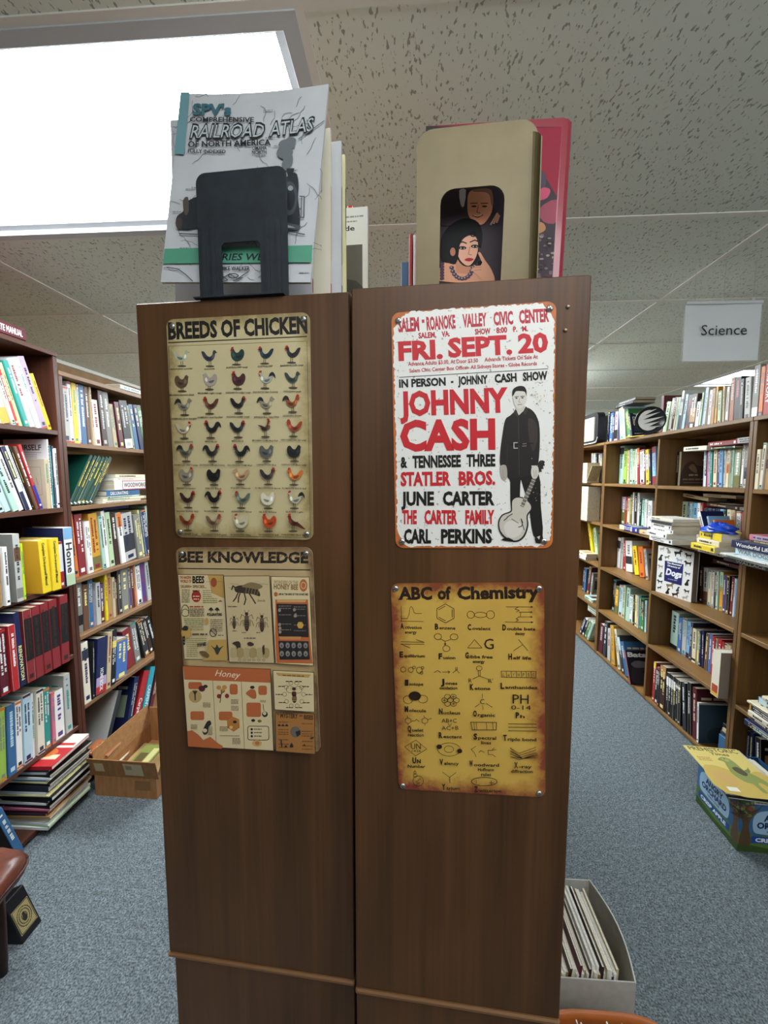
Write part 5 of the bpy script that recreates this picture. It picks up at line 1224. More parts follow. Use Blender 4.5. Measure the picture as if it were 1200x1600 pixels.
p.text('WONDERS OF THE', (800, 328), (972, 334), 22, ink('b09468'), 2); p.text('HONEY BEE', (800, 366), (972, 372), 34, ink('8c6f48'), 2); p.oval(1010, 342, 28, 44, ink('b8653a')); p.ring(1010, 342, 16, 22, 5, CR)
p.oval(815, 404, 14, 16, OR); p.text('LIFE IN THE HIVE OF THE HONEY BEE', (834, 410), (1042, 412), 13, K, 2)
p.poly([(812, 440), (1040, 440), (1050, 700), (1066, 890), (812, 886), (806, 700)], OR); p.poly([(820, 440), (1030, 442), (1022, 460), (824, 460)], ink('c9a06a'))
p.poly([(818, 470), (1034, 474), (1042, 706), (830, 700)], BK); p.poly([(828, 732), (1040, 734), (1048, 862), (836, 864)], BK)
for y in (484, 500, 545, 610, 650): p.greek(834, y, 920, 6, ink('77706a'), r); p.greek(940, y+6, 1024, 6, ink('77706a'), r)
for (x, y) in ((840, 516), (840, 616), (842, 642), (842, 668), (945, 512)): p.oval(x, y, 10, 12, ink('9c8f80'), 10)
p.blob([(940, 552), (955, 535), (962, 560), (945, 566)], ink('9c8f80')); p.oval(985, 620, 24, 26, ink('c9a050'), 6)
p.poly([(836, 700), (990, 700), (985, 722), (842, 722)], ink('c98a55'))
for a in range(5):
    for bq in range(2): p.oval(852 + a*42, 762 + bq*58, 15, 20, ink('8b8680'), 12); p.oval(852 + a*42, 766 + bq*58, 7, 10, ink('5c5854'), 8)
panel([(148, 908), (770, 928), (785, 1500), (180, 1472)], CR)
p.poly([(150, 910), (768, 930), (770, 1024), (160, 1005)], OR); p.text('Honey', (378, 978), (548, 992), 44, ink('ecdcc0'), 0, .3)
p.line([(362, 1012), (382, 1482)], 3, GR); p.line([(564, 1018), (580, 1488)], 3, GR)
def rr_(x0, y0, x1, y1, m=OR): p.poly(rrect(x0, y0, x1, y1, 14, 3), m)
rr_(188, 1022, 285, 1072); rr_(200, 1228, 298, 1290); rr_(482, 1034, 538, 1108); rr_(402, 1228, 498, 1290); rr_(684, 1044, 744, 1110); rr_(598, 1164, 700, 1264)
p.oval(236, 1122, 46, 46, ink('b79a63')); p.poly([(216, 1084), (254, 1084), (240, 1108), (240, 1150), (232, 1150), (230, 1108)], ink('3b2a2a')); p.oval(284, 1068, 24, 22, ink('5a2530')); p.oval(310, 1052, 16, 12, BK)
for (x, y) in ((405, 1060), (445, 1058), (432, 1082)): p.oval(x, y, 17, 15, ink('c18a4a'))
for (x, y) in ((405, 1120), (462, 1118)): p.oval(x, y, 15, 16, ink('8c2f2c'))
p.line([(425, 1080), (412, 1165)], 5, BK); p.line([(445, 1080), (410, 1118)], 4, BK)
p.poly([(460, 1290), (500, 1262), (546, 1282), (548, 1340), (505, 1368), (462, 1340)], ink('b8763a')); p.oval(515, 1300, 14, 10, BK); p.oval(488, 1338, 12, 12, ink('d9b26a'))
p.blob([(596, 1098), (630, 1070), (664, 1080), (668, 1130), (640, 1134), (612, 1114)], OR); p.oval(642, 1056, 16, 11, BK)
p.blob([(318, 1300), (340, 1292), (348, 1316), (330, 1340), (322, 1380), (298, 1392), (284, 1370), (296, 1340)], BK); p.oval(302, 1362, 16, 14, CR)
p.oval(728, 1244, 20, 20, BK); p.oval(726, 1238, 12, 12, CR); p.oval(645, 1288, 14, 10, BK); p.oval(690, 1292, 14, 10, ink('7a6a3a')); p.line([(716, 1176), (722, 1220)], 4, BK)
p.line(rrect(606, 1328, 754, 1424, 14, 3), 4, BK, True)
for y in (1350, 1374, 1398): p.oval(634, y, 8, 9, BK, 10); p.greek(650, y - 4, 704, 5, BK, r)
p.poly([(178, 1368), (210, 1360), (255, 1390), (290, 1430), (340, 1405), (395, 1450), (430, 1470), (420, 1488), (182, 1474)], OR); p.oval(670, 1446, 34, 24, ink('c9a06a')); p.oval(672, 1446, 16, 14, ink('b8763a'))
for (x0, x1, ya, yb) in ((292, 345, 1165, 1200), (205, 250, 1320, 1350), (492, 545, 1140, 1170), (492, 545, 1185, 1215), (410, 470, 1330, 1365), (410, 550, 1392, 1398), (500, 555, 1410, 1450), (330, 360, 1330, 1390), (700, 740, 1142, 1156)):
    for y in range(ya, yb, 9): p.greek(x0, y, x1, 4, ink('7a6a50'), r)
panel([(793, 932), (1078, 944), (1078, 1222), (800, 1206)], CR); p.poly([(812, 948), (1058, 960), (1040, 982), (828, 970)], MU); p.greek(860, 962, 1010, 7, GR, r, .04)
p.oval(936, 1060, 30, 14, ink('cbb68c')); p.ring(910, 1064, 26, 24, 3, GR); p.ring(968, 1066, 26, 24, 3, GR); p.oval(938, 1060, 14, 11, BK); p.oval(938, 1096, 17, 18, ink('5a2a20')); p.oval(940, 1128, 17, 30, BK)
for k in range(3): p.line([(926, 1118 + k*12), (954, 1118 + k*12)], 4, MU)
for k in range(10):
    a = k / 10 * 6.283; p.ring(938 + 66*math.cos(a), 1098 + 84*math.sin(a), 14, 14, 2.5, GR, 10); p.greek(938 + 104*math.cos(a) - 24, 1096 + 96*math.sin(a), 938 + 104*math.cos(a) + 24, 6, K, r)
panel([(806, 1222), (1078, 1232), (1080, 1512), (806, 1494)], ink('a5713c'))
p.text('MYSTERY', (840, 1258), (964, 1264), 30, ink('4a2c18'), 2); p.text('THE', (812, 1240), (834, 1242), 14, ink('4a2c18'), 2); p.text('OF', (972, 1252), (996, 1252), 14, ink('4a2c18'), 2); p.text('BEES', (1004, 1268), (1070, 1272), 28, ink('4a2c18'), 2)
p.oval(945, 1358, 36, 38, ink('6a655a')); p.poly([(945, 1358), (978, 1345), (980, 1375), (955, 1392)], BK); p.greek(985, 1350, 1035, 8, ink('6a655a'), r)
for x in (832, 858, 884): p.blob([(x-12, 1318), (x, 1304), (x+12, 1318)], BK)
for y in (1288, 1340, 1358, 1372, 1410, 1440, 1462): p.greek(826, y, 826 + 70, 5, ink('6e4826'), r); p.greek(990, y + 10, 1066, 5, ink('6e4826'), r)
p.line([(845, 1412), (850, 1462)], 7, BK); p.blob([(905, 1462), (918, 1432), (930, 1460)], BK); p.blob([(868, 1462), (878, 1448), (886, 1462)], BK); p.blob([(1045, 1398), (1075, 1388), (1062, 1404)], BK); p.blob([(996, 1446), (1014, 1440), (1006, 1456)], ink('6e3020'))
p.build('printing', root)
# --- concert poster
W3, H3 = .2058, .310
root, p = tin('White and red concert tin sign with a guitarist on the walnut end panel', .3765, 1.4020, -.0086, W3, H3, .021, [(45, 98), (1070, 36), (1055, 1560), (78, 1562)], m_rusty, m_rusty, [(90, 148), (1027, 84), (118, 1522), (1000, 1518)])
r = random.Random(5); inner = []
cor = [(58, 190), (105, 130), (165, 92), (560, 70), (980, 48), (1030, 105), (1058, 150), (1056, 620), (1052, 1180), (1042, 1490), (1010, 1535), (960, 1550), (500, 1552), (160, 1552), (118, 1520), (86, 1440), (82, 1000), (66, 560)]
for a, bq in zip(cor, cor[1:] + cor[:1]):
    n = max(2, int(math.hypot(bq[0]-a[0], bq[1]-a[1]) / 14))
    for k in range(n):
        t = k / n; inner.append((a[0]+(bq[0]-a[0])*t + r.uniform(-6, 6), a[1]+(bq[1]-a[1])*t + r.uniform(-6, 6)))
p.poly(inner, speckled('scuffed white tin print', 'e6e4de', '9d978c', 210, .30, .36, .34))
T3 = lambda s, x0, y0, x1, y1, cap, m, wt=2, **k: p.text(s, (x0, y0), (x1, y1), cap, m, wt, **k)
R2 = ink('b52a3a')
T3('SALEM', 90, 216, 222, 208, 78, R2); T3('-', 238, 178, 254, 177, 78, R2); T3('ROANOKE', 268, 206, 448, 194, 76, R2); T3('VALLEY', 492, 190, 642, 182, 74, R2); T3('CIVIC', 684, 180, 805, 173, 74, R2); T3('CENTER', 842, 170, 1026, 160, 74, R2)
T3('SALEM,', 216, 258, 328, 252, 32, R2); T3('VA.', 362, 250, 412, 246, 32, R2); T3('SHOW', 568, 238, 665, 232, 32, R2); T3('8:00', 700, 230, 768, 226, 32, R2); T3('P.', 805, 224, 830, 222, 30, R2); T3('M.', 860, 221, 896, 219, 30, R2)
T3('FRI.', 92, 392, 370, 380, 108, RED); T3('SEPT.', 402, 374, 800, 356, 108, RED); T3('20', 836, 352, 1022, 344, 108, RED)
T3('Advance Adults $3.00, At Door $3.50', 152, 428, 588, 410, 24, R2, 1); T3('Advance Tickets On Sale At', 628, 406, 958, 390, 24, R2, 1); T3('Salem Civic Center Box Office - All Sidneys Stores - Globe Records', 160, 470, 952, 430, 22, R2, 1)
p.line([(97, 499), (1020, 453)], 3.5, K)
T3('IN PERSON', 96, 562, 388, 550, 46, K); T3('-', 420, 546, 436, 545, 46, K); T3('JOHNNY', 464, 548, 650, 540, 48, K); T3('CASH', 692, 536, 828, 528, 48, K); T3('SHOW', 866, 526, 1018, 518, 48, K)
T3('JOHNNY', 102, 735, 776, 712, 138, RED); T3('CASH', 104, 950, 698, 940, 172, RED)
T3('&', 108, 1060, 150, 1058, 62, K); T3('TENNESSEE', 182, 1060, 484, 1054, 68, K); T3('THREE', 520, 1052, 698, 1050, 68, K)
T3('STATLER', 108, 1172, 422, 1168, 78, RED); T3('BROS.', 472, 1168, 698, 1164, 78, RED); T3('JUNE', 112, 1294, 318, 1292, 78, K); T3('CARTER', 372, 1292, 694, 1290, 78, K)
T3('THE', 118, 1408, 210, 1408, 78, RED); T3('CARTER', 258, 1408, 464, 1408, 78, RED); T3('FAMILY', 514, 1408, 694, 1406, 78, RED); T3('CARL', 130, 1528, 300, 1528, 80, K); T3('PERKINS', 362, 1528, 680, 1526, 80, K)
G1_, G2_, G3_ = ink('1d1b1a'), ink('c9c3b8'), ink('8f877c')
p.blob([(790, 1150), (780, 1130), (860, 1120), (965, 1100), (980, 1300), (992, 1480), (935, 1482), (905, 1300), (870, 1180), (855, 1140), (850, 1260), (842, 1320), (796, 1320)], G1_, 3)
p.blob([(788, 740), (830, 705), (885, 690), (935, 720), (966, 790), (972, 900), (966, 1010), (955, 1052), (920, 1050), (925, 1100), (780, 1130), (764, 1050), (728, 1050), (728, 960), (742, 850), (758, 765)], ink('262220'), 3)
p.blob([(900, 760), (950, 790), (955, 900), (930, 960), (905, 880)], ink('3c3430'), 3); p.line([(838, 730), (846, 1110)], 3, ink('4a423c')); p.line([(772, 920), (768, 1040)], 3, ink('3c3430')); p.line([(790, 920), (930, 912)], 7, ink('0f0e0e'))
p.line([(834, 908), (812, 908), (812, 942), (834, 942)], 5, G2_); p.line([(866, 916), (888, 914)], 4, G3_); p.line([(864, 930), (888, 928)], 4, G3_)
p.poly([(822, 690), (878, 680), (884, 700), (838, 742)], G2_); p.blob([(806, 600), (818, 580), (860, 575), (884, 600), (890, 640), (878, 672), (850, 696), (822, 686), (806, 650)], ink('d6d0c5'), 3)
p.blob([(800, 618), (804, 580), (835, 560), (872, 562), (888, 590), (886, 622), (878, 596), (850, 590), (822, 592), (810, 612)], ink('1f1c1b'), 3)
p.line([(816, 626), (838, 624)], 5, ink('4a423c')); p.line([(852, 624), (874, 622)], 5, ink('4a423c')); p.oval(826, 634, 7, 4, K, 10); p.oval(863, 632, 7, 4, K, 10); p.line([(845, 634), (840, 658), (850, 660)], 3, G3_); p.line([(834, 674), (860, 672)], 4, ink('6b5a52'))
p.poly([(820, 700), (842, 742), (838, 752), (806, 726)], ink('3a3430')); p.poly([(884, 684), (900, 700), (880, 740), (866, 720)], ink('3a3430'))
p.blob([(730, 1050), (764, 1050), (772, 1110), (758, 1142), (738, 1128), (727, 1090)], ink('a89f92'), 3); p.line([(742, 1080), (750, 1130)], 3, G3_)
p.blob([(800, 1262), (830, 1240), (880, 1250), (920, 1282), (926, 1320), (900, 1360), (904, 1420), (880, 1490), (830, 1522), (770, 1508), (726, 1462), (716, 1400), (740, 1352), (792, 1330), (796, 1296)], ink('2a2624'), 3)
p.blob([(805, 1266), (832, 1248), (876, 1256), (912, 1286), (918, 1318), (892, 1356), (894, 1418), (872, 1482), (828, 1512), (775, 1498), (734, 1456), (724, 1402), (746, 1358), (798, 1336), (802, 1298)], ink('c4bdb0'), 3)
p.blob([(752, 1420), (790, 1390), (850, 1400), (868, 1450), (820, 1495), (770, 1480)], ink('d5cfc4'), 3)
p.line([(752, 1388), (764, 1380), (780, 1362), (804, 1348)], 5, K); p.line([(842, 1430), (862, 1424), (868, 1400), (858, 1378)], 5, K); p.line([(800, 1380), (842, 1404)], 4, ink('5a5048')); p.line([(858, 1382), (878, 1448)], 4, K)
p.poly([(852, 1298), (930, 1118), (952, 1128), (874, 1308)], ink('6f675d'))
for k in range(9): t = k / 9; p.line([(856 + 74*t, 1290 - 172*t), (880 + 72*t, 1302 - 174*t)], 3, ink('d5cfc4'))
p.blob([(960, 1040), (975, 1018), (1002, 1024), (990, 1060), (966, 1096), (948, 1110)], ink('2a2624'), 2)
for (x, y) in ((998, 1046), (990, 1066), (980, 1084)): p.oval(x, y, 5, 5, K, 8)
p.blob([(924, 1056), (956, 1052), (966, 1090), (952, 1128), (930, 1128), (918, 1100)], ink('cfc8bc'), 3); p.line([(934, 1080), (938, 1122)], 3, G3_); p.line([(948, 1080), (950, 1120)], 3, G3_)
p.blob([(948, 1480), (984, 1466), (994, 1500), (990, 1524), (950, 1526)], K, 2); p.poly([(956, 1490), (976, 1482), (970, 1506)], G2_); p.blob([(736, 1506), (780, 1494), (820, 1520), (760, 1514)], K, 2)
r = random.Random(8)
for k in range(120):
    cx, cy = r.choice([(620, 740), (960, 620), (1000, 980), (140, 230), (110, 520), (980, 1220), (250, 720), (980, 640), (640, 560), (150, 760)]); x, y = r.gauss(cx, 34), r.gauss(cy, 34)
    if 90 < x < 1040 and 110 < y < 1530: p.oval(x, y, r.uniform(1, 4), r.uniform(1, 4), ink(r.choice(['8a8074', 'a59a8c', 'b98f6c'])), 6)
p.build('printing', root)
# --- ABC of chemistry
W4, H4 = .2035, .3025
root, p = tin('Yellow parchment tin sign of chemistry symbols under the concert sign', .3818, 1.0500, -.0086, W4, H4, .040, [(70, 62), (1097, 60), (1080, 1492), (100, 1440)],
    aged('parchment tin print', 'cda74c', ('7d3626', 'b07f38'), .024, (W4, H4)), mat('brown tin rim', '8a5a34', .5), [(102, 96), (1062, 100), (128, 1418), (1038, 1464)])
L_ = ink('2a1a12')
for s, x0, x1, y0, y1 in (('ABC', 122, 348, 168, 168), ('of', 384, 476, 168, 166), ('Chemistry', 516, 1062, 168, 160)): p.text(s, (x0, y0), (x1, y1), 78, L_, 2)
for x in (122, 176, 206, 640, 672): p.line([(x, 167), (x + 22, 167)], 7, L_)
def lab(big, rest, x, x1, y, second=None, c2=None, third=None):
    p.text(big, (x, y), (x + 24, y), 36, L_, 2)
    if rest: p.text(rest, (x + 30, y), (x1, y + (x1 - x)*.015), 20, L_, 1)
    for k, s in enumerate((second, third)):
        if s: L = len(s) * 6.6; p.text(s, (c2 - L, y + 32 + k*32), (c2 + L, y + 33 + k*32), 20, L_, 1)
LN = lambda *q, w=3, **k: p.line(list(q), w, L_, **k)
RG = lambda x, y, a, b_=None, w=3: p.ring(x, y, a, b_ or a, w, L_)
LN((138, 212), (138, 318)); LN((132, 315), (285, 318)); LN((140, 298), (178, 298), (190, 270), (196, 228), (206, 216), (216, 228), (224, 256), (236, 264), (275, 264))
lab('A', 'ctivation', 130, 274, 366, 'energy', 200)
hexa = [(435 + 66*math.sin(k*math.pi/3), 264 - 64*math.cos(k*math.pi/3)) for k in range(6)]; LN(*hexa, closed=True, w=4)
hex2 = [(435 + 52*math.sin(k*math.pi/3), 264 - 50*math.cos(k*math.pi/3)) for k in range(6)]
for k in (1, 3, 5): LN(hex2[k], hex2[(k+1) % 6], w=4)
lab('B', 'enzene', 362, 500, 370)
RG(604, 273, 24); RG(736, 273, 27); RG(670, 274, 42, 18); lab('C', 'ovalent', 582, 736, 374)
for y, x0 in ((220, 840), (322, 832)): LN((x0, y), (1018, y + 2)); p.poly([(1006, y-5), (1022, y+2), (1006, y+9)], L_)
for y in (256, 288): LN((925 if y < 270 else 920, y), (1014, y)); p.poly([(1004, y-5), (1018, y), (1004, y+6)], L_)
LN((920, 222), (900, 236), (928, 244), (910, 256)); LN((905, 318), (922, 308), (905, 300), (925, 288)); LN((936, 258), (936, 284))
lab('D', 'ouble beta', 814, 1034, 376, 'decay', 930)
LN((132, 452), (290, 456), (236, 438)); LN((290, 468), (132, 468), (194, 494)); lab('E', 'quilibrium', 122, 292, 556)
RG(382, 418, 24, 20); RG(490, 420, 26, 20); RG(437, 498, 24, 20); LN((400, 434), (430, 450), (468, 436)); LN((430, 450), (430, 474)); p.poly([(422, 464), (438, 464), (430, 478)], L_); lab('F', 'usion', 384, 496, 568)
LN((580, 494), (626, 438), (676, 494), closed=True); p.text('G', (690, 502), (754, 502), 68, L_, 0); lab('G', 'ibbs free', 562, 746, 562, 'energy', 652)
LN((920, 438), (980, 512)); LN((944, 474), (884, 514)); lab('H', 'alf life', 850, 1002, 570)
RG(145, 638, 17); RG(196, 640, 17); RG(218, 624, 9); RG(254, 642, 20); RG(276, 626, 9); RG(268, 660, 9); lab('I', 'sotope', 154, 278, 744)
LN((352, 658), (376, 644), (396, 656)); LN((408, 654), (456, 654)); LN((444, 646), (458, 654), (446, 664)); LN((478, 660), (502, 640), (522, 662)); LN((498, 640), (498, 622)); LN((508, 640), (508, 622)); lab('J', 'ones', 396, 506, 738, 'oxidation', 446)
RG(654, 629, 19, 15); LN((648, 646), (648, 680)); LN((660, 646), (660, 680)); LN((654, 680), (608, 702)); LN((654, 680), (712, 702)); p.text('R', (582, 724), (604, 724), 26, L_, 0); p.text("R'", (714, 726), (744, 726), 26, L_, 0); lab('K', 'etone', 590, 726, 772)
LN((800, 648), (1032, 650), (1030, 692), (804, 688), closed=True)
for k in range(1, 7): LN((800 + k*33, 650), (803 + k*33, 690))
for k, c in enumerate('LeYNPSC'): p.text(c, (810 + k*33, 682), (822 + k*33, 682), 20, L_, 0)
lab('L', 'anthanides', 794, 1038, 764)
RG(174, 838, 32, 26); RG(274, 834, 32, 26); p.oval(220, 814, 41, 31, L_); lab('M', 'olecule', 150, 294, 920)
for k in range(7):
    a = k*math.pi/3; x, y = (458, 840) if k == 6 else (458 + 40*math.cos(a), 842 + 28*math.sin(a)); RG(x, y, 19, 16); LN((x-10, y), (x+10, y)) if k % 2 else None; LN((x, y-9), (x, y+9)) if k % 2 else None
lab('N', 'ucleus', 380, 522, 934)
p.text('C', (656, 866), (684, 866), 32, L_, 0); LN((671, 798), (671, 828)); LN((672, 876), (674, 906)); LN((652, 866), (622, 886)); LN((694, 860), (736, 888)); lab('O', 'rganic', 608, 754, 948)
p.text('PH', (872, 862), (978, 864), 60, L_, 0); p.text('0-14', (862, 902), (992, 904), 28, L_, 0); lab('P', 'h', 890, 950, 958)
for cx in (172, 284):
    hx = [(cx + 22*math.sin(k*math.pi/3), 978 - 20*math.cos(k*math.pi/3)) for k in range(6)]; LN(*hx, closed=True); LN((cx, 958), (cx - 8, 944)); LN((cx, 998), (cx, 1010))
LN((196, 980), (212, 978)); LN((214, 982), (228, 968), (246, 984)); LN((306, 970), (330, 962)); lab('Q', 'uelet', 168, 274, 1050, 'reaction', 222)
p.text('AB+C', (396, 990), (498, 990), 26, L_, 0); p.text('AC+B', (396, 1040), (508, 1038), 26, L_, 0); LN((440, 996), (450, 1010), (444, 1002)); LN((460, 996), (456, 1010)); lab('R', 'eactant', 376, 530, 1092)
LN((590, 986), (762, 988), (758, 1038), (600, 1038), closed=True, w=4)
for x in (612, 628, 694, 736): LN((x, 990), (x + 3, 1034))
lab('S', 'pectral', 608, 758, 1100, 'lines', 690)
for y in (996, 1018, 1042): LN((840, y), (1028, y + 2), w=4)
lab('T', 'riple bond', 804, 1024, 1108)
LN((146, 1152), (222, 1106), (294, 1166), (218, 1212), closed=True); p.text('UN', (188, 1166), (254, 1166), 36, L_, 0); p.text('1426', (194, 1186), (254, 1186), 14, L_, 0); p.text('U', (196, 1260), (222, 1260), 36, L_, 2); p.text('N', (226, 1260), (252, 1260), 24, L_, 2); p.text('Number', (164, 1290), (282, 1292), 20, L_, 1)
RG(443, 1168, 76, 44); RG(442, 1166, 31, 22); p.oval(378, 1150, 18, 15, L_); p.oval(513, 1178, 17, 15, L_); lab('V', 'alency', 378, 506, 1270)
LN((622, 1146), (590, 1166), (612, 1190), (622, 1218)); LN((640, 1186), (656, 1174), (676, 1186)); LN((756, 1166), (728, 1172), (702, 1172), (704, 1200), (732, 1200), (752, 1216)); LN((728, 1172), (744, 1154)); lab('W', 'oodward', 576, 774, 1278, 'Hoffmann', 686, 'rules')
for k in range(4): LN((850, 1154 + k*20), (906, 1192 + k*14), (1020, 1150 + k*18)); LN((852, 1160 + k*18), (930, 1226), (1030, 1190 + k*10))
lab('X', '-ray', 874, 990, 1288, 'diffraction', 924)
RG(233, 1378, 35, 34); RG(214, 1342, 13, 11); RG(212, 1322, 8, 8); LN((212, 1304), (212, 1312)); p.text('N', (224, 1400), (240, 1400), 16, L_, 0); LN((216, 1384), (250, 1362))
LN((396, 1318), (444, 1352), (486, 1320)); LN((444, 1352), (444, 1390), w=4); lab('Y', 'trium', 390, 510, 1434)
RG(673, 1379, 86, 28, 4); LN((620, 1370), (620, 1392)); LN((706, 1386), (736, 1388)); LN((720, 1374), (720, 1400)); lab('Z', 'witterion', 606, 784, 1448)
p.build('printing', root)

# ================================================================ things on top of the end units
def on_top(u, d, z=TOP, yaw=0.0): return M_E @ T(u, d, z) @ RZ(yaw)
FACE = RX(math.pi/2)                                   # local x right, y up, z towards the viewer
m_blk = speckled('black enamelled bookend', '2a3038', '20252b', 40, .3, .7, .38, spec=.4)
m_gold = speckled('gold painted bookend', '6c6042', '65593b', 30, .3, .7, .42, metal=.25)
t = thing('bookend', 'Black metal bookend in front of the railroad atlas', 'bookend', on_top(.099, .001))
q = MB(); o_ = rrect(0, 0, .129, .166, .012, 5); k = o_.index(min(o_, key=lambda a: (a[1], -a[0])))
outer = [(.129, 0)] + [pp for pp in rrect(0, 0, .129, .166, .013, 5) if pp[1] > .1][:] + [(0, 0)]
outer += [(.034, 0), (.034, .070), (.038, .074), (.086, .074), (.090, .070), (.090, 0)]
q.prism(outer, -.0016, 0, m_blk, FACE); 
for x in (.006, .020): q.box((x, -.0024, .004), (x + .006, .0, .10), m_blk)
for x in (.098, .114): q.box((x, -.0024, .004), (x + .006, .0, .10), m_blk)
q.build('upright_plate', t)
q = MB(); q.box((-.006, -.0075, .0002), (.124, .0, .002), m_blk); q.box((.034, .0004, .0002), (.090, .09, .0012), m_blk); q.build('foot_plate', t)
# railroad atlas
def flat_booklet(name, label, cat, M, w, h, th, mc, fn_quad, paint, bend=0.0, spinepaint=None):
    root = thing(name, label, cat, M, 'map booklets on the walnut bookcase')
    nx = 12; f = lambda x: bend * ((2*x/w - 1)**2 - 1)
    def sheet(z0, z1, m, i0=0.0):
        q = MB(); vs = []
        for z in (z0, z1):
            for j in range(2):
                for i in range(nx + 1):
                    x = w*i/nx; vs.append((min(max(x, i0), w - i0), (h - i0 + (f(x) if j else 0)) if j else i0 + 0, z))
        n = nx + 1; g = lambda k, j, i: k*2*n + j*n + i; fs = []
        for i in range(nx):
            fs += [(g(1,0,i), g(1,0,i+1), g(1,1,i+1), g(1,1,i)), (g(0,0,i+1), g(0,0,i), g(0,1,i), g(0,1,i+1)), (g(1,1,i), g(1,1,i+1), g(0,1,i+1), g(0,1,i)), (g(0,0,i), g(0,0,i+1), g(1,0,i+1), g(1,0,i))]
        fs += [(g(0,0,0), g(1,0,0), g(1,1,0), g(0,1,0)), (g(1,0,nx), g(0,0,nx), g(0,1,nx), g(1,1,nx))]
        q.add(vs, fs, m); return q
    pg = sheet(-th + .0004, -.0005, m_pagew, .0006)
    c = sheet(-.0004, 0, mc); c2 = sheet(-th, -th + .0003, mc); c.add(c2.v, c2.f, mc); c.box((w - .0003, 0, -th), (w + .0001, h - .001, 0), mc)
    if spinepaint:
        for z0, z1, m in spinepaint: c.box((w + .0001, z0*h, -th*.9), (w + .0003, z1*h, -th*.1), m)
    c.build('cover', root); pg.build('pages', root)
    if paint:
        p = Print(homog(fn_quad, [(0, h), (w, h), (w, 0), (0, 0)]), .00006); paint(p); p.build('cover_print', root)
    return root
m_acov = speckled('glossy pale cover', 'c6c8cb', 'bec0c4', 20, .3, .7, .3)
def atlas_print(p):
    TG = ink('6c98a0'); DK = ink('23262a'); BL = ink('3d6a78'); r = random.Random(17)
    for k in range(80):                                # map lines
        x, y = r.uniform(60, 880), r.uniform(60, 1070); a = r.uniform(0, 6.3); pts = [(x, y)]
        for j in range(r.randint(3, 7)): a += r.uniform(-.7, .7); x += 20*math.cos(a); y += 20*math.sin(a); pts.append((min(max(x, 40), 880), min(max(y, 52), 1080)))
        p.line(pts, 2.4, ink('6b7074'))
    for k in range(30): x, y = r.uniform(70, 800), r.uniform(60, 1060); p.greek(x, y, x + 50, 5, ink('7d8286'), r)
    p.poly([(142, 47), (190, 50), (158, 386), (106, 380)], TG)
    p.poly([(48, 905), (836, 896), (832, 990), (36, 988)], ink('55997f')); p.text("PRAIRIES WEST", (232, 972), (640, 976), 36, DK, 1, .25)
    p.text("SPV's", (204, 168), (408, 180), 54, BL, 2); p.text('COMPREHENSIVE', (190, 208), (528, 222), 24, DK, 1)
    p.text('RAILROAD', (186, 300), (578, 306), 76, DK, 2, .22); p.text('ATLAS', (604, 304), (836, 284), 76, DK, 2, .22); p.text('RAILROAD', (192, 297), (572, 303), 68, ink('b9c2c6'), 0, .22); p.text('ATLAS', (610, 301), (830, 281), 68, ink('b9c2c6'), 0, .22)
    p.line([(760, 322), (890, 230)], 5, ink('6b7074'))
    p.text('OF NORTH AMERICA', (180, 346), (616, 350), 30, DK, 1); p.text('FULLY INDEXED', (178, 376), (380, 386), 18, DK, 1); p.text('OMAHA', (518, 372), (596, 373), 16, DK, 1); p.text('NORTH', (518, 394), (594, 395), 16, DK, 1)
    LC = ink('2c3036'); LM = ink('4a4f56')
    for (x, y, a, b) in ((700, 350, 44, 30), (690, 390, 42, 38), (720, 330, 28, 20), (706, 430, 26, 44), (695, 460, 22, 30)): p.oval(x, y, a, b, ink('6e7378'), 14)
    p.blob([(180, 640), (300, 600), (480, 590), (640, 560), (740, 500), (762, 560), (760, 640), (770, 790), (700, 815), (560, 780), (420, 790), (250, 790), (150, 800), (112, 770), (118, 725), (150, 700)], LC, 3)
    p.oval(715, 640, 42, 92, LM, 22); p.oval(716, 640, 28, 66, LC, 20); p.poly([(698, 478), (740, 478), (730, 520), (708, 520)], LC); p.oval(720, 585, 14, 14, ink('9aa0a4'), 12)
    p.line([(768, 630), (792, 632), (790, 745), (764, 745)], 5, LM); p.line([(778, 630), (776, 745)], 4, LM); p.poly([(700, 770), (775, 790), (765, 815), (690, 800)], LM); p.line([(690, 815), (795, 838)], 6, LM); p.line([(130, 822), (230, 828)], 6, LM)
    for k in range(4): p.line([(640 + k*12, 776), (720 + k*8, 800)], 3, ink('9aa0a4'))
    p.blob([(150, 640), (178, 620), (182, 700), (160, 720)], ink('5a4f48'), 2); p.oval(128, 765, 18, 34, ink('4a3f3c'))
    p.blob([(340, 820), (430, 800), (530, 820), (480, 860), (440, 845), (400, 866)], LM, 3)
    p.text('MIKE WALKER', (350, 1030), (508, 1032), 22, DK, 1)
    for q_ in ([(340, 1090), (400, 1050), (440, 1080), (500, 1040)], [(360, 1060), (390, 1085), (350, 1100)], [(420, 1090), (470, 1070)], [(60, 1010), (120, 1020), (160, 1050), (200, 1090)]): p.line(q_, 5, ink('4a4f56'))
    p.ring(420, 1062, 26, 12, 5, DK)
AT_Q = [(140, 45), (908, 28), (825, 1095), (18, 1088)]
flat_booklet('atlas', 'Pale railroad atlas with a steam locomotive on its cover behind the black bookend', 'atlas', on_top(.0335, .0105, TOP + .0325) @ RZ(0) @ RX(math.radians(90 - 8.2)) @ RZ(math.radians(-3.6)), .2235, .287, .004, m_acov, AT_Q, atlas_print, .006)
BLK = [(.02, .05, 'dark red')]
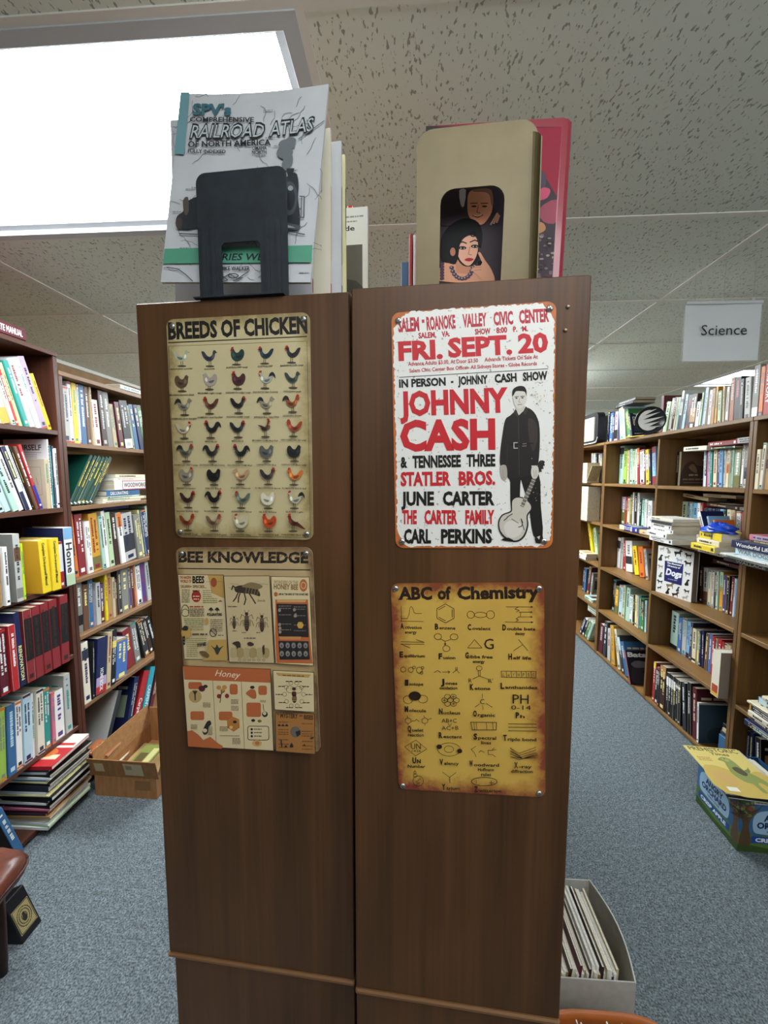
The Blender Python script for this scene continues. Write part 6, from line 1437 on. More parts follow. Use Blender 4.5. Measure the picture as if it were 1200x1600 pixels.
for i, (u, d, w, h, th, rot, col, sp, lab) in enumerate([
    (.020, .063, .222, .286, .005, -1.0, m_acov, [(.10, .17, ink('dark red')), (.3, .8, ink('silver'))], 'Pale map booklet directly behind the railroad atlas with a dark red spine mark'),
    (.046, .072, .222, .262, .006, -.6, mat('ivory map cover', 'd8d2bc', .4), [(.05, .17, ink('red')), (.3, .7, ink('beige'))], 'Ivory map booklet with a red spine mark behind the pale one'),
    (.061, .081, .222, .25, .006, -.4, m_acov, [(.04, .18, ink('royal blue')), (.3, .75, ink('grey'))], 'Pale map booklet with a blue spine mark'),
    (.066, .091, .222, .238, .005, 0.0, mat('pale yellow map cover', 'd9d4a8', .4), [(.55, .8, ink('black')), (.02, .5, ink('pale yellow'))], 'Yellowish map booklet with a black spine block')]):
    flat_booklet('atlas', lab, 'atlas', on_top(u, d, TOP + .0016 + (w*math.sin(math.radians(-rot)) if rot < 0 else 0)) @ RX(math.radians(90)) @ RZ(math.radians(rot)), w, h, th, col, None, None, .003, sp)
def guide_print(p):
    p.rect(0, 0, 1, 1, ink('c9cbca')); p.text('Guide', (.5, .165), (.83, .165), .035, ink('black'), 1); p.greek(.7, .06, .95, .012, ink('grey'), random.Random(2)); p.greek(.7, .095, .86, .01, ink('grey'), random.Random(3))
    p.rect(.0, .27, .93, .93, ink('4a4643')); p.blob([(.3, .6), (.6, .52), (.93, .58), (.93, .93), (.3, .93)], ink('1d1c1c'), 3); p.blob([(.55, .66), (.75, .62), (.9, .72), (.7, .78)], ink('5a5652'), 3); p.text('2012', (.5, .85), (.66, .85), .03, ink('silver'), 1)
flat_booklet('guidebook', 'Grey guide book with a dark photograph standing behind the map booklets', 'book', on_top(.163, .21, TOP + .0004) @ RX(math.radians(90)), .140, .238, .012, C_('silver'), [(0, 0), (1, 0), (1, 1), (0, 1)], guide_print)
make_book('Small red spined book peeping over the grey guide book', 'books on the walnut bookcase', 'R', on_top(.262, .226, TOP + .0004), .011, .13, .252, 'red', {'nolet': 1}, False)
# gold bookend and the book with the portrait
t = thing('bookend', 'Gold metal bookend with a rounded window framing the portrait', 'bookend', on_top(.4005, .016))
q = MB(); W_, H_ = .153, .203
R_ = rrect(0, 0, W_, H_, .022, 6); R_ = [a for a in R_ if a[1] > .05]          # upper rounded outline, right side first
win = [a for a in rrect(.0315, .0, .1135, .128, .018, 5) if a[1] > .03]
outer = [(W_, 0)] + R_ + [(0, 0), (.031, 0)] + [(.031, .01)] + win[::-1] + [(.111, .01), (.111, 0)]
q.prism(outer, -.0018, 0, m_gold, FACE); q.build('upright_plate', t)
q = MB(); arc = [(.010 * math.sin(t_), -.010 * (1 - math.cos(t_))) for t_ in (math.pi/2*k/5 for k in range(6))] + [(.010, -.0155)]
for (xa, ya), (xb, yb) in zip(arc, arc[1:]):                     # the plate's edge rolls towards the viewer
    cut = lambda yy: .188 + yy * 1.2
    q.add([(W_ - .010 + xa, ya, 0), (W_ - .010 + xb, yb, 0), (W_ - .010 + xb, yb, cut(yb)), (W_ - .010 + xa, ya, cut(ya)), (W_ - .0088 + xa, ya + .0015, 0), (W_ - .0088 + xb, yb + .0008, 0), (W_ - .0088 + xb, yb + .0008, cut(yb)), (W_ - .0088 + xa, ya + .0015, cut(ya))],
          [(0, 1, 2, 3), (5, 4, 7, 6), (3, 2, 6, 7), (1, 0, 4, 5)], m_gold)
q.add([(W_ + .0, -.0155, 0), (W_ + .0013, -.0155, 0), (W_ + .0013, -.0155, .1694), (W_, -.0155, .1694)], [(0, 1, 2, 3)], m_gold); q.build('side_flange', t)
q = MB(); q.box((0, 0, .0002), (.031, .09, .0018), m_gold); q.box((.1135, 0, .0002), (W_, .09, .0018), m_gold); q.build('foot_plate', t)
def jacket_print(p):
    D = ink('1c181b'); SK = ink('c98f72'); SK2 = ink('a87058'); HR = ink('0b0a0b')
    p.rect(180, 40, 1100, 1040, ink('3b3338')); p.poly([(285, 98), (1090, 38), (1088, 420), (1040, 480), (960, 340), (880, 320), (860, 200), (560, 190), (290, 210)], ink('862636'))
    p.blob([(880, 310), (930, 310), (975, 350), (960, 440), (900, 500), (870, 460)], ink('4a3f4c')); p.blob([(905, 460), (960, 425), (1000, 440), (980, 490), (920, 505)], ink('b34a62')); p.blob([(930, 560), (1040, 500), (1045, 640), (960, 640)], ink('8e4452')); p.blob([(880, 680), (910, 640), (960, 650), (970, 690), (920, 715)], ink('a87852'))
    r = random.Random(6)
    for k in range(60): x, y = r.uniform(870, 1030), r.uniform(720, 985); p.oval(x, y, r.uniform(5, 16), r.uniform(4, 12), ink(r.choice(['3a2f33', '6a5a5c', '8c7c78', '2a2326', '513a40'])), 8)
    p.blob([(330, 470), (420, 440), (500, 445), (490, 560), (560, 640), (480, 650), (330, 660)], ink('3a3038'), 3); p.blob([(445, 450), (485, 445), (475, 545), (455, 540)], ink('b9b3b8'), 2)
    p.blob([(640, 450), (700, 470), (705, 640), (640, 640), (655, 560)], ink('37303a'), 3)
    p.blob([(498, 480), (530, 445), (600, 440), (638, 470), (646, 560), (622, 620), (580, 662), (530, 640), (498, 590)], ink('cf8c6c'), 3); p.blob([(520, 446), (600, 436), (642, 452), (652, 530), (640, 540), (628, 480), (600, 460), (540, 458)], ink('84604c'), 3)
    for x in (535, 598): p.oval(x, 548, 16, 6, ink('4a2a22'), 12); p.line([(x - 22, 530), (x + 20, 528)], 6, ink('5a382c'))
    p.line([(560, 545), (552, 585), (572, 590)], 5, ink('8a4a36')); p.line([(528, 606), (556, 616), (586, 602)], 8, ink('7a2f28')); p.line([(534, 604), (556, 609), (580, 601)], 4, ink('e0cfc0'))
    for k in range(3): p.line([(636 + k*18, 660 - k*6), (676 + k*6, 590 + k*8)], 10, ink('b08068'))
    p.blob([(330, 1010), (350, 900), (420, 870), (520, 900), (600, 960), (650, 1010)], SK, 3); p.poly([(420, 860), (510, 900), (530, 970), (430, 960)], ink('b67c60'))
    p.blob([(350, 780), (400, 690), (470, 640), (560, 660), (575, 740), (560, 800), (570, 860), (530, 915), (470, 915), (425, 860), (400, 820)], HR, 3)
    p.blob([(432, 770), (452, 730), (508, 712), (550, 735), (560, 800), (548, 860), (514, 912), (478, 908), (442, 860)], ink('d6a086'), 3)
    p.blob([(340, 880), (335, 760), (370, 690), (430, 640), (500, 622), (562, 650), (586, 720), (578, 800), (560, 775), (548, 742), (524, 728), (494, 734), (466, 756), (448, 796), (442, 850), (425, 905), (385, 900)], HR, 3); p.oval(408, 830, 16, 26, SK2)
    for x, y in ((466, 806), (540, 796)): p.oval(x, y, 24, 11, ink('2a1a1c'), 14); p.oval(x, y + 2, 14, 6, ink('b9aaa2'), 10); p.oval(x + 1, y + 2, 8, 7, HR, 10); p.line([(x - 28, y - 26), (x, y - 38), (x + 24, y - 28)], 7, HR)
    p.line([(510, 800), (502, 845), (522, 850)], 5, SK2); p.blob([(478, 880), (502, 868), (528, 872), (532, 880), (506, 890)], ink('a01f28'), 3); p.ring(530, 722, 14, 14, 6, HR)
    for k in range(11): a = math.pi * (.08 + .84 * k / 10); p.oval(466 - 66*math.cos(a), 905 + 92*math.sin(a), 15, 12, ink('4a3a44'), 10); p.oval(463 - 66*math.cos(a), 902 + 92*math.sin(a), 5, 4, ink('a59aa2'), 8)
    p.blob([(560, 840), (574, 836), (600, 880), (640, 940), (660, 1010), (600, 1010), (540, 960), (520, 940), (545, 920), (575, 915), (580, 890)], ink('cf9678'), 3); p.line([(528, 930), (580, 925)], 4, SK2); p.line([(535, 946), (580, 942)], 4, SK2); p.ring(572, 897, 10, 8, 5, HR)
    for k in range(6): p.oval(345, 905 + k*18, 14, 10, ink('4a3a44'), 8)
JA = math.radians(2.5); JM = on_top(.4005, .0505, TOP + .0125) @ RX(math.radians(90 - 4)) @ RZ(-JA)
t = thing('book', 'Red jacketed hardback with a portrait of a man and woman behind the gold bookend', 'book', JM, 'books on the walnut bookcase')
WJ, HJ, TJ = .2015, .236, .026
mj = mat('glossy red jacket', '842534', .14, 0, .6)
out = [(0, 0), (WJ - .016, 0), (WJ - .008, -.0025), (WJ - .002, -.008), (WJ, -.014), (WJ, -TJ), (WJ - .0025, -TJ), (WJ - .0025, -.013), (WJ - .006, -.0075), (WJ - .010, -.0045), (WJ - .018, -.0025), (0, -.0025)]
q = MB(); q.prism([(x, z) for x, z in out][::-1], 0, HJ, mj, Matrix(((1, 0, 0, 0), (0, 0, 1, 0), (0, 1, 0, 0), (0, 0, 0, 1)))); q.box((0, 0, -TJ - .0025), (WJ, HJ, -TJ), mj); q.build('jacket', t)
q = MB(); q.box((.003, .003, -TJ + .0004), (WJ - .0065, HJ - .003, -.0145), m_pagew); q.build('pages', t)
JL = lambda u_, z_: ((u_ - .4005) * math.cos(JA) - (z_ - TOP - .0125) * math.sin(JA), (u_ - .4005) * math.sin(JA) + (z_ - TOP - .0125) * math.cos(JA))
p = Print(homog([(285, 98), (1100, 38), (1040, 985), (190, 1025)], [JL(.4203, 1.9826), JL(.6010, 1.9738), JL(.5912, 1.772), JL(.399, 1.7737)]), .0002); jacket_print(p)
p.mb.v = [(min(max(x, .0), WJ - .017), min(max(y, .0002), HJ - .0002), z) for x, y, z in p.mb.v]   # the print ends where the jacket rolls into its joint
p.mb.mats = [m_.copy() for m_ in p.mb.mats]
for m_ in p.mb.mats: q_ = m_.node_tree.nodes['Principled BSDF']; q_.inputs['Roughness'].default_value = .5; q_.inputs['Specular IOR Level'].default_value = .12
p.build('jacket_print', t)
for i, (u, d, w, h, col, lab) in enumerate([(.367, .165, .015, .115, 'steel blue', 'Blue book standing low to the left of the gold bookend'), (.3835, .125, .006, .137, 'red', 'Thin red book beside the gold bookend'), (.391, .122, .005, .134, 'white', 'Thin white book between the thin red one and the gold bookend')]):
    make_book(lab, 'books on the walnut bookcase', 'R', on_top(u, d, TOP + .0004), w, .13, h, col, {'nolet': 1}, False)
# ================================================================ things on the floor and the hanging sign
m_kraft = speckled('brown cardboard', 'a9794a', '97693d', 70, .3, .7, .8, (1, 1, .2))
m_kraft2 = speckled('inner cardboard', 'a87f52', '94693f', 50, .3, .7, .85)
t = thing('cardboard_box', 'Open brown cardboard box on the carpet by the dark bookcase', 'box', T(-1.462, 1.695, 0) @ RZ(math.radians(-1.5)))
BW, BD, B1, B2 = .305, .40, .10, .2
q = MB()
for lo, hi in (((0, 0, 0), (BW, .004, B1)), ((0, BD-.004, 0), (BW, BD, B2)), ((0, .004, 0), (.004, BD-.004, B1)), ((BW-.004, .004, 0), (BW, BD-.004, B1)), ((.004, .004, 0), (BW-.004, BD-.004, .004))): q.box(lo, hi, m_kraft)
q.build('body', t)
def flap(name, w, h, M, extra=None):
    q = MB(); q.box((0, 0, 0), (w, .0035, h), m_kraft2 if extra is None else m_kraft, M)
    o = q.build(name, t); return o
flap('flap', BW + .03, .102, T(-.015, .0, B1 - .0) @ RX(math.radians(14)), 1)
flap('flap', BD - .01, .115, T(.001, BD - .006, B1) @ RZ(-math.pi/2) @ RX(math.radians(6)))
flap('flap', BD - .03, .10, T(BW - .001, .012, B1) @ RZ(math.pi/2) @ RX(math.radians(18)))
q = MB()
MF = T(-.015, .0, B1) @ RX(math.radians(14))
q.box((.03, -.0006, .030), (.075, 0, .078), ink('c9b48c'), MF); q.box((.175, -.0006, .016), (.265, 0, .084), ink('c7b793'), MF)
q.box((.185, -.0009, .05), (.215, 0, .075), ink('9d8d6c'), MF); q.box((.20, -.0008, .055), (.275, 0, .10), ink('86603a'), T(0, 0, -.012) @ T(0, 0, 0)); q.build('label', t)
q = MB(); q.box((0, 0, 0), (.11, .15, .006), ink('7f8a45')); q.box((.012, .03, .006), (.06, .1, .0063), ink('5d5230')); q.box((.066, .02, .006), (.10, .13, .0063), ink('c3bf86')); q.box((.0, .0, .006), (.06, .03, .0063), ink('d9d7c8'))
tag(q.build('magazine', None, T(-1.375, 1.77, .072) @ RZ(math.radians(-8)) @ RX(math.radians(10)) @ RY(-.10)), 'Green yellow magazine lying inside the open cardboard box', 'magazine', 'magazines in the cardboard box')
q = MB(); q.box((0, 0, 0), (.24, .30, .03), ink('cfc6b2')); q.box((0, 0, .03), (.24, .3, .0305), ink('a58a5e'))
tag(q.build('magazine', None, T(-1.44, 1.72, .0045)), 'Thick pale magazine lying at the bottom of the open cardboard box', 'magazine', 'magazines in the cardboard box')
# floor pile of magazines in front of the dark bookcase
def magazine(label, group, M, w, h, th, cover, edge, paint=None, cat='magazine', bend=0.0):
    root = thing('magazine', label, cat, M, group)
    q = MB(); q.box((0, 0, 0), (w, h, th*.12), cover); q.box((0, 0, th*.88), (w, h, th), cover); q.box((-.0003, 0, 0), (0, h, th), cover); q.build('cover', root)
    q = MB(); q.box((.0002, .0008, th*.121), (w - .0008, h - .0008, th*.879), edge); q.build('pages', root)
    if paint: p = Print(lambda a: (a[0]*w, h - a[1]*h), th + .0002); paint(p); p.build('cover_print', root)
    return root
PILE = [('white', .012), ('pale green', .008), ('white', .010), ('cream', .007), ('silver', .009), ('tan', .012), ('charcoal', .010), ('maroon', .012), ('pink', .008), ('black', .015), ('white', .009), ('dark brown', .010), ('black', .017), ('pale yellow', .006),
        ('white', .013), ('charcoal', .026), ('black', .010), ('pale yellow', .008), ('blue', .007), ('white', .010), ('black', .012), ('silver', .010), ('charcoal', .010), ('ivory', .016)]
LP = ['white magazine at the very bottom', 'pale green magazine second lowest', 'white magazine third lowest', 'cream magazine fourth lowest', 'silver magazine fifth lowest', 'tan magazine in the lower third', 'charcoal magazine under the maroon one', 'maroon magazine', 'pinkish magazine', 'black magazine over the pinkish one', 'white magazine over that black one',
      'dark brown magazine', 'thick black magazine below the pale yellow one', 'pale yellow magazine at mid height', 'thick white magazine at mid height', 'thickest charcoal binder', 'black magazine over the thickest binder', 'pale yellow magazine near the top', 'blue magazine near the top', 'white magazine near the top', 'black magazine near the top', 'silver magazine second below the red cover', 'charcoal magazine just below the red cover', 'red and ivory magazine on top']
z = .031; r = random.Random(12)
for i, ((c, th), lb) in enumerate(zip(PILE, LP)):
    th *= .98
    sh = .018 * math.sin(i*1.7) + r.uniform(-.008, .008); wv = .215 + r.uniform(-.012, .012); hv = .255 + r.uniform(-.02, .012)
    ang = math.radians(4.5 - i*.1 + r.uniform(-2, 2)); fr = i / 24
    pt = None
    if i == 23:
        def pt(p):
            p.rect(0, 0, 1, 1, ink('e8e2d6')); p.poly([(0, 0), (.55, 0), (.55, 1), (0, 1)], ink('b82a30')); p.rect(.2, .1, .34, .9, ink('e7cfae'))
            p.blob([(.3, .2), (.5, .3), (.55, .6), (.4, .8), (.25, .6)], ink('d07038')); p.rect(.62, .05, .7, .95, ink('c23a40')); p.rect(.8, .1, .84, .9, ink('d9d2c2'))
    magazine((lb + ' of the floor magazine pile').capitalize(), 'magazines in the floor pile', T(-1.487 + sh*.6 + .015*fr, 1.470 + .012*fr, z) @ RZ(math.pi/2 - ang + .07), hv - .03, wv, th, C_(c if i < 23 else 'red'), m_pagew, pt); z += th + .0006
for i, (c, x, y, a, lab) in enumerate([('white', -1.56, 1.80, .3, 'Grey and white magazine lying in front of the slanting books'), ('rust', -1.50, 1.765, .05, 'Rust and white patterned magazine slipping off beside the cardboard box'), ('ivory', -1.52, 1.78, .05, 'Ivory magazine under the rust patterned one beside the cardboard box')]):
    def pt(p, c=c):
        rr2 = random.Random(len(c)); 
        for k in range(26): p.oval(rr2.uniform(.1, .9), rr2.uniform(.1, .9), rr2.uniform(.02, .09), rr2.uniform(.02, .06), ink(rr2.choice(['8c3a22', 'd2c4a8', '5a4a40', 'e8e0d0'] if c == 'rust' else ['9a9a98', 'c8c8c4', '6a6a6a'])), 8)
    magazine(lab, 'loose magazines beside the cardboard box', T(x + (.075, .05, .075)[i], y + (.0, .0, .0)[i], (.075, .14, .055)[i]) @ RZ(math.pi*.5 + a) @ RX((.0, .12, .0)[i]), .16 - .06*(i == 1), .12, .008, C_(c), m_pagew, pt if i < 2 else None)
lay_book('White booklet stack beneath the loose magazines beside the cardboard box', 'loose magazines beside the cardboard box', 'L', -1.50, 1.772, .0505, .02, .15, .2, 'silver', {'nolet': 1})
lay_book('Dark thick book beneath the rust patterned magazine beside the cardboard box', 'loose magazines beside the cardboard box', 'L', -1.51, 1.765, .0835, .045, .12, .075, 'charcoal', {'nolet': 1})
# leather stool and patterned black box at the left edge
m_leather = speckled('brown leather', '7a4430', '54281c', 9, .3, .7, .3, spec=.5)
t = thing('footstool', 'Brown leather topped low stool beside the dark bookcase', 'stool', T(-1.29, .925, .10) @ RZ(math.radians(8)))
q = MB(); n = 32; vs = []; prof = [(0, .265), (.7, .268), (.9, .262), (.985, .245), (1, .228), (.985, .208), (.93, .2), (0, .2)]
for s, zz in prof:
    for k in range(n):
        a = 2*math.pi*k/n; e = .42; c, d = math.cos(a), math.sin(a)
        vs.append((.165*s*math.copysign(abs(c)**e, c), .155*s*math.copysign(abs(d)**e, d), zz + (.004*math.sin(5*a) if .5 < s < .95 else 0)))
q.add(vs, [(i*n+k, i*n+(k+1) % n, (i+1)*n+(k+1) % n, (i+1)*n+k) for i in range(len(prof)-1) for k in range(n)], m_leather, True); q.build('seat_cushion', t)
q = MB(); e = [(.167*math.copysign(abs(math.cos(a))**.42, math.cos(a)), .157*math.copysign(abs(math.sin(a))**.42, math.sin(a)), .228) for a in [2*math.pi*k/40 for k in range(41)]]; q.tube(e, .0035, mat('dark leather piping', '3c1c14', .4)); q.build('piping', t)
q = MB(); q.box((-.13, -.12, .17), (.13, .12, .1995), ink('2a1a14')); q.build('seat_frame', t)
for sx in (-1, 1):
    for sy in (-1, 1): q = MB(); q.lathe([(.011, -.1), (.014, -.05), (.02, .1705)], ink('2a1a14'), 10, T(sx*.09, sy*.085, 0)); q.build('leg', t)
p = Print(lambda a: a, .2692); rr3 = random.Random(3)
p.blob([(.02, -.02), (.06, .0), (.09, .05), (.07, .09), (.03, .06)], ink('c08a5a'), 3); p.blob([(.03, .0), (.055, .012), (.075, .05), (.06, .075), (.04, .05)], ink('8a4c30'), 3); p.blob([(.09, -.05), (.12, -.03), (.13, .02), (.11, .02)], ink('d2b07a'), 3); p.build('stamped_ornament', t)
t = thing('gift_box', 'Small black box with a gold engraved end beside the leather stool', 'box', T(-1.226, 1.098, .001) @ RZ(math.radians(2)) @ RY(math.radians(-22)))
q = MB(); q.bbox((-.10, 0, 0), (0, .07, .145), mat('satin black box', '18171a', .35), .002); q.build('body', t)
p = Print(lambda a: a, .0004); GD, GK = ink('a89a6a'), ink('2a2620')
p.rect(.006, .022, .064, .105, GD)
for k in range(14): p.line([(.008, .026 + k*.0056), (.062, .026 + k*.0056 + .003)], .0016, ink('5a5034'))
for a, b_ in ((.022, .03), (.016, .022), (.008, .012)): p.ring(.035, .064, a, b_, .0022, GK)
p.blob([(.028, .056), (.035, .08), (.042, .056), (.035, .048)], GK); p.line(rrect(.008, .024, .062, .103, .003, 2), .002, GK, True)
p.build('gold_panel', t, Matrix(((0, 0, 1, 0), (1, 0, 0, 0), (0, 1, 0, 0), (0, 0, 0, 1))))

# file boxes beside the walnut bookcase
m_grey = speckled('pale grey card', 'b9b8b0', 'a9a89f', 40, .3, .7, .6)
t = thing('file_box', 'Pale grey open file box full of magazines on the carpet beside the walnut bookcase', 'box', T(.305, .90, 0))
q = MB(); W_, D_, H_ = .25, .25, .285; nb = 10
def wallstrip(pts, z0, z1a, th=.003):
    for (x0, y0), (x1, y1) in zip(pts, pts[1:]):
        d = Vector((x1-x0, y1-y0, 0)).normalized(); nn = Vector((-d.y, d.x, 0)) * th
        M = Matrix(((d.x, nn.x/th, 0, x0), (d.y, nn.y/th, 0, y0), (0, 0, 1, 0), (0, 0, 0, 1)))
        q.box((0, 0, z0), (math.hypot(x1-x0, y1-y0), th, z1a), m_grey, M)
right = [(W_ + .022*math.sin(math.pi*k/nb), D_*k/nb) for k in range(nb + 1)]
wallstrip([(0, 0), (W_, 0)], 0, H_); wallstrip(right, 0, H_); wallstrip([(W_, D_), (0, D_)], 0, H_); wallstrip([(0, D_), (0, 0)], 0, H_); q.box((.003, .003, 0), (W_ - .002, D_ - .003, .003), m_grey)
q.build('body', t)
r = random.Random(31)
q = MB(); q.tube([(x - .0015, y, H_) for x, y in right], .0022, ink('cfcec6')); q.build('rim', t)
CM = ['white', 'ivory', 'cream', 'white', 'tan', 'dark brown', 'ivory', 'cream', 'white', 'maroon', 'white', 'beige', 'ivory', 'dark brown', 'white', 'cream']
for i, c in enumerate(CM + CM[3:12]):
    h = .27 + r.uniform(-.014, .014); x = .312 + i*.0074
    magazine('%s magazine, %s from the walnut panel, leaning in the grey file box' % (c.capitalize(), ORD[i]), 'magazines in the grey file box', T(x + .032, .925 + r.uniform(0, .006), .0045) @ RY(math.radians(9 - i*.3)) @ Matrix(((0, 0, -1, 0), (1, 0, 0, 0), (0, 1, 0, 0), (0, 0, 0, 1))) , .2, h, .0058, C_(c), m_pagew)
m_or = mat('orange plastic', 'b5652f', .4)
t = thing('basket', 'Orange basket of paper folders in front of the grey file box', 'basket', T(.285, .57, 0))
q = MB(); n = 40
def oval_ring(s, zz): return [((.15 + .15*s*math.copysign(abs(math.cos(2*math.pi*k/n))**.5, math.cos(2*math.pi*k/n))), (.13 + .13*s*math.copysign(abs(math.sin(2*math.pi*k/n))**.5, math.sin(2*math.pi*k/n))), zz) for k in range(n)]
rings = [oval_ring(.86, 0), oval_ring(.98, .29), oval_ring(1.0, .295), oval_ring(1.0, .305), oval_ring(.955, .305), oval_ring(.94, .29), oval_ring(.83, .006)]
vs = [v for R_ in rings for v in R_]
q.add(vs, [(i*n+k, i*n+(k+1) % n, (i+1)*n+(k+1) % n, (i+1)*n+k) for i in range(len(rings)-1) for k in range(n)] + [tuple(range(n-1, -1, -1)), tuple(range((len(rings)-1)*n, len(rings)*n))], m_or, True); q.build('body', t)
for i in range(15):
    c = ['ivory', 'white', 'beige', 'cream', 'tan'][i % 5]
    q = MB(); q.box((0, 0, 0), (.0025, .172, .318 + r.uniform(-.02, .012)), C_(c)); q.box((.0025, .01, 0), (.0035, .165, .27), m_pagew)
    tag(q.build('paper_folder', None, T(.355 + i*.0105, .618, .0075) @ RZ(r.uniform(-.004, .004)) @ RY(math.radians(2 + r.uniform(-.1, .1)))), '%s paper folder, %s from the walnut panel in the orange basket' % (c.capitalize(), ORD[i]), 'folder', 'folders in the orange basket')

# cider carton
t = thing('carton', 'Blue and green cider carton of magazines in front of the tan bookcase', 'carton', T(1.328, 1.575, 0) @ RZ(math.radians(-3)))
m_cb = speckled('blue carton print', '426f9c', '2b5480', 7, .35, .65, .35)
CW, CD, CH_ = .245, .25, .235
q = MB()
for lo, hi in (((0, 0, 0), (CW, .003, CH_)), ((0, CD-.003, 0), (CW, CD, CH_)), ((0, .003, 0), (.003, CD-.003, CH_)), ((CW-.003, .003, 0), (CW, CD-.003, CH_)), ((.003, .003, 0), (CW-.003, CD-.003, .003))): q.box(lo, hi, m_cb)
q.build('body', t)
def carton_art(p, W, flip=0):
    GN, DG, TR, PB, NV = ink('5a7a34'), ink('3c5426'), ink('5a4632'), ink('9fc0dc'), ink('16264e'); r = random.Random(9 + flip)
    p.blob([(0, .235), (0, .15), (W*.3, .165), (W*.6, .145), (W, .17), (W, .235)], GN, 1); p.blob([(0, .235), (0, .2), (W*.5, .215), (W, .205), (W, .235)], DG, 1)
    x = W*.93 if flip else W*.10
    p.blob([(x-.02, .2), (x-.010, .12), (x-.03, .07), (x-.05, .04), (x-.02, .06), (x, .03), (x+.01, .06), (x+.05, .045), (x+.03, .075), (x+.012, .12), (x+.024, .2)], TR, 3)
    for k in range(26): p.line([(x + r.uniform(-.02, .02), r.uniform(.03, .11)), (x + r.uniform(-.07, .07), r.uniform(.005, .09))], .003, ink('4a3a2a'))
    for k in range(22): p.oval(min(max(x + r.gauss(0, .05), .01), W-.01), r.uniform(.01, .08), r.uniform(.004, .011), r.uniform(.004, .009), ink(r.choice(['6a7f3a', '8a4a34', '7c8f4a', '3f5f2a'])), 8)
    x0, x1 = (.02, W*.78) if flip else (W*.22, W*.97)
    p.blob([(x0, .08), (x0+.04, .055), (x1-.04, .055), (x1, .08), (x1, .14), (x1-.03, .155), (x0+.03, .155), (x0, .14)], PB, 3)
    p.text('ANGRY', (x0+.035, .098), (x1-.035, .098), .024, NV, 2); p.text('ORCHARD', (x0+.012, .13), (x1-.012, .13), .024, NV, 2); p.text('HARD CIDER', (x0+.05, .147), (x1-.05, .147), .008, NV, 1)
    p.poly([(x0-.005, .165), (x1+.01, .165), (x1+.01, .195), (x0-.005, .195)], ink('1d4a9c')); p.text('CRISP APPLE', (x0+.01, .188), (x1-.01, .188), .015, ink('e8eef4'), 2)
pa = Print(lambda a: (a[0], CH_ - a[1]), .0003); carton_art(pa, CW); pa.build('front_print', t, RX(math.pi/2))
pb = Print(lambda a: (a[0], CH_ - a[1]), .0003); carton_art(pb, CD, 1); pb.build('side_print', t, Matrix(((0, 0, -1, 0), (-1, 0, 0, CD), (0, 1, 0, 0), (0, 0, 0, 1))))
q = MB(); q.box((.05, -.0008, CH_-.03), (.11, -.0003, CH_-.012), ink('d8d8d4'))
for k in range(12): q.box((.054 + k*.0044, -.0011, CH_-.026), (.0555 + k*.0044 + (k % 3)*.0006, -.0005, CH_-.014), ink('3a3a3a'))
q.build('barcode_label', t)
for i in range(14):
    c = ['black', 'white', 'charcoal', 'silver', 'dark brown', 'ivory', 'black'][i % 7]
    magazine('%s magazine standing in the cider carton, %s from its outer wall' % (c.capitalize(), ORD[i]), 'magazines standing in the cider carton', T(1.345 + i*.0155 + .012, 1.60, .004) @ Matrix(((0, 0, -1, 0), (1, 0, 0, 0), (0, 1, 0, 0), (0, 0, 0, 1))), .2, .232 - (i % 3)*.004, .0125, C_(c), m_pagew)
MG = T(1.262, 1.565, .246) @ RZ(math.radians(-6))
def dino(p):
    p.rect(0, 0, 1, 1, ink('d9c878')); p.blob([(0, .5), (.3, .45), (.6, .6), (1, .5), (1, 1), (0, 1)], ink('c9b060'), 3); p.blob([(.05, .62), (.3, .55), (.42, .75), (.2, .85)], ink('cda86a'), 3)
    D = ink('4f5230')
    p.text('PREHISTORIC', (.05, .105), (.95, .105), .085, D, 1); p.text('Times', (.38, .19), (.72, .19), .06, D, 1, .2); r = random.Random(4)
    for k in range(3): p.greek(.06, .26 + k*.035, .3, .014, ink('a0642f'), r)
    p.blob([(.50, .24), (.58, .22), (.66, .26), (.70, .36), (.72, .5), (.86, .62), (.95, .80), (.90, .86), (.80, .74), (.72, .78), (.74, .92), (.66, .93), (.63, .78), (.52, .74), (.44, .60), (.47, .44), (.50, .34), (.42, .30)], ink('8f9a5a'), 3)
    p.blob([(.54, .46), (.66, .44), (.72, .56), (.64, .62), (.55, .56)], ink('5f5a48'), 3); p.blob([(.5, .26), (.58, .25), (.63, .3), (.56, .33)], ink('a9b070'), 3); p.oval(.56, .265, .012, .01, ink('2a2a20'))
    p.blob([(.72, .5), (.8, .46), (.84, .42), (.82, .5), (.76, .55)], ink('7c8650'), 3); p.rect(.1, .88, .28, .96, ink('e8e6da')); p.greek(.8, .85, .97, .02, D, r)
for i, (c, dx, dy, a, lab) in enumerate([('charcoal', .006, -.006, -2, 'Charcoal magazine lowest on top of the cider carton'), ('white', .014, .008, 1, 'White magazine second lowest on top of the cider carton'), ('maroon', .0, .004, -1, 'Maroon magazine in the middle on top of the cider carton'), ('silver', .012, -.004, 2, 'Silver magazine under the yellow one on the cider carton')]):
    magazine(lab, 'magazines lying on the cider carton', T(1.262 + dx, 1.565 + dy, .2365 + i*.0042) @ RZ(math.radians(-6 + a)), .222, .283, .004, C_(c), m_pagew)
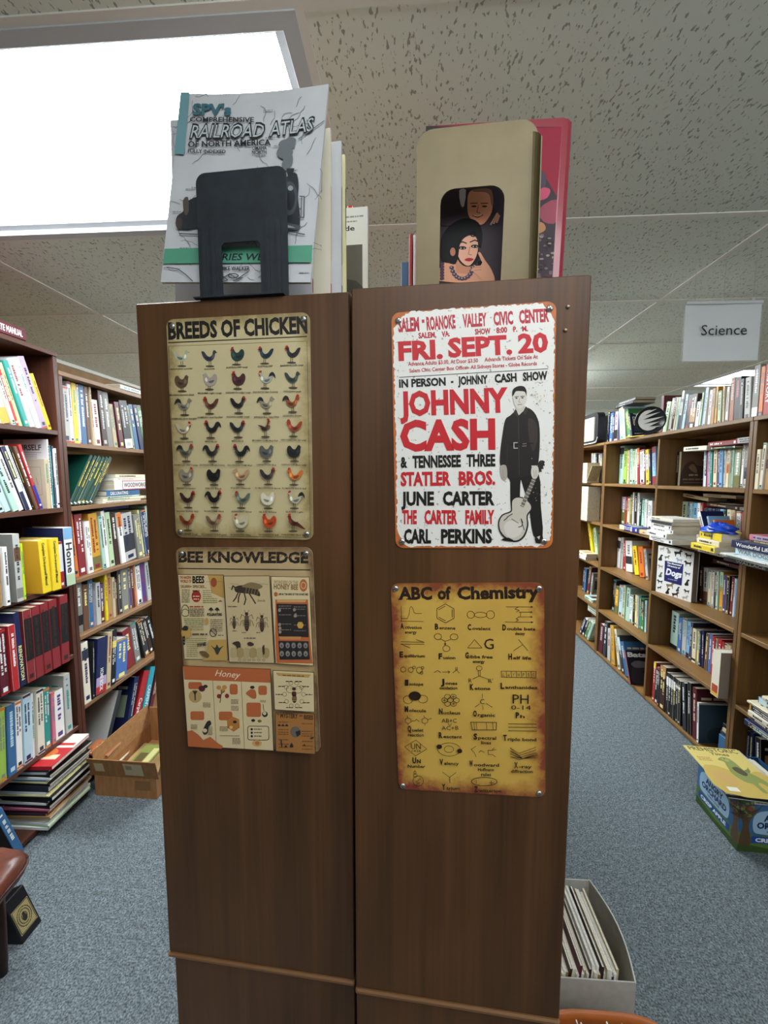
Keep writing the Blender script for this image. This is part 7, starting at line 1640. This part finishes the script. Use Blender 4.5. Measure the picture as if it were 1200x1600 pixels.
magazine('Yellow dinosaur magazine on top of the cider carton', 'magazines lying on the cider carton', T(1.258, 1.562, .2535) @ RZ(math.radians(-5)), .222, .285, .004, C_('pale yellow'), m_pagew, dino)

# hanging paper sign
t = thing('hanging_sign', 'White paper sign reading science hanging from the ceiling over the tan aisle', 'sign', T(1.078, 1.70, 1.951) @ RZ(math.radians(1)))
m_clear = mat('clear sign sleeve', 'dfe5e6', .12)
b_ = m_clear.node_tree.nodes['Principled BSDF']; b_.inputs['Alpha'].default_value = .10
m_paper = mat('white sign paper', 'eceff2', .7)
b_ = m_paper.node_tree.nodes['Principled BSDF']; b_.inputs['Subsurface Weight'].default_value = 0
q = MB(); nx = 10
for k in range(nx):
    x0, x1 = .282*k/nx, .282*(k+1)/nx; f = lambda x: .003*math.sin(x*18)
    q.add([(x0, f(x0), .0), (x1, f(x1), .0), (x1, f(x1), .213), (x0, f(x0), .213), (x0, f(x0)+.0008, .0), (x1, f(x1)+.0008, .0), (x1, f(x1)+.0008, .213), (x0, f(x0)+.0008, .213)], [(0,1,2,3), (5,4,7,6), (0,4,5,1), (3,2,6,7)], m_paper)
q.build('paper', t)
q = MB(); q.box((-.003, -.0065, -.003), (.285, -.006, .222), m_clear); q.box((-.003, .006, -.003), (.285, .0065, .222), m_clear); q.build('sleeve', t)
q = MB(); q.box((-.002, -.008, .212), (.284, -.0065, .222), mat('sleeve top strip', 'd5d9da', .3)); q.box((-.002, .0065, .212), (.284, .008, .222), mat('sleeve top strip', 'd5d9da', .3)); q.build('top_strip', t)
p = Print(lambda a: a, .0); q = MB(); vs, fs, wd = text_geo('Science', 0); q.add([(.058 + x/wd*.172, -.0085, .095 + y*.038) for x, y in vs], fs, ink('1c1e20')); q.build('lettering', t)
for x in (.03, .14, .252):
    q = MB(); q.tube([(x, 0, .214), (x, 0, .236)], .0045, ink('c9cdd0'), 8); q.tube([(x, 0, .235), (x, 0, H_C - 1.951 - .003)], .0006, ink('b9bdbd'), 5); q.build('hanging_cord', t)
